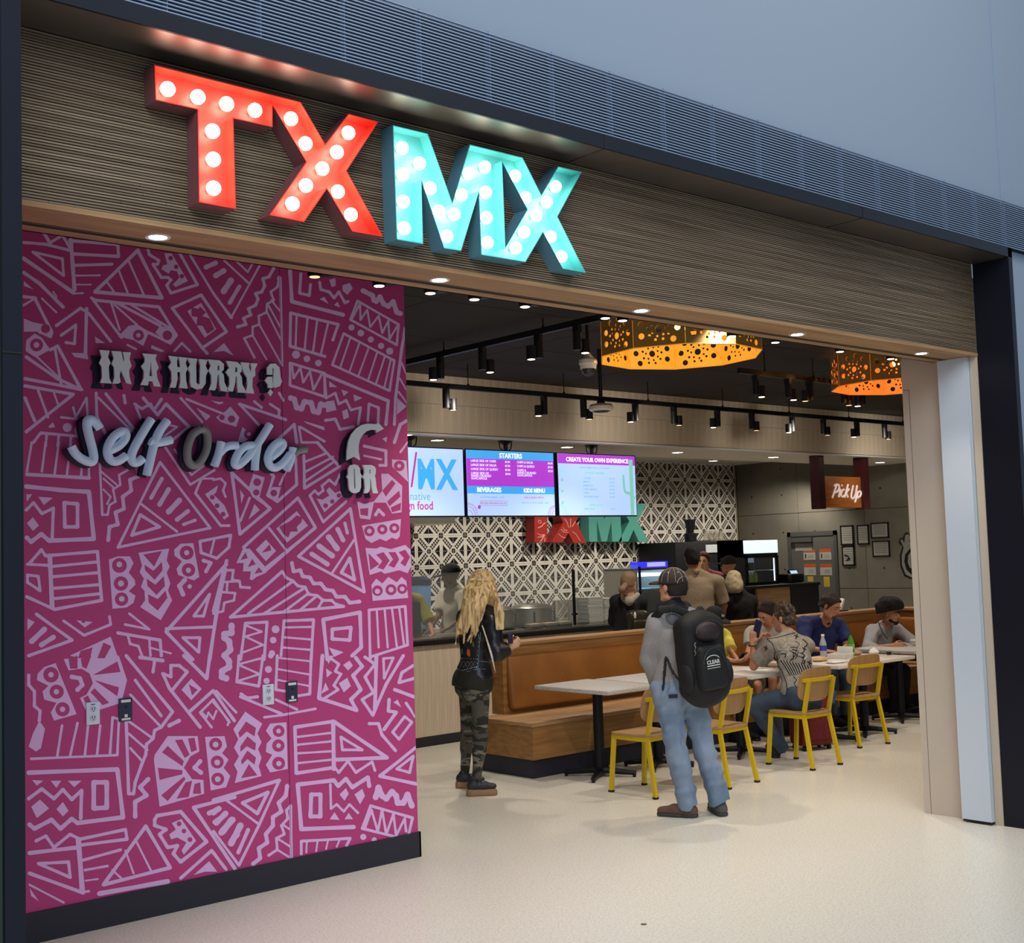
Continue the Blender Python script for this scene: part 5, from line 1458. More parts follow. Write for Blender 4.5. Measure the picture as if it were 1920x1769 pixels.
# ================================================================ smooth-surface modeller (signed distances -> mesh)
import openvdb as vdb
R0 = Vector((_cy, -_sy, 0)); F0 = Vector((_sy, _cy, 0))
def dep(P): return (Vector(P)-CAMP).dot(CF)
def W(px, py, D):
    d = ray(px, py); return CAMP+d*D          # ray() has unit depth, so D is the distance along the view axis
def cd(r, u, a): return (R0*r+UZ*u+F0*a).normalized()
class SDF:
    def __init__(s, vox): s.vox = vox; s.pr = []
    def cap(s, a, b, r1, r2=None, k=.02, flat=None, cut=None):
        """tapered capsule; flat=(axis vector, factor) squashes it along an axis; cut=list of (point, normal) removes the side the normal points to"""
        s.pr.append(('c', Vector(a), Vector(b), r1, r1 if r2 is None else r2, k, flat, cut)); return s
    def ell(s, c, ax, rad, k=.02, cut=None, sub=False):
        s.pr.append(('e', Vector(c), ax, rad, 0, k, sub, cut)); return s
    def box(s, c, ax, half, r=.01, k=.01, cut=None):
        s.pr.append(('b', Vector(c), ax, half, r, k, None, cut)); return s
    def run(s, noise=0, nf=22, cuts=(), seed=0):
        lo = np.full(3, 1e9); hi = -lo; bbs = []
        for p in s.pr:
            if p[0] == 'c': R = max(p[3], p[4]); P = np.array([p[1], p[2]]); l, h = P.min(0)-R, P.max(0)+R
            else: R = (max(p[3])+(p[4] or 0))*(1.75 if p[0] == 'b' else 1); l, h = np.array(p[1])-R, np.array(p[1])+R
            m = p[5]+3*s.vox; bbs.append((l-m, h+m)); 
            if not (p[0] == 'e' and p[6]): lo = np.minimum(lo, l); hi = np.maximum(hi, h)
        lo -= 5*s.vox; hi += 5*s.vox; n = np.ceil((hi-lo)/s.vox).astype(int)+1; G = np.full(n, 1.0, np.float32)
        for p, (l, h) in zip(s.pr, bbs):
            i0 = np.clip(np.floor((l-lo)/s.vox).astype(int), 0, n); i1 = np.clip(np.ceil((h-lo)/s.vox).astype(int)+1, 0, n)
            if (i1 <= i0).any(): continue
            xs = [(lo[q]+np.arange(i0[q], i1[q])*s.vox).astype(np.float32) for q in range(3)]
            X_, Y_, Z_ = np.meshgrid(*xs, indexing='ij', sparse=True)
            if p[0] == 'c':
                a, b = p[1], p[2]; ba = b-a; l2 = max(ba.length_squared, 1e-9)
                dx, dy, dz = X_-a.x, Y_-a.y, Z_-a.z; t = np.clip((dx*ba.x+dy*ba.y+dz*ba.z)/l2, 0, 1)
                ex, ey, ez = dx-ba.x*t, dy-ba.y*t, dz-ba.z*t
                if p[6]:
                    ax, fc = p[6]; w = ex*ax.x+ey*ax.y+ez*ax.z; q = w*(1/fc-1); ex, ey, ez = ex+ax.x*q, ey+ax.y*q, ez+ax.z*q
                d = np.sqrt(ex*ex+ey*ey+ez*ez)-(p[3]+(p[4]-p[3])*t)
            else:
                c, ax, rad = p[1], p[2], p[3]; dx, dy, dz = X_-c.x, Y_-c.y, Z_-c.z
                u = [dx*v.x+dy*v.y+dz*v.z for v in ax]
                if p[0] == 'e':
                    q = np.sqrt(sum((u[i]/rad[i])**2 for i in range(3))); d = (q-1)*min(rad)*(.5+.5*np.clip(q, 0, 1)) if False else (q-1)*(sum(rad)/3*.5+min(rad)*.5)
                else:
                    v = [np.abs(u[i])-(rad[i]-p[4]) for i in range(3)]; d = np.sqrt(sum(np.maximum(w, 0)**2 for w in v))+np.minimum(np.maximum(np.maximum(v[0], v[1]), v[2]), 0)-p[4]
            if p[7]:
                for (q, nn) in p[7]: nn = nn.normalized(); d = np.maximum(d, (X_-q.x)*nn.x+(Y_-q.y)*nn.y+(Z_-q.z)*nn.z)
            S = tuple(slice(a_, b_) for a_, b_ in zip(i0, i1)); g = G[S]; k = max(p[5], 1e-4)
            if p[0] == 'e' and p[6]:
                h_ = np.maximum(k-np.abs(g+d), 0)/k; G[S] = np.maximum(g, -d)+h_*h_*k*.25
            else:
                h_ = np.maximum(k-np.abs(g-d), 0)/k; G[S] = np.minimum(g, d)-h_*h_*k*.25
        xs = [(lo[q]+np.arange(n[q])*s.vox).astype(np.float32) for q in range(3)]; X_, Y_, Z_ = np.meshgrid(*xs, indexing='ij', sparse=True)
        if noise:
            r = np.random.default_rng(seed); N = 0
            for q in range(5):
                v = r.normal(size=3); v[2] *= 1.5; v = v/np.linalg.norm(v)*nf*(1+.45*q); w = r.normal(size=3)*nf*.5
                N = N+np.sin(X_*v[0]+Y_*v[1]+Z_*v[2]+q+1.2*np.sin(X_*w[0]+Y_*w[1]+Z_*w[2]))/(1+.35*q)
            G += noise*N*.5
        for q, nn in cuts: nn = nn.normalized(); G = np.maximum(G, (X_-q.x)*nn.x+(Y_-q.y)*nn.y+(Z_-q.z)*nn.z)
        w_ = 3*s.vox; G = np.clip(G, -w_, w_).astype(np.float32)
        g = vdb.FloatGrid(w_); g.copyFromArray(G); g.gridClass = vdb.GridClass.LEVEL_SET
        pts, tri, quad = g.convertToPolygons(0.0, 0.0) if False else g.convertToPolygons(isovalue=0.0, adaptivity=.02)
        pts = pts*s.vox+lo if True else pts
        me = bpy.data.meshes.new('surf'); fs = [tuple(int(i) for i in f) for f in tri]+[tuple(int(i) for i in f) for f in quad]
        me.from_pydata(pts.tolist(), [], [f[::-1] for f in fs]); me.update()
        return me
def world_of(o):
    M = Matrix()
    while o is not None: M = o.matrix_basis@M; o = o.parent
    return M
def flesh(name, sdf, m, parent, smooth=True, **kw):
    me = sdf.run(**kw); me.materials.append(m); me.polygons.foreach_set('use_smooth', [True]*len(me.polygons))
    me.transform(world_of(parent).inverted()) 
    o = link(name, me, parent); return o
def axes(f, u=UZ):
    f = f.normalized(); r = f.cross(u).normalized(); u2 = r.cross(f).normalized(); return (r, f, u2)
def head_prims(s, c, f, u, k=1.0, fem=False):
    r, f, u = axes(f, u); E = lambda x, y, z: c+(r*x+f*y+u*z)*k
    s.ell(E(0, -.012, .03), (r, f, u), (.077*k, .097*k, .09*k), .02)
    s.ell(E(0, .022, -.03), (r, f, u), (.062*k, .074*k, .088*k), .025)
    s.cap(E(-.025, .05, -.088), E(.025, .05, -.088), .026*k, k=.02)
    s.cap(E(-.05, .0, -.07), E(-.022, .055, -.09), .02*k, k=.02); s.cap(E(.05, .0, -.07), E(.022, .055, -.09), .02*k, k=.02)
    s.ell(E(-.031, .105, .006), (r, f, u), (.019*k, .022*k, .014*k), .012, sub=True); s.ell(E(.031, .105, .006), (r, f, u), (.019*k, .022*k, .014*k), .012, sub=True)
    s.cap(E(-.045, .074, .026), E(.045, .074, .026), .010*k, k=.012)
    s.cap(E(0, .092, .012), E(0, .112, -.026), .0075*k, .0115*k, .008); s.cap(E(-.012, .098, -.030), E(.012, .098, -.030), .008*k, k=.008)
    s.cap(E(-.019, .086, -.057), E(.019, .086, -.057), .008*k, k=.006); s.cap(E(-.015, .083, -.069), E(.015, .083, -.069), .008*k, k=.006)
    for sg_ in (-1, 1): s.ell(E(sg_*.078, -.008, -.005), (r, f, u), (.010*k, .020*k, .031*k), .008)
    return E
def face_bits(root, c, f, u, k=1.0, brow='2A1C14', beard=None, lips='8E4A42', iris='2A1A10'):
    r, f, u = axes(f, u); T_ = root.matrix_basis.inverted(); E = lambda x, y, z: T_@(c+(r*x+f*y+u*z)*k)
    for sg_ in (-1, 1):
        e = MB().sphere(E(sg_*.030, .080, .006), .0112*k, 0, 10).build('eye', mat('eye_white', '9C8F84', .3), root)
        MB().sphere(E(sg_*.030, .0885, .005), .0062*k, 0, 8).build('iris', mat('iris_'+iris, iris, .3), e)
        MB().tube([E(sg_*.014, .091, .022), E(sg_*.032, .090, .028), E(sg_*.048, .078, .022)], [.004*k, .0045*k, .0025*k], 6).build('eyebrow', mat('brow_'+brow, brow, .8), root)
    MB().tube([E(-.024, .082, -.063), E(-.010, .0935, -.061), E(.010, .0935, -.061), E(.024, .082, -.063)], [.002*k, .0042*k, .0042*k, .002*k], 6).build('lips', mat('lips_'+lips, lips, .5), root)
def hand_prims(s, w, d, n, t, curl=25, k=1.0, spread=.0):
    """w wrist, d finger direction, n palm normal (fingers curl towards it), t thumb side"""
    d = d.normalized(); n = (n-d*n.dot(d)).normalized(); t = (t-d*t.dot(d)-n*t.dot(n)).normalized()
    L = [(.042, .026, .021), (.046, .029, .023), (.043, .027, .022), (.034, .021, .018)]
    for i in range(4):
        off = (.027-.018*i)*k; kn = w+d*(.088-.004*abs(i-1.2))*k+t*off; s.cap(w+d*.012*k+t*off*.6, kn, .0145*k, .0115*k, .012)
        a = 0; p = kn; dd = (d+t*spread*(1.2-i)*.3).normalized()
        for q in range(3):
            a += math.radians(curl*(.8 if q == 0 else 1)); v = dd*math.cos(a)+n*math.sin(a); e = p+v*L[i][q]*k; s.cap(p, e, (.0095-.001*q)*k, (.0085-.001*q)*k, .004); p = e
    b = w+d*.022*k+t*.024*k; p1 = b+(t*.75+d*.6+n*.35).normalized()*.036*k; p2 = p1+(t*.35+d*.85+n*.45).normalized()*.030*k; p3 = p2+(d*.85+n*.5).normalized()*.024*k
    s.cap(b, p1, .015*k, .012*k, .01); s.cap(p1, p2, .0115*k, .010*k, .004); s.cap(p2, p3, .010*k, .0085*k, .004)
def torso_prims(s, J, o=0, k=1.0, belly=0, hem=None, fem=False, neck=True):
    P, C = J['pel'], J['che']; u = (C-P).normalized(); sl, sr = J['shL'], J['shR']; r = (sr-sl).normalized(); f = u.cross(r).normalized(); r = f.cross(u).normalized(); ax = (r, f, u)
    s.ell(P+u*.03, ax, ((.158+(.01 if fem else 0))*k+o, .112*k+o, .115*k+o), .05); mid = P.lerp(C, .42)
    s.ell(mid, ax, ((.128-(.015 if fem else 0))*k+o+belly*.6, .098*k+o+belly, .16*k+o), .06); 
    s.ell(P.lerp(C, .92), ax, (.150*k+o, .108*k+o, .17*k+o), .05)
    s.cap(sl+u*.0, sr+u*.0, .052*k+o, k=.05); s.cap(sl.lerp(J['nek'], .3), J['nek'], .045*k+o*.6, .05*k, .05); s.cap(sr.lerp(J['nek'], .3), J['nek'], .045*k+o*.6, .05*k, .05)
    if fem:
        for q in (-1, 1): s.ell(P.lerp(C, .95)+f*.085+r*.065*q, ax, (.06, .05, .055), .04)
    return ax
def arm_prims(s, a, b, c, o=0, k=1.0, upto=3, cut=None):
    s.cap(a, b, .050*k+o, .041*k+o, .03, cut=cut if upto == 1 else None)
    if upto > 1: s.cap(b, c, .041*k+o, .027*k+o*.8, .02, cut=cut)
def leg_prims(s, h, kn, an, o=0, k=1.0, cut=None, o2=None):
    o2 = o if o2 is None else o2; s.cap(h, kn, .083*k+o, .054*k+o, .04); s.cap(kn, an, .053*k+o, .034*k+o2, .03, cut=cut); m = kn.lerp(an, .3); s.cap(kn.lerp(an, .15), kn.lerp(an, .4), .052*k+o, .048*k+o, .03)
def shoe(root, an, heel, toe, m_up, m_sole, k=1.0, vox=.006, platform=0):
    d = (toe-heel); L = d.length; d = d.normalized(); r = d.cross(UZ).normalized(); z0 = heel.z
    b = heel+d*.035; t_ = toe-d*.04; up = SDF(vox); h = .045+platform
    base = [(b+UZ*(h)), (heel.lerp(toe, .55)+UZ*(h)), t_+UZ*(h-.008)]
    cutp = [(Vector((0, 0, z0+.018+platform)), -UZ)]
    up.cap(base[0], base[1], .040*k, .043*k, .02); up.cap(base[1], base[2], .043*k, .036*k, .02, flat=(UZ, .75)); up.cap(heel.lerp(toe, .22)+UZ*(h+.0), heel.lerp(toe, .27)+UZ*(h+.05), .042*k, .038*k, .02)
    o = flesh('shoe', up, m_up, root, cuts=[(Vector((0, 0, z0+.02+platform)), -UZ), (Vector((0, 0, z0+.105+platform)), UZ)])
    so = SDF(vox); so.cap(b+UZ*.014, heel.lerp(toe, .5)+UZ*.014, .041*k, .043*k, .01); so.cap(heel.lerp(toe, .5)+UZ*.014, t_+UZ*.014, .046*k, .039*k, .01)
    if platform: so.cap(b+UZ*.014, b+UZ*(platform+.02), .036*k, .038*k, .02); so.cap(b+UZ*platform, t_+UZ*(platform*.45+.01), .038*k, .036*k, .02)
    flesh('sole', so, m_sole, o, cuts=[(Vector((0, 0, z0)), -UZ), (Vector((0, 0, z0+.024+platform)), UZ)])
    return o
# ================================================================ people
SK1 = mix_noise(mat('skin_light', 'B98566', .55), 'A87458', (9, 9, 9), 2, .4, .6); SK2 = mat('skin_tan', '9A6A4C', .55); SK3 = mat('skin_brown', '6E4A36', .55); SK4 = mat('skin_pale', 'C79A7E', .55)
def person(lab, base): return thing('person', lab, 'person', (base.x, base.y, 0))
def G(P, z=0): return Vector((P.x, P.y, z))
def body(root, J, skin, hf, hu=UZ, k=1.0, hk=1.0, hands=(), vox=.007, legs=True, fem=False, belly=0, ears=True):
    s = SDF(vox); torso_prims(s, J, -.012, k, belly, fem=fem)
    s.cap(J['nek']-UZ*.03, J['hed']-Vector(hf)*.01-UZ*.06, .052*hk, .050*hk, .03); head_prims(s, J['hed'], Vector(hf), Vector(hu), hk)
    for a in 'LR':
        arm_prims(s, J['sh'+a], J['el'+a], J['wr'+a], -.008, k)
        if legs: leg_prims(s, J['hi'+a], J['kn'+a], J['an'+a], -.012, k)
    for h in hands: hand_prims(s, *h[:4], **(h[4] if len(h) > 4 else {}))
    return flesh('body', s, skin, root)
def shirt(root, J, m, o=.012, k=1.0, sleeve=1, hem=-.10, noise=.004, vox=.008, belly=0, fem=False, nm='shirt', hemdir=None, scut=.55):
    s = SDF(vox); torso_prims(s, J, o, k, belly, fem=fem); u = (J['che']-J['pel']).normalized()
    for a in 'LR':
        A, B, C_ = J['sh'+a], J['el'+a], J['wr'+a]
        if sleeve == 1: e = A.lerp(B, scut+.25); s.cap(A, e, .056*k+o, .058*k+o, .03, cut=[(A.lerp(B, scut+.12), B-A)])
        else: s.cap(A, B, .054*k+o, .047*k+o, .03); s.cap(B, C_, .047*k+o, .033*k+o, .02, cut=[(B.lerp(C_, .93), C_-B)])
    cuts = [(J['pel']+u*hem, -u), (J['nek']+u*.018+(J['hed']-J['nek']).normalized()*.03, (J['hed']-J['nek']).normalized()*.6+u*.4)]
    return flesh(nm, s, m, root, noise=noise, nf=24, cuts=cuts, seed=len(nm)*3+sleeve)
def pants(root, J, m, o=.012, k=1.0, o2=None, noise=.003, vox=.008, to=1.0, nm='trousers', top=.10, hips=.0):
    s = SDF(vox); P = J['pel']; u = (J['che']-P).normalized(); r = (J['hiR']-J['hiL']).normalized(); f = u.cross(r).normalized(); ax = (f.cross(u).normalized(), f, u)
    pc = [(P+u*top, u)]; s.ell(P+u*.02, ax, (.160*k+o+hips, .118*k+o+hips, .125*k+o), .05, cut=pc)
    for q in (-1, 1): s.ell(P+ax[0]*.07*q-f*.045-u*.06, ax, (.085*k+o, .085*k+o, .095*k+o), .04, cut=pc)
    for a in 'LR':
        h, kn, an = J['hi'+a], J['kn'+a], J['an'+a]
        if to >= 1: leg_prims(s, h, kn, an.lerp(kn, -.02), o, k, cut=[(an, an-kn)], o2=o2)
        else: s.cap(h, kn, .085*k+o, .07*k+o, .04, cut=[(h.lerp(kn, to), kn-h)])
    return flesh(nm, s, m, root, noise=noise, nf=20 if noise < .01 else 30, seed=3)
def hair_cap(root, c, f, u, k, m, grow=.012, front=.055, low=-.05, back=0, noise=.003, nm='hair', extra=None, vox=.006):
    r, f, u = axes(Vector(f), Vector(u)); s = SDF(vox); E = lambda x, y, z: c+(r*x+f*y+u*z)*k
    s.ell(E(0, -.014, .03), (r, f, u), (.079*k+grow, .099*k+grow, .094*k+grow), .02)
    s.ell(E(0, -.055, -.03), (r, f, u), (.066*k+grow*.6, .058*k+grow, .07*k), .03)
    if extra: extra(s, E, (r, f, u))
    n = (f*1.0-u*.55); q = E(0, front, .045)
    return flesh(nm, s, m, root, noise=noise, nf=60, cuts=[] if extra and back == 9 else [(q, n), (E(0, 0, low), -u)])
def ball_cap(root, c, f, u, k, m, lab=None, brim=True, bm_=None):
    r, f, u = axes(Vector(f), Vector(u)); s = SDF(.005); E = lambda x, y, z: c+(r*x+f*y+u*z)*k
    s.ell(E(0, -.012, .035), (r, f, u), (.092*k, .108*k, .098*k), .01)
    cp = flesh('cap', s, m, root, cuts=[(E(0, 0, .022), -u+f*.0)])
    if brim:
        b = SDF(.005); b.ell(E(0, .115, .022), (r, f, u), (.078*k, .075*k, .02*k), .01); flesh('brim', b, bm_ or m, cp, cuts=[(E(0, .10, .036), u-f*.15), (E(0, 0, .016), -u), (E(0, .06, 0), -f)])
    return cp, E
def stand_legs(J, f, sep=.09, h=None):
    r = f.cross(UZ).normalized(); P = J['pel']
    for a, q in (('L', -1), ('R', 1)):
        J['hi'+a] = P+r*sep*q-UZ*.04; J['kn'+a] = Vector((P.x, P.y, .49))+r*(sep+.01)*q+f*.02; J['an'+a] = Vector((P.x, P.y, .085))+r*(sep+.02)*q-f*.02
    return r
def plain_shoes(root, J, f, m, sole=None):
    for a in 'LR': shoe(root, J['an'+a], G(J['an'+a])-f*.07, G(J['an'+a])+f*.19, m, sole or M_black, vox=.008)
def lerpJ(**k): return {a: (W(*v) if isinstance(v, tuple) else v) for a, v in k.items()}
M_denim = mix_noise(mat('light_denim', '8494A8', .85), '64788F', (5, 5, 3), 6, .38, .62, bump=.35, dist=.008); M_denimd = mix_noise(mat('dark_denim', '3C4C60', .8), '2C3A4C', (7, 7, 7), 4, .35, .65)
M_greyk = mix_noise(mat('grey_knit', '918E8C', .9), '868381', (140, 140, 140), 2, .4, .6); M_blk = mat('black_cloth', '0E0F14', .85); M_blkn = mat('black_nylon', '0A0B0E', .72)

# ---- standing man with the backpack
J = lerpJ(pel=(1272, 1284, 8.64), che=(1268, 1196, 8.60), nek=(1262, 1140, 8.60), hed=(1260, 1101, 8.60), shL=(1231, 1170, 8.56), shR=(1309, 1168, 8.68), elL=(1217, 1236, 8.62), elR=(1328, 1240, 8.74), wrL=(1235, 1290, 8.72), wrR=(1312, 1290, 8.86),
    hiL=(1250, 1296, 8.60), hiR=(1294, 1296, 8.68), knL=(1271, 1412, 8.62), knR=(1322, 1406, 8.68), anL=(1291, 1511, 8.68), anR=(1350, 1502, 8.72))
fm = cd(-.35, 0, .95); hf = cd(-.62, 0, .72)
p = person('man standing in grey hoodie, pale jeans and brown cap, wearing a black backpack', J['pel'])
body(p, J, SK1, hf, hk=.98, hands=[(J['wrL'], cd(.3, -.9, .2), cd(.2, 0, 1), cd(0, 0, 1), dict(curl=20))])
shirt(p, J, M_greyk, .016, 1.03, 2, -.06, .007, nm='hoodie'); pants(p, J, M_denim, .014, 1.0, .038, .011)
fd = on(1229, 1531, 2, 0)-on(1303, 1535, 2, 0); fd.z = 0; fd.normalize()
M_shoe = mat('brown_suede', '5E463A', .8); M_sole = mat('grey_sole', '3A3836', .7)
h_ = G(J['anL'])-fd*.06; shoe(p, J['anL'], h_, h_+fd*.29, M_shoe, M_sole); f2 = cd(-.15, 0, 1); h_ = G(J['anR'])-f2*.07; shoe(p, J['anR'], h_, h_+f2*.29, mat('grey_suede', '4E4C4C', .8), M_sole)
hair_cap(p, J['hed'], hf, UZ, .98, mat('hair_dark', '1F1815', .9), .004, .04, -.06)
cp, E = ball_cap(p, J['hed'], hf, UZ, 1.0, mat('brown_cap', '2E2220', .85)); T_ = p.matrix_basis.inverted(); wst = mat('cap_stitch', '9C948C', .8)
for q in range(6):
    a0 = math.pi*q/6+.3
    MB().tube([T_@E(.0925*math.cos(a0)*math.sin(b_), -.012+.1085*math.sin(a0)*math.sin(b_), .035+.0985*math.cos(b_)) for b_ in np.linspace(-1.55, 1.55, 18)], .0013, 4).build('stitching', wst, cp)
for a0, b_ in ((-2.0, .85), (-1.1, .85), (-2.9, .85), (-.2, .85)): MB().sphere(T_@E(.0925*math.cos(a0)*math.sin(b_), -.012+.1085*math.sin(a0)*math.sin(b_), .035+.0985*math.cos(b_)), .004, 0, 8).build('stud', M_white, cp)
MB().tube([T_@E(.093*math.cos(a)*.6, -.10-.01*math.sin(a), .026+.045*math.sin(a)) for a in np.linspace(0, math.pi, 12)], .0022, 5).build('strap_opening', wst, cp)
s = SDF(.007); c = J['nek']; s.cap(c+cd(-1, 0, .2)*.07+UZ*.0, c+cd(1, 0, .2)*.085-UZ*.005, .05, .05, .04); s.cap(c+cd(-.4, 0, -.9)*.065-UZ*.005, c+cd(.7, 0, -.8)*.075-UZ*.015, .042, .045, .04); s.cap(c+UZ*.02-F0*.03, c+UZ*.055-F0*.02, .055, .052, .03)
hd = flesh('hood_lining', s, M_blk, p, noise=.004); s = SDF(.007)
s.cap(c+cd(-1, 0, .1)*.10-UZ*.045, c+cd(-.2, 0, -1)*.10-UZ*.065, .025, .033, .03); s.cap(c+cd(-.2, 0, -1)*.10-UZ*.065, c+cd(1, 0, -.4)*.12-UZ*.05, .035, .045, .03); s.cap(c+cd(1, 0, -.4)*.12-UZ*.05, c+cd(1, 0, .2)*.10+UZ*.0, .04, .022, .03); flesh('hood', s, mat('hood_grey', '6E7276', .9), p, noise=.004)
bl_ = W(1252, 1300, 8.5); MB().box((-.03, -.004, -.012), (.03, .004, .012), M=Matrix.Translation(T_@W(1262, 1306, 8.475))@Matrix.Rotation(-YAW, 4, 'Z')).build('phone_in_pocket', M_navy, p)
# backpack
bf = cd(.42, 0, -.9); bu = (UZ+cd(1, 0, 0)*-.10).normalized(); bx = axes(bf, bu); BC = W(1316, 1232, 8.40)
bp = thing('backpack', 'large black backpack with white printed emblem on the standing man', 'backpack', (BC.x, BC.y, BC.z)); Bp = lambda x, y, z: BC+bx[0]*x+bx[1]*y+bx[2]*z
s = SDF(.007); s.box(Bp(0, -.01, 0), bx, (.165, .10, .27), .07, .02); s.ell(Bp(0, 0, .2), bx, (.13, .10, .12), .04); s.ell(Bp(0, .01, -.2), bx, (.17, .115, .14), .05); flesh('main_body', s, M_blkn, bp, noise=.004)
s = SDF(.006); s.box(Bp(.02, .12, -.06), bx, (.105, .05, .15), .04, .01); flesh('front_pocket', s, M_blkn, bp, noise=.003)
s = SDF(.006); s.ell(Bp(.0, .09, .17), bx, (.10, .06, .07), .02); flesh('top_pocket', s, mat('maroon_nylon', '22141A', .6), bp, noise=.003)
for x in (-.15, .15): s = SDF(.006); s.ell(Bp(x, .03, -.12), bx, (.045, .07, .10), .02); flesh('side_pocket', s, M_blkn, bp)
MB().tube([Bp(.02+.085*math.cos(a), .172, -.05+.12*math.sin(a))-BC for a in np.linspace(.2, math.pi-.2, 12)], .003, 5).build('zip', mat('zip_dark', '2A2C30', .4), bp)
MB().tube([Bp(.0+.11*math.cos(a), .145-.01, .16+.09*math.sin(a))-BC for a in np.linspace(.2, math.pi-.2, 12)], .003, 5).build('zip', mat('zip_dark', '2A2C30', .4), bp)
def strap(pts, w, nm='strap', m_=M_blkn, par=bp, org=BC, th=.006):
    sd = SDF(.006)
    for a, b in zip(pts, pts[1:]): sd.cap(a, b, w, w, .01, flat=(cd(.1, .2, -1), .3))
    return flesh(nm, sd, m_, par)
strap([W(1300, 1172, 8.46), W(1285, 1150, 8.45), W(1262, 1141, 8.44), W(1240, 1144, 8.46), W(1228, 1158, 8.52)], .028); strap([W(1312, 1165, 8.5), W(1313, 1145, 8.56), W(1316, 1150, 8.66), W(1318, 1175, 8.8)], .03)
strap([W(1249, 1232, 8.50), W(1262, 1262, 8.44), W(1280, 1284, 8.40)], .011); strap([W(1248, 1235, 8.49), W(1246, 1262, 8.47), W(1243, 1294, 8.46)], .011)
kc = W(1303, 1205, 8.24); m = MB(); [m.tube([(kc-BC)+UZ*(-.0-.018*q)+R0*(.004*(-1)**q), (kc-BC)+UZ*(-.016-.018*q)+R0*(-.004*(-1)**q)], .004, 5) for q in range(5)]; m.build('key_clip', M_steel, bp)
FR = (Bp(.035, .173, -.02)-BC, -bx[0]*-1, bx[2], bx[1])
# right axis of the pack seen from outside runs the other way
FR = (Bp(.03, .174, -.03)-BC, bx[0]*-1, bx[2], bx[1])
def patch_text(par, st, fr, size, m_, nm='emblem_text', sx=1):
    cu = bpy.data.curves.new('t', 'FONT'); cu.body = st; cu.size = size; cu.align_x = 'CENTER'; cu.offset = .0015; cu.resolution_u = 2
    o = bpy.data.objects.new('t', cu); COL.objects.link(o); me = bpy.data.meshes.new_from_object(o.evaluated_get(bpy.context.evaluated_depsgraph_get())); bpy.data.objects.remove(o); me.materials.clear(); me.materials.append(m_)
    for v in me.vertices: v.co = fr[0]+fr[1]*v.co.x*sx+fr[2]*v.co.y+fr[3]*.002
    return link(nm, me, par)
M_pr = mat('print_white', 'B8B8B4', .7); patch_text(bp, 'CLEAR', FR, .034, M_pr)
m = MB(); m.tube([FR[0]+FR[1]*(.05*math.cos(a))+FR[2]*(.026+.028*math.sin(a))+FR[3]*.001 for a in np.linspace(.25, math.pi-.25, 10)], .003, 5); m.tube([FR[0]+FR[1]*x-FR[2]*.012+FR[3]*.001 for x in (-.05, .05)], .004, 5); m.tube([FR[0]+FR[1]*x-FR[2]*.028+FR[3]*.001 for x in (-.05, .05)], .0025, 5); m.build('emblem_lines', M_pr, bp, kind='stuff')

# ---- woman with long blonde hair
J = lerpJ(pel=(889, 1276, 9.82), che=(893, 1186, 9.80), nek=(903, 1136, 9.80), hed=(908, 1100, 9.80), shL=(874, 1160, 9.93), shR=(919, 1158, 9.68), elL=(884, 1226, 10.02), elR=(931, 1224, 9.62), wrL=(936, 1222, 10.05), wrR=(954, 1215, 9.66),
    hiL=(878, 1286, 9.92), hiR=(900, 1286, 9.74), knL=(877, 1372, 9.97), knR=(901, 1376, 9.72), anL=(872, 1449, 10.06), anR=(893, 1466, 9.71))
hf = cd(.9, -.05, .42); p = person('woman with long blonde hair in studded black leather jacket and camouflage leggings', J['pel'])
body(p, J, SK4, hf, k=.90, hk=.93, hands=[(J['wrR'], cd(.75, .35, .3), cd(-.2, .3, .9), cd(-.3, .9, -.3), dict(curl=45, k=.92)), (J['wrL'], cd(.9, .2, -.1), cd(0, .3, -.9), cd(-.3, .9, 0), dict(curl=40, k=.92))], fem=True)
M_lj = mat('black_leather', '12141C', .32); M_camo = mix_noise(mat('camo', '4A463E', .85), '1F211D', (9, 9, 18), 2, .5, .52); mix_noise(M_camo, '6E685C', (7, 7, 20), 2, .58, .60)
shirt(p, J, mat('dark_tank', '1B1B12', .8), .022, .90, 1, -.12, .003, fem=True, nm='top', scut=.1); s = SDF(.008); r_ = (J['hiR']-J['hiL']).normalized(); f_ = UZ.cross(r_); s.ell(J['pel']-UZ*.0, (r_, f_, UZ), (.178, .150, .15), .04); s.ell(J['pel']-f_*.05-UZ*.03, (r_, f_, UZ), (.165, .12, .12), .05); flesh('top_hem', s, MATS['dark_tank'], p, noise=.004, cuts=[(J['pel']-UZ*.075-f_*.0, -UZ-f_*.25)]); jk = shirt(p, J, M_lj, .026, .90, 2, .035, .006, fem=True, nm='jacket')
pants(p, J, M_camo, .004, .92, .004, .002, hips=.012)
T_ = p.matrix_basis.inverted()
for a, hd_ in (('L', cd(.8, 0, -.1)), ('R', cd(.98, 0, .1))):
    g = G(J['an'+a]); shoe(p, J['an'+a], g-hd_*.075, g+hd_*.165, mat('navy_leather', '23242C', .5), mat('cork_wedge', '8A6A4C', .8), .88, .006, .03)
M_bl = mix_noise(mat('blonde_hair', 'D2B684', .45), '8E7048', (60, 60, 4), 2, .45, .62)
s = SDF(.007); r_, f_, u_ = axes(hf); hc = J['hed']; E = lambda x, y, z: hc+(r_*x+f_*y+u_*z)
s.ell(E(0, -.02, .035), (r_, f_, u_), (.088, .108, .10), .03); s.ell(E(0, -.07, -.06), (r_, f_, u_), (.095, .075, .11), .05); s.ell(E(.055, .01, -.06), (r_, f_, u_), (.035, .06, .12), .03)
rr = random.Random(4)
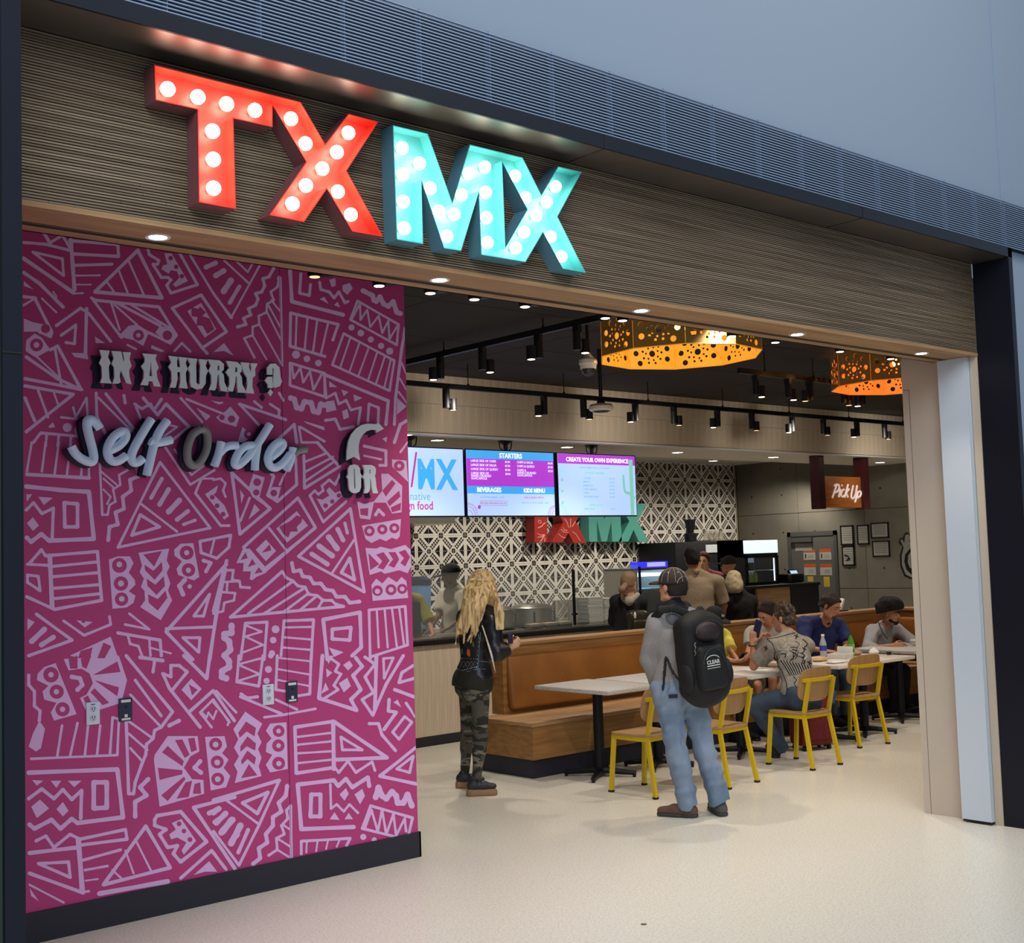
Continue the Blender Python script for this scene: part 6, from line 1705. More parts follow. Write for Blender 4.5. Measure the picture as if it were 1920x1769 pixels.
for q in range(26):
    x0 = rr.uniform(880, 922); t_ = (x0-880)/42; x1 = 855+t_*34+rr.uniform(-3, 3); y1 = rr.uniform(1186, 1216)-t_*14; D = 9.70-.0*t_; pts = []
    for i in range(7):
        v = i/6; pts.append(W(x0+(x1-x0)*v**.9+3*math.sin(v*9+q), 1092+(y1-1092)*v, 9.72-.12*math.sin(min(1, v*2)*1.5)-.02*(q % 3)))
    rad = [.020, .024, .022, .020, .017, .013, .005]
    for i in range(6): s.cap(pts[i], pts[i+1], rad[i], rad[i+1], .012)
for q in range(6):
    x0 = 925+q*1.5; pts = [W(x0-8, 1100, 9.68), W(x0+2, 1125, 9.62), W(x0+4+q, 1150, 9.60), W(x0+6+q, 1180, 9.57)]
    for i in range(3): s.cap(pts[i], pts[i+1], .016-.003*i, .013-.003*i, .01)
flesh('hair', s, M_bl, p, noise=.006, nf=35)
# jacket details
M_stud = mat('silver_stud', 'C8CCD0', .3, .8); m = MB()
def onj(px, py, off=.0):
    """nearest jacket surface point seen at a pixel of the back"""
    o = CAMP; d = ray(px, py).normalized(); Tm = jk.matrix_basis if jk.parent is None else p.matrix_basis; inv = Tm.inverted()
    ok, loc, nrm, idx = jk.ray_cast(inv@o, inv.to_3x3()@d); return (loc+nrm*.003+nrm*off) if ok else None
bpy.context.view_layer.update()
def studs(line, n, rad=.0045):
    for i in range(n):
        v = i/(n-1); seg = v*(len(line)-1); a = min(int(seg), len(line)-2); w_ = seg-a; x = line[a][0]*(1-w_)+line[a+1][0]*w_; y = line[a][1]*(1-w_)+line[a+1][1]*w_; q_ = onj(x, y)
        if q_ is not None: m.sphere(q_, rad, 0, 6)
studs([(897, 1190), (898, 1198), (896, 1225), (894, 1250), (893, 1253)], 14); studs([(904, 1170), (910, 1190), (918, 1210), (925, 1232)], 18, .004); studs([(852, 1252), (866, 1258), (880, 1254), (893, 1251)], 14); studs([(889, 1160), (893, 1164), (891, 1172), (892, 1180)], 7, .006); studs([(854, 1236), (870, 1235), (892, 1236)], 12, .003)
m.build('studs', M_stud, p, kind='stuff')
def piping(pts, m_, r_=.003):
    q_ = [onj(*a) for a in pts]; q_ = [a for a in q_ if a is not None]
    if len(q_) > 1: MB().tube(q_, r_, 5).build('piping', m_, p)
M_pip = mat('teal_piping', '5E8292', .6); piping([(901, 1186), (899, 1210), (897, 1235), (896, 1254)], M_pip); piping([(853, 1250), (862, 1258), (876, 1260), (895, 1255), (910, 1255)], M_pip); piping([(898, 1240), (910, 1241), (918, 1243)], M_pip)
for q in range(5): piping([(856+q*7, 1240), (863+q*7, 1252)], mat('quilt_line', '6A6470', .6), .0018); piping([(863+q*7, 1240), (856+q*7, 1252)], mat('quilt_line', '6A6470', .6), .0018)
q_ = onj(880, 1224)
if q_ is not None: MB().sphere(q_, .026, 0, 10, (.9, .35, 1.2)).build('orange_patch', mat('orange_patch', 'B85A24', .7), p)
for a, cl in (((884, 1180), '4A5A34'), ((888, 1208), '5A6A3C'), ((868, 1222), '4C5444'), ((884, 1196), 'A8A49C')):
    q_ = onj(*a)
    if q_ is not None: MB().sphere(q_, .018, 0, 8, (.8, .3, 1.3)).build('patch', mat('patch_'+cl, cl, .7), p)
s = SDF(.005); fr_ = [(905, 1176), (911, 1200), (918, 1222), (926, 1246)]
for i in range(16):
    v = i/15; x = 904+v*17; y = 1174+v*50; s.cap(T_.inverted()@Vector(T_@W(x, y, 9.545)), W(x+4+v*4, y+8+30*v, 9.53), .006, .003, .004)
flesh('fringe', s, mat('white_fringe', 'C9C4B8', .7), p)
m = MB(); Tw = T_@J['wrR']
for q in range(5): 
    a = T_@J['wrR'].lerp(J['elR'], .04+.13*q); ax_ = (J['wrR']-J['elR']).normalized(); e1 = ax_.orthogonal().normalized(); e2 = ax_.cross(e1)
    MB().tube([a+(e1*math.cos(b_)+e2*math.sin(b_))*(.040+.002*q) for b_ in np.linspace(0, 2*math.pi, 14)[:-1]], .006, 5, closed=True).build('bangle', mat('bangle_'+str(q % 2), ('7A7434', '15151A')[q % 2], .4), p)
ph = W(957, 1199, 9.62); t = thing('phone', 'dark blue phone in the hand of the blonde woman', 'phone', (ph.x, ph.y, ph.z)); MB().rbox((-.02, -.005, -.035), (.02, .005, .045), r=.003, M=Matrix.Rotation(-YAW+.4, 4, 'Z')).build('phone_body', M_navy, t)

# ---- people at the tables
def seated(lab, J, skin, hf, hands, top, topm, bottom, legm, hu=UZ, hk=1.0, k=1.0, sleeve=1, belly=0, o=.018, hem=-.10, **kw):
    p = person(lab, J['pel']); body(p, J, skin, hf, hu, k=k, hk=hk, hands=hands, belly=belly); shirt(p, J, topm, o, k, sleeve, hem, .005, belly=belly, nm=top, **kw)
    return p
J = lerpJ(pel=(1500, 1304, 10.74), che=(1488, 1234, 10.86), nek=(1478, 1191, 10.98), hed=(1469, 1160, 11.06), shL=(1449, 1213, 10.83), shR=(1511, 1212, 11.02), elL=(1413, 1250, 10.98), elR=(1466, 1240, 11.45), wrL=(1411, 1206, 11.02), wrR=(1450, 1208, 11.30),
    hiL=(1484, 1310, 10.74), hiR=(1514, 1310, 10.86), knL=(1410, 1318, 10.92), knR=(1447, 1320, 11.2), anL=(1470, 1408, 10.95), anR=(1462, 1398, 11.25))
hf = cd(-.80, -.1, .55)
p = seated('man in grey tee with black wing print, elbows on the white table, holding a phone', J, SK1, hf, [(J['wrL'], cd(.12, .95, .0), cd(.5, 0, .6), cd(.7, .1, -.3), dict(curl=30)), (J['wrR'], cd(-.45, .75, -.1), cd(-.5, -.3, -.5), cd(-.3, .8, -.3), dict(curl=35))], 'tee', None or mat('grey_tee', '8E877C', .9), 'jeans', None, scut=.62, hem=-.17)
M_tee = MATS['grey_tee']; mix_noise(M_tee, '7E776C', (30, 30, 30), 2, .4, .6); pants(p, J, M_denimd, .014, 1.0, .02, .005)
for a in 'LR': g = J['an'+a]; shoe(p, g, G(g)-cd(.5, 0, -.3)*.07+UZ*.0, G(g)+cd(-.3, 0, 1)*.2, mat('black_boot', '14161C', .7), M_black)
def curl_hair(s, E, ax):
    rr = random.Random(9)
    for q in range(46):
        th, ph_ = rr.uniform(0, 6.28), rr.uniform(0, 1.5); P_ = E(.085*math.cos(th)*math.sin(ph_), -.02+.10*math.sin(th)*math.sin(ph_), .035+.095*math.cos(ph_)); s.ell(P_, ax, (.018, .018, .018), .01)
hair_cap(p, J['hed'], hf, UZ, 1.0, mix_noise(mat('hair_brown', '33271E', .8), '6A5A48', (50, 50, 50), 2, .56, .66), .006, .05, -.07, noise=.006, extra=curl_hair)
face_bits(p, J['hed'], hf, UZ)
# printed wing pattern on the back of the tee
tee = [c_ for c_ in p.children if c_.name.startswith('tee')][0]; bpy.context.view_layer.update(); Tp = p.matrix_basis.inverted()
def surf(px, py, off=.002):
    ok, loc, nrm, idx = tee.ray_cast(Tp@CAMP, (Tp.to_3x3()@ray(px, py)).normalized()); return loc+nrm*off if ok else None
def inkline(pts, r_, m_, nm='print_line'):
    q_ = []
    for a, b in zip(pts, pts[1:]):
        for i in range(4): v = i/4; c_ = surf(a[0]+(b[0]-a[0])*v, a[1]+(b[1]-a[1])*v); q_.append(c_) if c_ is not None else None
    c_ = surf(*pts[-1]); q_.append(c_) if c_ is not None else None
    q_ = [a for i, a in enumerate(q_) if i == 0 or (a-q_[i-1]).length < .05]
    if len(q_) > 2: ink[m_].tube(q_, r_, 4)
ink = {0: MB(), 1: MB()}; rr = random.Random(12); TK = lambda x, y: (1330+x/7.691, 1100+y/7.691)
for q in range(22):
    x, y = rr.uniform(960, 1380), rr.uniform(760, 1060); a = rr.uniform(0, 3.1); L_ = rr.uniform(50, 130); inkline([TK(x, y), TK(x+L_*math.cos(a), y+L_*math.sin(a)*.8), TK(x+L_*math.cos(a+.6), y+L_*math.sin(a+.6)*1.3)], rr.choice((.003, .0045)), 0 if q % 3 else 1)
for q in range(11): inkline([TK(1030+q*42, 1060+q*8), TK(1090+q*40, 1150+q*10), TK(1170+q*28, 1290-q*4)], .0035, 0); inkline([TK(1045+q*42, 1060+q*8), TK(1105+q*40, 1150+q*10), TK(1185+q*28, 1285-q*4)], .0022, 1)
for x, y in ((1255, 720), (1365, 900), (1440, 1100), (820, 890)): inkline([TK(x-28, y-14), TK(x+28, y+14)], .0045, 0); inkline([TK(x+10, y-34), TK(x-8, y+40)], .0045, 0)
for P_ in ([(830, 760), (900, 810), (950, 930), (930, 1040), (960, 1200), (1010, 1380)], [(840, 760), (980, 740), (1120, 700), (1240, 665)], [(940, 1070), (1040, 1200), (1110, 1380), (1130, 1540)], [(1210, 1300), (1260, 1350), (1220, 1400), (1260, 1460)]): inkline([TK(*a) for a in P_], .003, 0)
ink[0].build('print_black', M_blk, tee, kind='stuff'); ink[1].build('print_white', mat('print_pale', 'BDB8AE', .9), tee, kind='stuff')
MB().tube([Tp@(J['wrL'].lerp(J['elL'], .12)+(R0*math.cos(a)+F0*math.sin(a))*.036) for a in np.linspace(0, 6.28, 14)[:-1]], .005, 5, closed=True).build('wristband', M_blk, p)
ph = W(1420, 1179, 11.0); t = thing('phone', 'dark blue phone held up by the man in the printed tee', 'phone', (ph.x, ph.y, ph.z)); MB().rbox((-.037, -.005, -.075), (.037, .005, .075), r=.004, M=Matrix.Rotation(-YAW-.9, 4, 'Z')@Matrix.Rotation(.35, 4, 'Y')).build('phone_body', mat('phone_blue', '1D2148', .4), t)

J = lerpJ(pel=(1534, 1250, 13.30), che=(1540, 1190, 13.18), nek=(1547, 1163, 13.08), hed=(1557, 1137, 12.96), shR=(1508, 1170, 13.02), shL=(1573, 1174, 13.32), elR=(1506, 1214, 12.85), elL=(1588, 1212, 13.15), wrR=(1548, 1221, 12.70), wrL=(1578, 1220, 12.86),
    hiR=(1524, 1256, 13.2), hiL=(1545, 1256, 13.35), knR=(1560, 1268, 12.80), knL=(1582, 1268, 12.95), anR=(1562, 1340, 12.85), anL=(1584, 1340, 13.0))
hf = cd(.66, -.42, -.60); hu = cd(.35, .9, -.2)
p = seated('man with a goatee in a dark blue shirt, looking down behind the bottles', J, SK1, hf, [(J['wrR'], cd(.9, -.1, -.2), cd(0, -1, 0), cd(.3, .3, .9), dict(curl=25)), (J['wrL'], cd(-.3, -.1, -.9), cd(0, -1, 0), cd(-.9, .2, 0), dict(curl=25))], 'blue_shirt', mix_noise(mat('navy_shirt', '1C2A66', .8), '16204E', (8, 8, 8), 3, .4, .6), '', None, hu=hu, k=1.06, hk=1.03, belly=.02, scut=.7)
pants(p, J, M_denimd, .012); plain_shoes(p, J, cd(.66, 0, -.75), M_blk); hair_cap(p, J['hed'], hf, hu, 1.03, mat('hair_brown_dark', '2E211A', .8), .010, .055, -.04, noise=.006); face_bits(p, J['hed'], hf, hu, 1.03)
Tb = p.matrix_basis.inverted(); r_, f_, u_ = axes(hf, hu); s = SDF(.005); E = lambda x, y, z: J['hed']+(r_*x+f_*y+u_*z)
s.cap(E(-.022, .082, -.088), E(.022, .082, -.088), .018, k=.01); s.cap(E(-.026, .083, -.048), E(.026, .083, -.048), .007, k=.005); s.cap(E(-.03, .075, -.05), E(-.025, .072, -.085), .007, k=.01); s.cap(E(.03, .075, -.05), E(.025, .072, -.085), .007, k=.01); flesh('goatee', s, mat('beard_grey', '3A302A', .9), p, noise=.003, nf=90)
s = SDF(.006); c = J['nek']; s.cap(c+cd(-.7, .1, -.2)*.06, c+cd(.2, -.5, -1)*.075, .02, .016, .01); s.cap(c+cd(.8, .1, 0)*.06, c+cd(.35, -.5, -1)*.075, .02, .016, .01); flesh('collar', s, MATS['navy_shirt'], p)

J = lerpJ(pel=(1640, 1240, 14.12), che=(1650, 1196, 14.0), nek=(1659, 1174, 13.94), hed=(1669, 1151, 13.84), shR=(1636, 1184, 13.82), shL=(1682, 1182, 14.10), elR=(1627, 1217, 13.58), elL=(1706, 1200, 13.95), wrR=(1675, 1212, 13.35), wrL=(1718, 1208, 13.60),
    hiR=(1632, 1246, 14.0), hiL=(1650, 1246, 14.15), knR=(1675, 1258, 13.6), knL=(1695, 1258, 13.75), anR=(1677, 1325, 13.65), anL=(1696, 1325, 13.8))
hf = cd(.72, -.14, -.62)
p = seated('man with bushy black hair and beard in a light grey sweater at the speckled table', J, mat('skin_olive', '9C6E52', .55), hf, [(J['wrR'], cd(.9, .05, -.3), cd(.2, -.4, .8), cd(.1, .9, .2), dict(curl=40)), (J['wrL'], cd(.3, -.1, -.9), cd(-.5, -.5, 0), cd(-.6, .6, 0), dict(curl=40))], 'sweater', mat('light_grey_knit', '8F8F92', .9), '', None, sleeve=2, k=.98)
pants(p, J, M_blk, .012); plain_shoes(p, J, cd(.66, 0, -.75), M_blk)
def bush(s, E, ax): s.ell(E(0, .0, .105), ax, (.135, .145, .085), .05); s.ell(E(0, -.06, .03), ax, (.12, .10, .10), .05)
r_, f_, u_ = axes(hf); E = lambda x, y, z: J['hed']+(r_*x+f_*y+u_*z)
s = SDF(.006); s.ell(E(0, -.014, .03), (r_, f_, u_), (.088, .108, .10), .02); bush(s, E, (r_, f_, u_)); flesh('hair', s, mat('hair_black', '0C0B0E', .9), p, noise=.008, nf=45, cuts=[(E(0, .085, .055), f_*.35-u_*1.0)])
face_bits(p, J['hed'], hf, UZ, 1, brow='0C0B0E')
s = SDF(.005); s.cap(E(-.055, .035, -.065), E(-.02, .068, -.096), .018, .02, .02); s.cap(E(.055, .035, -.065), E(.02, .068, -.096), .018, .02, .02); s.cap(E(-.02, .072, -.092), E(.02, .072, -.092), .02, k=.01); s.cap(E(-.024, .086, -.045), E(.024, .086, -.045), .006, k=.004); flesh('beard', s, mat('hair_black', '0C0B0E', .9), p, noise=.003, nf=90)
Tg = p.matrix_basis.inverted(); MB().tube([Tg@a for a in (W(1647, 1168, 13.74), W(1654, 1185, 13.66), W(1664, 1199, 13.62))], .005, 5).build('lanyard', M_blk, p)

J = lerpJ(pel=(1352, 1272, 12.42), che=(1345, 1206, 12.34), nek=(1341, 1182, 12.26), hed=(1340, 1161, 12.20), shR=(1326, 1192, 12.18), shL=(1357, 1192, 12.40), elR=(1340, 1228, 12.0), elL=(1371, 1222, 12.22), wrR=(1376, 1240, 11.72), wrL=(1385, 1240, 11.86),
    hiR=(1345, 1278, 12.35), hiL=(1360, 1278, 12.45), knR=(1372, 1284, 11.95), knL=(1390, 1284, 12.1), anR=(1378, 1345, 12.0), anL=(1394, 1345, 12.15))
hf = cd(.62, -.35, -.70)
p = seated('youngster in a black cap and yellow tee looking at a phone behind the backpack', J, SK1, hf, [(J['wrL'], cd(.7, .2, -.4), cd(-.3, .8, -.3), cd(-.2, .9, .2), dict(curl=25, k=.92)), (J['wrR'], cd(.8, .1, -.3), cd(0, .9, .2), cd(.3, .7, .5), dict(curl=30, k=.92))], 'yellow_tee', mat('yellow_tee', 'C9BE4E', .85), '', None, k=.84, hk=.92, scut=.75)
pants(p, J, mat('grey_shorts', '55544A', .9), .014, .85, to=.92); plain_shoes(p, J, cd(.66, 0, -.75), M_blk); face_bits(p, J['hed'], hf, UZ, .92)
cp, E = ball_cap(p, J['hed'], hf, UZ, .95, M_blk); r_, f_, u_ = axes(hf); Tk = p.matrix_basis.inverted().to_3x3()
patch_text(cp, 'hu', (p.matrix_basis.inverted()@E(0, .092, .062), Tk@(-r_)*1.0, Tk@(u_-f_*.35).normalized(), Tk@f_), .042, M_pr, 'cap_print')
ph = W(1393, 1231, 11.70); t = thing('phone', 'phone in the hands of the youngster in the yellow tee', 'phone', (ph.x, ph.y, ph.z)); MB().rbox((-.035, -.004, -.05), (.035, .004, .05), r=.003, M=Matrix.Rotation(-YAW+.5, 4, 'Z')@Matrix.Rotation(.8, 4, 'X')).build('phone_body', M_black, t)

J = lerpJ(pel=(1431, 1262, 12.85), che=(1432, 1202, 12.75), nek=(1434, 1176, 12.68), hed=(1440, 1152, 12.62), shR=(1410, 1188, 12.60), shL=(1462, 1188, 12.80), elR=(1403, 1224, 12.45), elL=(1466, 1222, 12.65), wrR=(1425, 1240, 12.2), wrL=(1452, 1240, 12.3),
    hiR=(1422, 1267, 12.75), hiL=(1442, 1267, 12.85), knR=(1420, 1286, 12.25), knL=(1448, 1272, 12.4), anR=(1425, 1352, 12.35), anL=(1450, 1350, 12.45))
hf = cd(-.75, -.55, -.4)
p = seated('dark haired person in pale tee and shorts, mostly hidden behind the raised phone', J, SK1, hf, [(J['wrR'], cd(.7, -.1, -.4), cd(0, -1, 0), cd(0, .3, 1), dict(curl=30)), (J['wrL'], cd(-.7, -.1, -.4), cd(0, -1, 0), cd(0, .3, 1), dict(curl=30))], 'tee', mat('pale_tee', '9A978E', .9), '', None, k=.93)
pants(p, J, mat('grey_shorts', '55544A', .9), .014, .92, to=.85); plain_shoes(p, J, cd(.66, 0, -.75), M_blk); hair_cap(p, J['hed'], hf, UZ, 1.0, mat('hair_reddark', '1F1210', .9), .012, .05, -.07, noise=.005); face_bits(p, J['hed'], hf, UZ)

# ---- people at and behind the counter
def stander(lab, J, f, skin, hf, topm, sleeve, legm, hands=(), k=1.0, hk=1.0, fem=False, belly=0, hem=-.10, nm='shirt', scut=.55, shoes=M_blk):
    p = person(lab, J['pel']); f = Vector((f.x, f.y, 0)).normalized(); stand_legs(J, f)
    body(p, J, skin, hf, k=k, hk=hk, hands=hands, fem=fem, belly=belly, vox=.008); shirt(p, J, topm, .016, k, sleeve, hem, .005, belly=belly, fem=fem, nm=nm, scut=scut, vox=.009); pants(p, J, legm, .012, k, .012, vox=.01); plain_shoes(p, J, f, shoes); return p
J = lerpJ(pel=(1177, 1190, 13.66), che=(1177, 1143, 13.64), nek=(1178, 1115, 13.62), hed=(1180, 1092, 13.62), shL=(1154, 1129, 13.62), shR=(1202, 1129, 13.66), elL=(1150, 1165, 13.72), elR=(1207, 1165, 13.76), wrL=(1162, 1185, 14.0), wrR=(1200, 1183, 14.0)); f = cd(.3, 0, 1)
p = stander('woman with a blonde ponytail in black jacket and grey hood, by the takeaway boxes', J, f, SK4, cd(.6, 0, .8), M_blk, 2, M_blk, [(J['wrR'], cd(0, 0, 1), cd(0, -1, 0), cd(-1, 0, 0))], .88, .92, True)
hair_cap(p, J['hed'], cd(.6, 0, .8), UZ, .94, mat('hair_darkblonde', '7A6248', .7), .008, .04, -.05, noise=.003)
s = SDF(.007); s.cap(W(1172, 1098, 13.52), W(1166, 1106, 13.48), .03, .035, .02); s.cap(W(1166, 1106, 13.48), W(1166, 1124, 13.48), .032, .012, .02); flesh('ponytail', s, MATS['hair_darkblonde'], p, noise=.003)
s = SDF(.007); c = J['nek']; s.cap(c+cd(-1, 0, .1)*.10-UZ*.02, c+cd(0, 0, -1)*.10-UZ*.075, .03, .04, .03); s.cap(c+cd(0, 0, -1)*.10-UZ*.075, c+cd(1, 0, .1)*.10-UZ*.01, .04, .03, .03); flesh('hood', s, mat('hood_pale', '918A80', .9), p)
bc = W(1196, 1162, 13.38); t = thing('backpack', 'small shiny olive backpack on the woman with the ponytail', 'backpack', (bc.x, bc.y, bc.z)); bx = axes(cd(.2, 0, -1)); s = SDF(.007)
s.box(bc-UZ*.03, bx, (.12, .06, .13), .05, .02); flesh('main_body', s, mat('olive_sheen', '2B281C', .3), t, noise=.006); s = SDF(.006); s.box(bc-UZ*.07+bx[1]*.06, bx, (.08, .03, .07), .025, .01); flesh('front_pocket', s, mat('olive_sheen', '2B281C', .3), t)
MB().tube([cd(-.3, 1, -.3)*.02+UZ*(.09), UZ*.17+R0*-.03, UZ*.2-F0*-.1], .012, 6).build('strap', M_blk, t); MB().sphere(bx[1]*.075+UZ*.045-R0*.05, .022, 0, 8, (.8, .5, 1.8)).build('white_tag', M_paper, t)

J = lerpJ(pel=(1308, 1172, 13.92), che=(1309, 1112, 13.90), nek=(1303, 1073, 13.92), hed=(1298, 1046, 13.94), shL=(1275, 1091, 13.86), shR=(1344, 1092, 14.0), elL=(1268, 1134, 13.95), elR=(1357, 1136, 14.02), wrL=(1280, 1160, 14.2), wrR=(1354, 1168, 14.2)); f = cd(.1, 0, 1)
p = stander('broad man in a beige polo shirt standing with his back to us', J, f, SK2, cd(.1, 0, 1), mix_noise(mat('beige_polo', '8E7F6A', .9), '82745F', (60, 60, 60), 2, .4, .6), 1, M_denimd, [(J['wrR'], cd(0, -.6, .8), cd(-1, 0, 0), cd(0, .8, .6))], 1.14, 1.02, False, .05, -.14, 'polo_shirt', .75)
hair_cap(p, J['hed'], cd(.1, 0, 1), UZ, 1.02, mat('hair_black', '0C0B0E', .9), .006, .05, -.075, noise=.003)
s = SDF(.007); c = J['nek']; s.cap(c+cd(-1, 0, 0)*.06+UZ*.01, c+cd(0, 0, -1)*.07+UZ*.005, .028, .028, .02); s.cap(c+cd(0, 0, -1)*.07+UZ*.005, c+cd(1, 0, 0)*.06+UZ*.01, .028, .028, .02); flesh('collar', s, MATS['beige_polo'], p)

J = lerpJ(pel=(1391, 1182, 14.42), che=(1389, 1136, 14.40), nek=(1386, 1112, 14.40), hed=(1377, 1092, 14.40), shL=(1367, 1127, 14.36), shR=(1410, 1127, 14.46), elL=(1362, 1160, 14.45), elR=(1413, 1160, 14.5), wrL=(1375, 1178, 14.7), wrR=(1405, 1178, 14.7)); f = cd(.25, 0, 1)
p = stander('woman with short pale blonde hair in a black coat beside the beige polo shirt', J, f, SK4, cd(.5, 0, .85), mat('black_coat', '0B0B10', .9), 2, M_blk, (), .92, .94, True, nm='coat')
def bob(s, E, ax): s.ell(E(0, -.03, -.03), ax, (.10, .10, .10), .04); s.ell(E(.03, -.06, -.06), ax, (.09, .07, .06), .04)
hair_cap(p, J['hed'], cd(.5, 0, .85), UZ, .98, mat('hair_paleblonde', 'A89A7C', .6), .012, .06, -.13, noise=.005, extra=bob)

J = lerpJ(pel=(1328, 1135, 17.25), che=(1327, 1098, 17.2), nek=(1324, 1073, 17.2), hed=(1319, 1053, 17.15), shR=(1306, 1083, 17.15), shL=(1348, 1082, 17.25), elR=(1304, 1110, 17.1), elL=(1352, 1110, 17.2), wrR=(1316, 1128, 16.95), wrL=(1342, 1128, 16.95)); f = cd(0, 0, -1)
p = stander('red haired server in a pink shirt behind the beige polo shirt', J, f, SK4, cd(-.35, -.1, -.95), mat('pink_shirt', 'A8475A', .85), 1, M_blk, (), .95, .98); face_bits(p, J['hed'], cd(-.35, -.1, -.95), UZ); hair_cap(p, J['hed'], cd(-.35, -.1, -.95), UZ, 1, mat('hair_red', '4A2318', .8), .012, .05, -.05)
J = lerpJ(pel=(1368, 1141, 16.5), che=(1368, 1103, 16.5), nek=(1368, 1081, 16.5), hed=(1366, 1061, 16.5), shL=(1386, 1091, 16.45), shR=(1352, 1091, 16.55), elL=(1389, 1118, 16.4), elR=(1349, 1118, 16.5), wrL=(1382, 1133, 16.4), wrR=(1356, 1133, 16.4)); f = cd(-1, 0, .2)
p = stander('server in a black cap and black shirt behind the pale blonde woman', J, cd(-.5, 0, .8), SK2, cd(-.8, 0, .5), M_blk, 1, M_blk, (), .92, .95); ball_cap(p, J['hed'], cd(-.8, 0, .5), UZ, 1.0, M_blk)

J = lerpJ(pel=(849, 1188, 14.35), che=(851, 1136, 14.33), nek=(851, 1102, 14.32), hed=(845, 1080, 14.28), shR=(832, 1117, 14.46), shL=(869, 1118, 14.22), elR=(823, 1154, 14.32), elL=(872, 1155, 14.05), wrR=(808, 1178, 14.05), wrL=(842, 1178, 13.90)); f = cd(-.7, 0, -.7)
hf = cd(-.95, -.18, -.15)
p = stander('bearded cook in white short-sleeved jacket and black cap behind the counter', J, f, SK3, hf, mat('chef_white', 'A9A495', .85), 1, M_blk, [(J['wrR'], cd(-.7, -.6, -.2), cd(0, -1, 0), cd(0, .3, -1)), (J['wrL'], cd(-.8, -.3, -.2), cd(0, -1, 0), cd(0, .3, 1))], 1.0, 1.0, nm='chef_jacket', scut=.7)
face_bits(p, J['hed'], hf, UZ, 1, brow='120C0A'); ball_cap(p, J['hed'], hf, UZ, 1.08, M_blk); r_, f_, u_ = axes(hf); E = lambda x, y, z: J['hed']+(r_*x+f_*y+u_*z)
s = SDF(.006); s.cap(E(-.05, .03, -.07), E(0, .075, -.098), .018, .022, .02); s.cap(E(.05, .03, -.07), E(0, .075, -.098), .018, .022, .02); flesh('beard', s, mat('hair_black', '0C0B0E', .9), p, noise=.003, nf=80)

J = lerpJ(pel=(762, 1196, 13.6), che=(762, 1146, 13.55), nek=(757, 1112, 13.5), hed=(752, 1088, 13.45), shR=(742, 1128, 13.5), shL=(783, 1127, 13.6), elR=(745, 1165, 13.3), elL=(805, 1168, 13.45), wrR=(770, 1185, 13.0), wrL=(812, 1192, 13.15)); f = cd(.1, 0, -1)
p = stander('server in a yellow shirt and dark purple apron, half hidden by the magenta wall', J, f, SK2, cd(.1, -.3, -1), mat('yellow_shirt', 'A8A030', .85), 1, M_blk, [(J['wrL'], cd(-.8, -.3, -.4), cd(0, -1, 0), cd(0, .4, -1))], 1.0, 1.0, scut=.85)
s = SDF(.008); s.box(J['che']-UZ*.12+cd(.1, 0, -1)*.13, axes(cd(.1, 0, -1)), (.15, .012, .22), .01); flesh('apron', s, mat('purple_apron', '25142E', .85), p)
# ================================================================ things on tables and floor
def bottle(lab, x, y, liq, labc, capc, h=.23, r=.034, op=.6):
    t = thing('drink_bottle', lab, 'bottle', (x, y, .75)); k = h/.23
    MB().lathe((0, 0, 0), [(r*.85, 0), (r, .012*k), (r*.95, .05*k), (r, .07*k), (r, .13*k), (r*.9, .15*k), (r*.45, .195*k), (.014, .205*k), (.014, .215*k)], 20).build('body', mat('bottle_'+liq, liq, .12, trans=.25, alpha=op+.3), t)
    if labc: MB().lathe((0, 0, .075*k), [(r+.0008, 0), (r+.0008, .05*k)], 20).build('wrap_label', mat('wrap_'+labc, labc, .5), t)
    MB().lathe((0, 0, .212*k), [(.016, 0), (.016, .018)], 14).build('cap', mat('cap_'+capc, capc, .5), t); return t
p_ = on(1542, 1229, 2, .75); bottle('clear water bottle with white cap and blue label on the white table', p_.x-.32, p_.y-.24, 'B4C0C8', '2E3F9A', 'E4E4E4', .235)
p_ = on(1601, 1227, 2, .75); b2 = bottle('green soft drink bottle on the white table', p_.x-.22, p_.y-.12, '5FA03A', '6FB04A', '1F4A22', .225)
p_ = on(1371, 1256, 2, .75); bottle('dark cola bottle beside the youngster in the yellow tee', 8.74, 7.52, '1C1214', '3A3A40', '1A1A1A', .215)
# food: open box, flatbread, wrapper, crumpled napkin
cx_, cy_ = 10.44, 7.19
t = thing('food_box', 'open white takeaway box with its lid standing up, next to the green bottle', 'box', (cx_, cy_, .75), .2)
MB().add([(-.085, -.085, 0), (.085, -.085, 0), (.085, .085, 0), (-.085, .085, 0), (-.1, -.1, .045), (.1, -.1, .045), (.1, .1, .045), (-.1, .1, .045)], [(0, 3, 2, 1), (0, 1, 5, 4), (1, 2, 6, 5), (2, 3, 7, 6), (3, 0, 4, 7)]).build('tray', M_box, t)
MB().rbox((.098, -.08, .03), (.106, .08, .12), r=.004, M=Matrix.Rotation(.15, 4, 'Y')).build('lid', M_box, t)
def crumple(nm, lab, cat, x, y, rad, m_, sc=(1, 1, .6), z=.75):
    t = thing(nm, lab, cat, (x, y, z)); bm_ = bmesh.new(); bmesh.ops.create_icosphere(bm_, subdivisions=3, radius=rad); r_ = random.Random(int(x*100))
    for v in bm_.verts:
        n_ = math.sin(v.co.x*90+r_.random()*.8)+math.sin(v.co.y*110+1)+math.sin(v.co.z*120+2); v.co *= 1+.10*n_*r_.uniform(.6, 1); v.co.x *= sc[0]; v.co.y *= sc[1]; v.co.z = max(0, v.co.z*sc[2]+rad*sc[2]*.8)
    MB().bm(bm_).build(nm+'_body', m_, t); return t
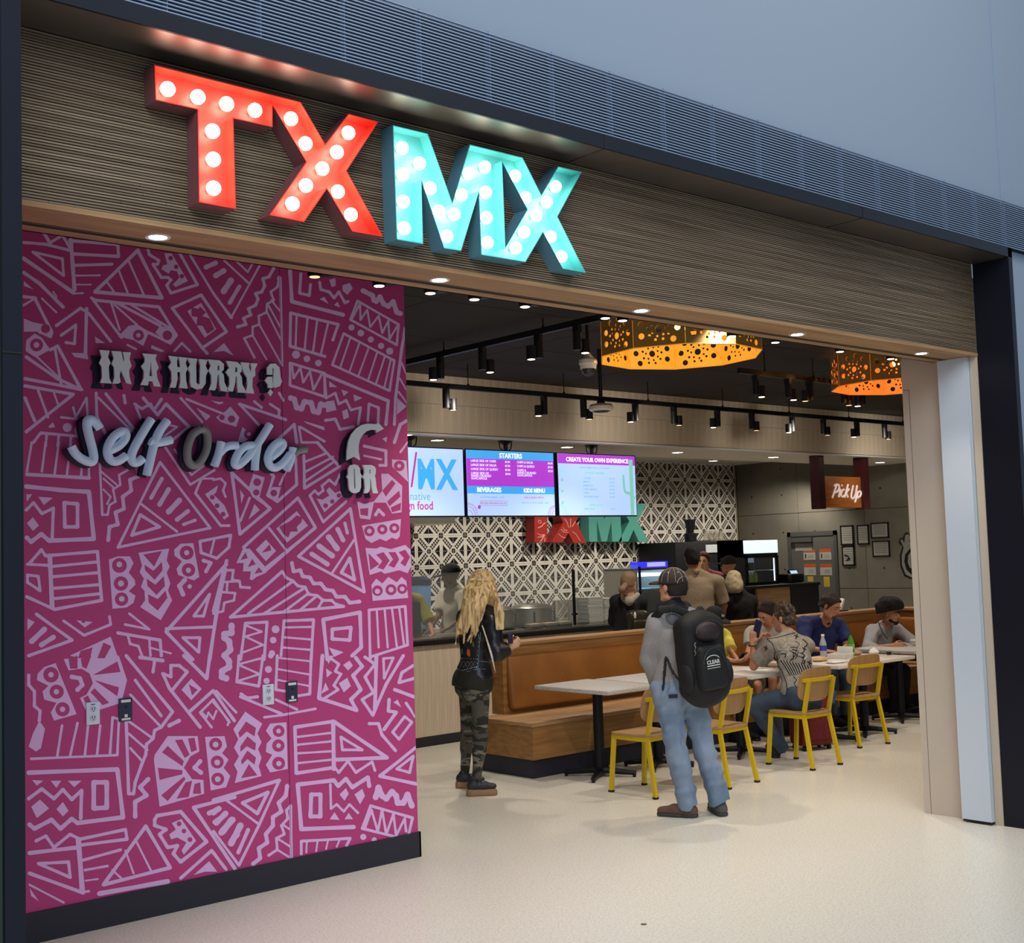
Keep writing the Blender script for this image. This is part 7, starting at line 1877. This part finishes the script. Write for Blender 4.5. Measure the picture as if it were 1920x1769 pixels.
crumple('flatbread', 'piece of folded flatbread left of the open food box', 'food', 10.06, 7.16, .07, mat('flatbread', 'C4A470', .8), (1.3, .9, .35))
crumple('wrapper', 'flat crumpled white paper wrapper near the table edge', 'wrapper', 10.00, 6.93, .09, M_paper, (1.4, .8, .12))
crumple('sandwich', 'half eaten sandwich right of the green bottle', 'food', 10.78, 7.25, .06, mat('sandwich_bun', 'A88A6A', .8), (1.3, .9, .5))
crumple('napkin', 'crumpled white napkin beside the sandwich', 'napkin', 10.90, 7.12, .045, M_paper, (1.2, 1, .8))
t = thing('sauce_cup', 'small dark sauce cup near the right end of the white tables', 'cup', (10.95, 6.98, .75)); MB().lathe((0, 0, 0), [(.02, 0), (.027, .03), (.025, .03), (.018, .008)], 16).build('cup', M_black, t)
t = thing('paper_sheet', 'flat white paper on the table of the man in the printed tee', 'paper', (9.12, 7.18, .7505), .3); MB().box((-.10, -.14, 0), (.10, .14, .0015)).build('sheet', M_paper, t)
t = thing('food_bowl', 'white takeaway bowl in the hands of the man in the grey sweater', 'bowl', (12.05, 7.32, .75)); MB().lathe((0, 0, 0), [(.055, 0), (.085, .06), (.088, .062), (.08, .06), (.05, .01)], 24).build('bowl', M_box, t); MB().sphere((0, 0, .045), .062, 0, 12, (1, 1, .5)).build('food', mat('rice_white', 'C8C0B0', .8), t)
t = thing('napkin_holder', 'pale napkin dispenser tilted on the bench ledge behind the man in the grey sweater', 'holder', (12.45, 8.56, 1.079)); MB().rbox((-.12, -.04, 0), (.12, .04, .012), r=.003).build('tray', M_black, t); MB().rbox((-.02, -.03, .0), (.02, .03, .15), r=.008, M=Matrix.Translation((0, 0, .012))@Matrix.Rotation(.5, 4, 'Y')).build('roll', M_paper, t)
# bag on the bench
t = thing('shoulder_bag', 'orange brown leather bag on the bench under the white table', 'bag', (9.62, 8.02, .458)); s = SDF(.008); c = Vector(t.location); s.box(c+UZ*.10, axes(cd(.66, 0, -.75)), (.17, .09, .095), .04, .02); flesh('bag_body', s, mat('orange_leather', 'A8581E', .5), t, noise=.004, cuts=[(c, -UZ)])
MB().tube([(-.1, 0, .18), (-.06, -.02, .27), (.06, -.02, .27), (.1, 0, .18)], .008, 6).build('handle', mat('orange_leather', 'A8581E', .5), t)
# red suitcase
sc_ = on(1556, 1408, 2, 0); t = thing('suitcase', 'red soft suitcase standing on the floor between the two yellow chairs', 'suitcase', (9.62, 6.98, 0), -.35)
MB().rbox((-.17, -.12, .04), (.17, .12, .60), r=.045, seg=3).build('shell', mix_noise(mat('red_canvas', '6E1620', .7), '591018', (50, 50, 50), 2, .4, .6), t); MB().rbox((-.13, -.145, .10), (.13, -.11, .50), r=.025, seg=3).build('front_pocket', mat('red_canvas', '6E1620', .7), t)
m = MB(); m.tube([(-.06, 0, .60), (-.06, 0, .625), (.06, 0, .625), (.06, 0, .60)], .01, 8); m.build('top_handle', M_black, t)
MB().tube([(-.12, -.147, .12), (-.12, -.147, .46), (-.1, -.147, .485), (.1, -.147, .485), (.12, -.147, .46), (.12, -.147, .12)], .003, 5).build('zip', M_black, t)
for x, y in ((-.13, -.08), (.13, -.08), (-.13, .08), (.13, .08)): MB().tube([(x-.012, y, .022), (x+.012, y, .022)], .022, 12).build('wheel', M_black, t)
MB().rbox((-.03, -.125, .44), (.05, -.119, .56), r=.002, M=Matrix.Rotation(.3, 4, 'Y')).build('luggage_tag', mat('tag_blue', '2C3F7A', .6), t)
t = thing('floor_drain', 'small dark round floor plug in the terrazzo in the foreground', 'floor plug', (on(1207, 1734, 2, 0).x, on(1207, 1734, 2, 0).y, 0)); MB().lathe((0, 0, 0), [(.016, 0), (.016, .001), (.001, .0012)], 14).build('plug', mat('plug_grey', '55524C', .5), t)
# ================================================================ recessed soffit lights
for i, (x, lab) in enumerate(((2.051, 'nearest the left post'), (3.369, 'second from the left post'), (4.66, 'third from the left post'), (5.967, 'fourth from the left post'), (7.291, 'nearest the right jamb'))):
    t = thing('soffit_downlight', 'round lit downlight in the oak underside of the fascia, '+lab, 'downlight', (x, 4.33-.035, ZL-.012), group=None)
    MB().lathe((0, 0, 0), [(.03, -.001), (.045, -.004), (.048, 0)], 20).build('trim_ring', M_white, t)
    MB().lathe((0, 0, -.0015), [(.001, -.001), (.032, -.0012), (.034, .001)], 20).build('lens', mat('soffit_lens', 'FFFFFF', .5, emit='FFF6EA', es=22), t)
    spot_light('soffit_lamp', (x, 4.295, ZL-.03), (x+.05, 4.15, 0), SKEYS['soffit']*(.45 if i == 4 else 1), 88, 1, (1, .88, .72), .04)
# temporary interior fill from the track heads
for x in (5.4, 6.9, 8.4, 9.9, 11.6): spot_light('can_lamp', (x, 5.6, 3.42), (x+.3, 6.4, 0), SKEYS['can'], 110, .7)
for x in (7, 9.5, 12, 14.5): spot_light('wall_wash_lamp', (x, 8.62, 3.2), (x+.3, 9.6, 2.9), 16, 140, 1)
for x in (15.6,): spot_light('wall_wash_lamp', (x-2.2, 8.6, 3.2), (16.4, 9.0, 1.4), 90, 100, 1)
for x in (7, 9, 11, 13, 15): spot_light('track_lamp', (x, 8.6, 3.2), (x, 8.9, 0), SKEYS['track'], 110, .7)
for x in (6, 8, 10, 12, 14, 15.8): spot_light('strip_lamp', (x, 11.6, 3.15), (x, 12.4, 0.5), SKEYS['strip'], 130, .7, (1, .9, .75))
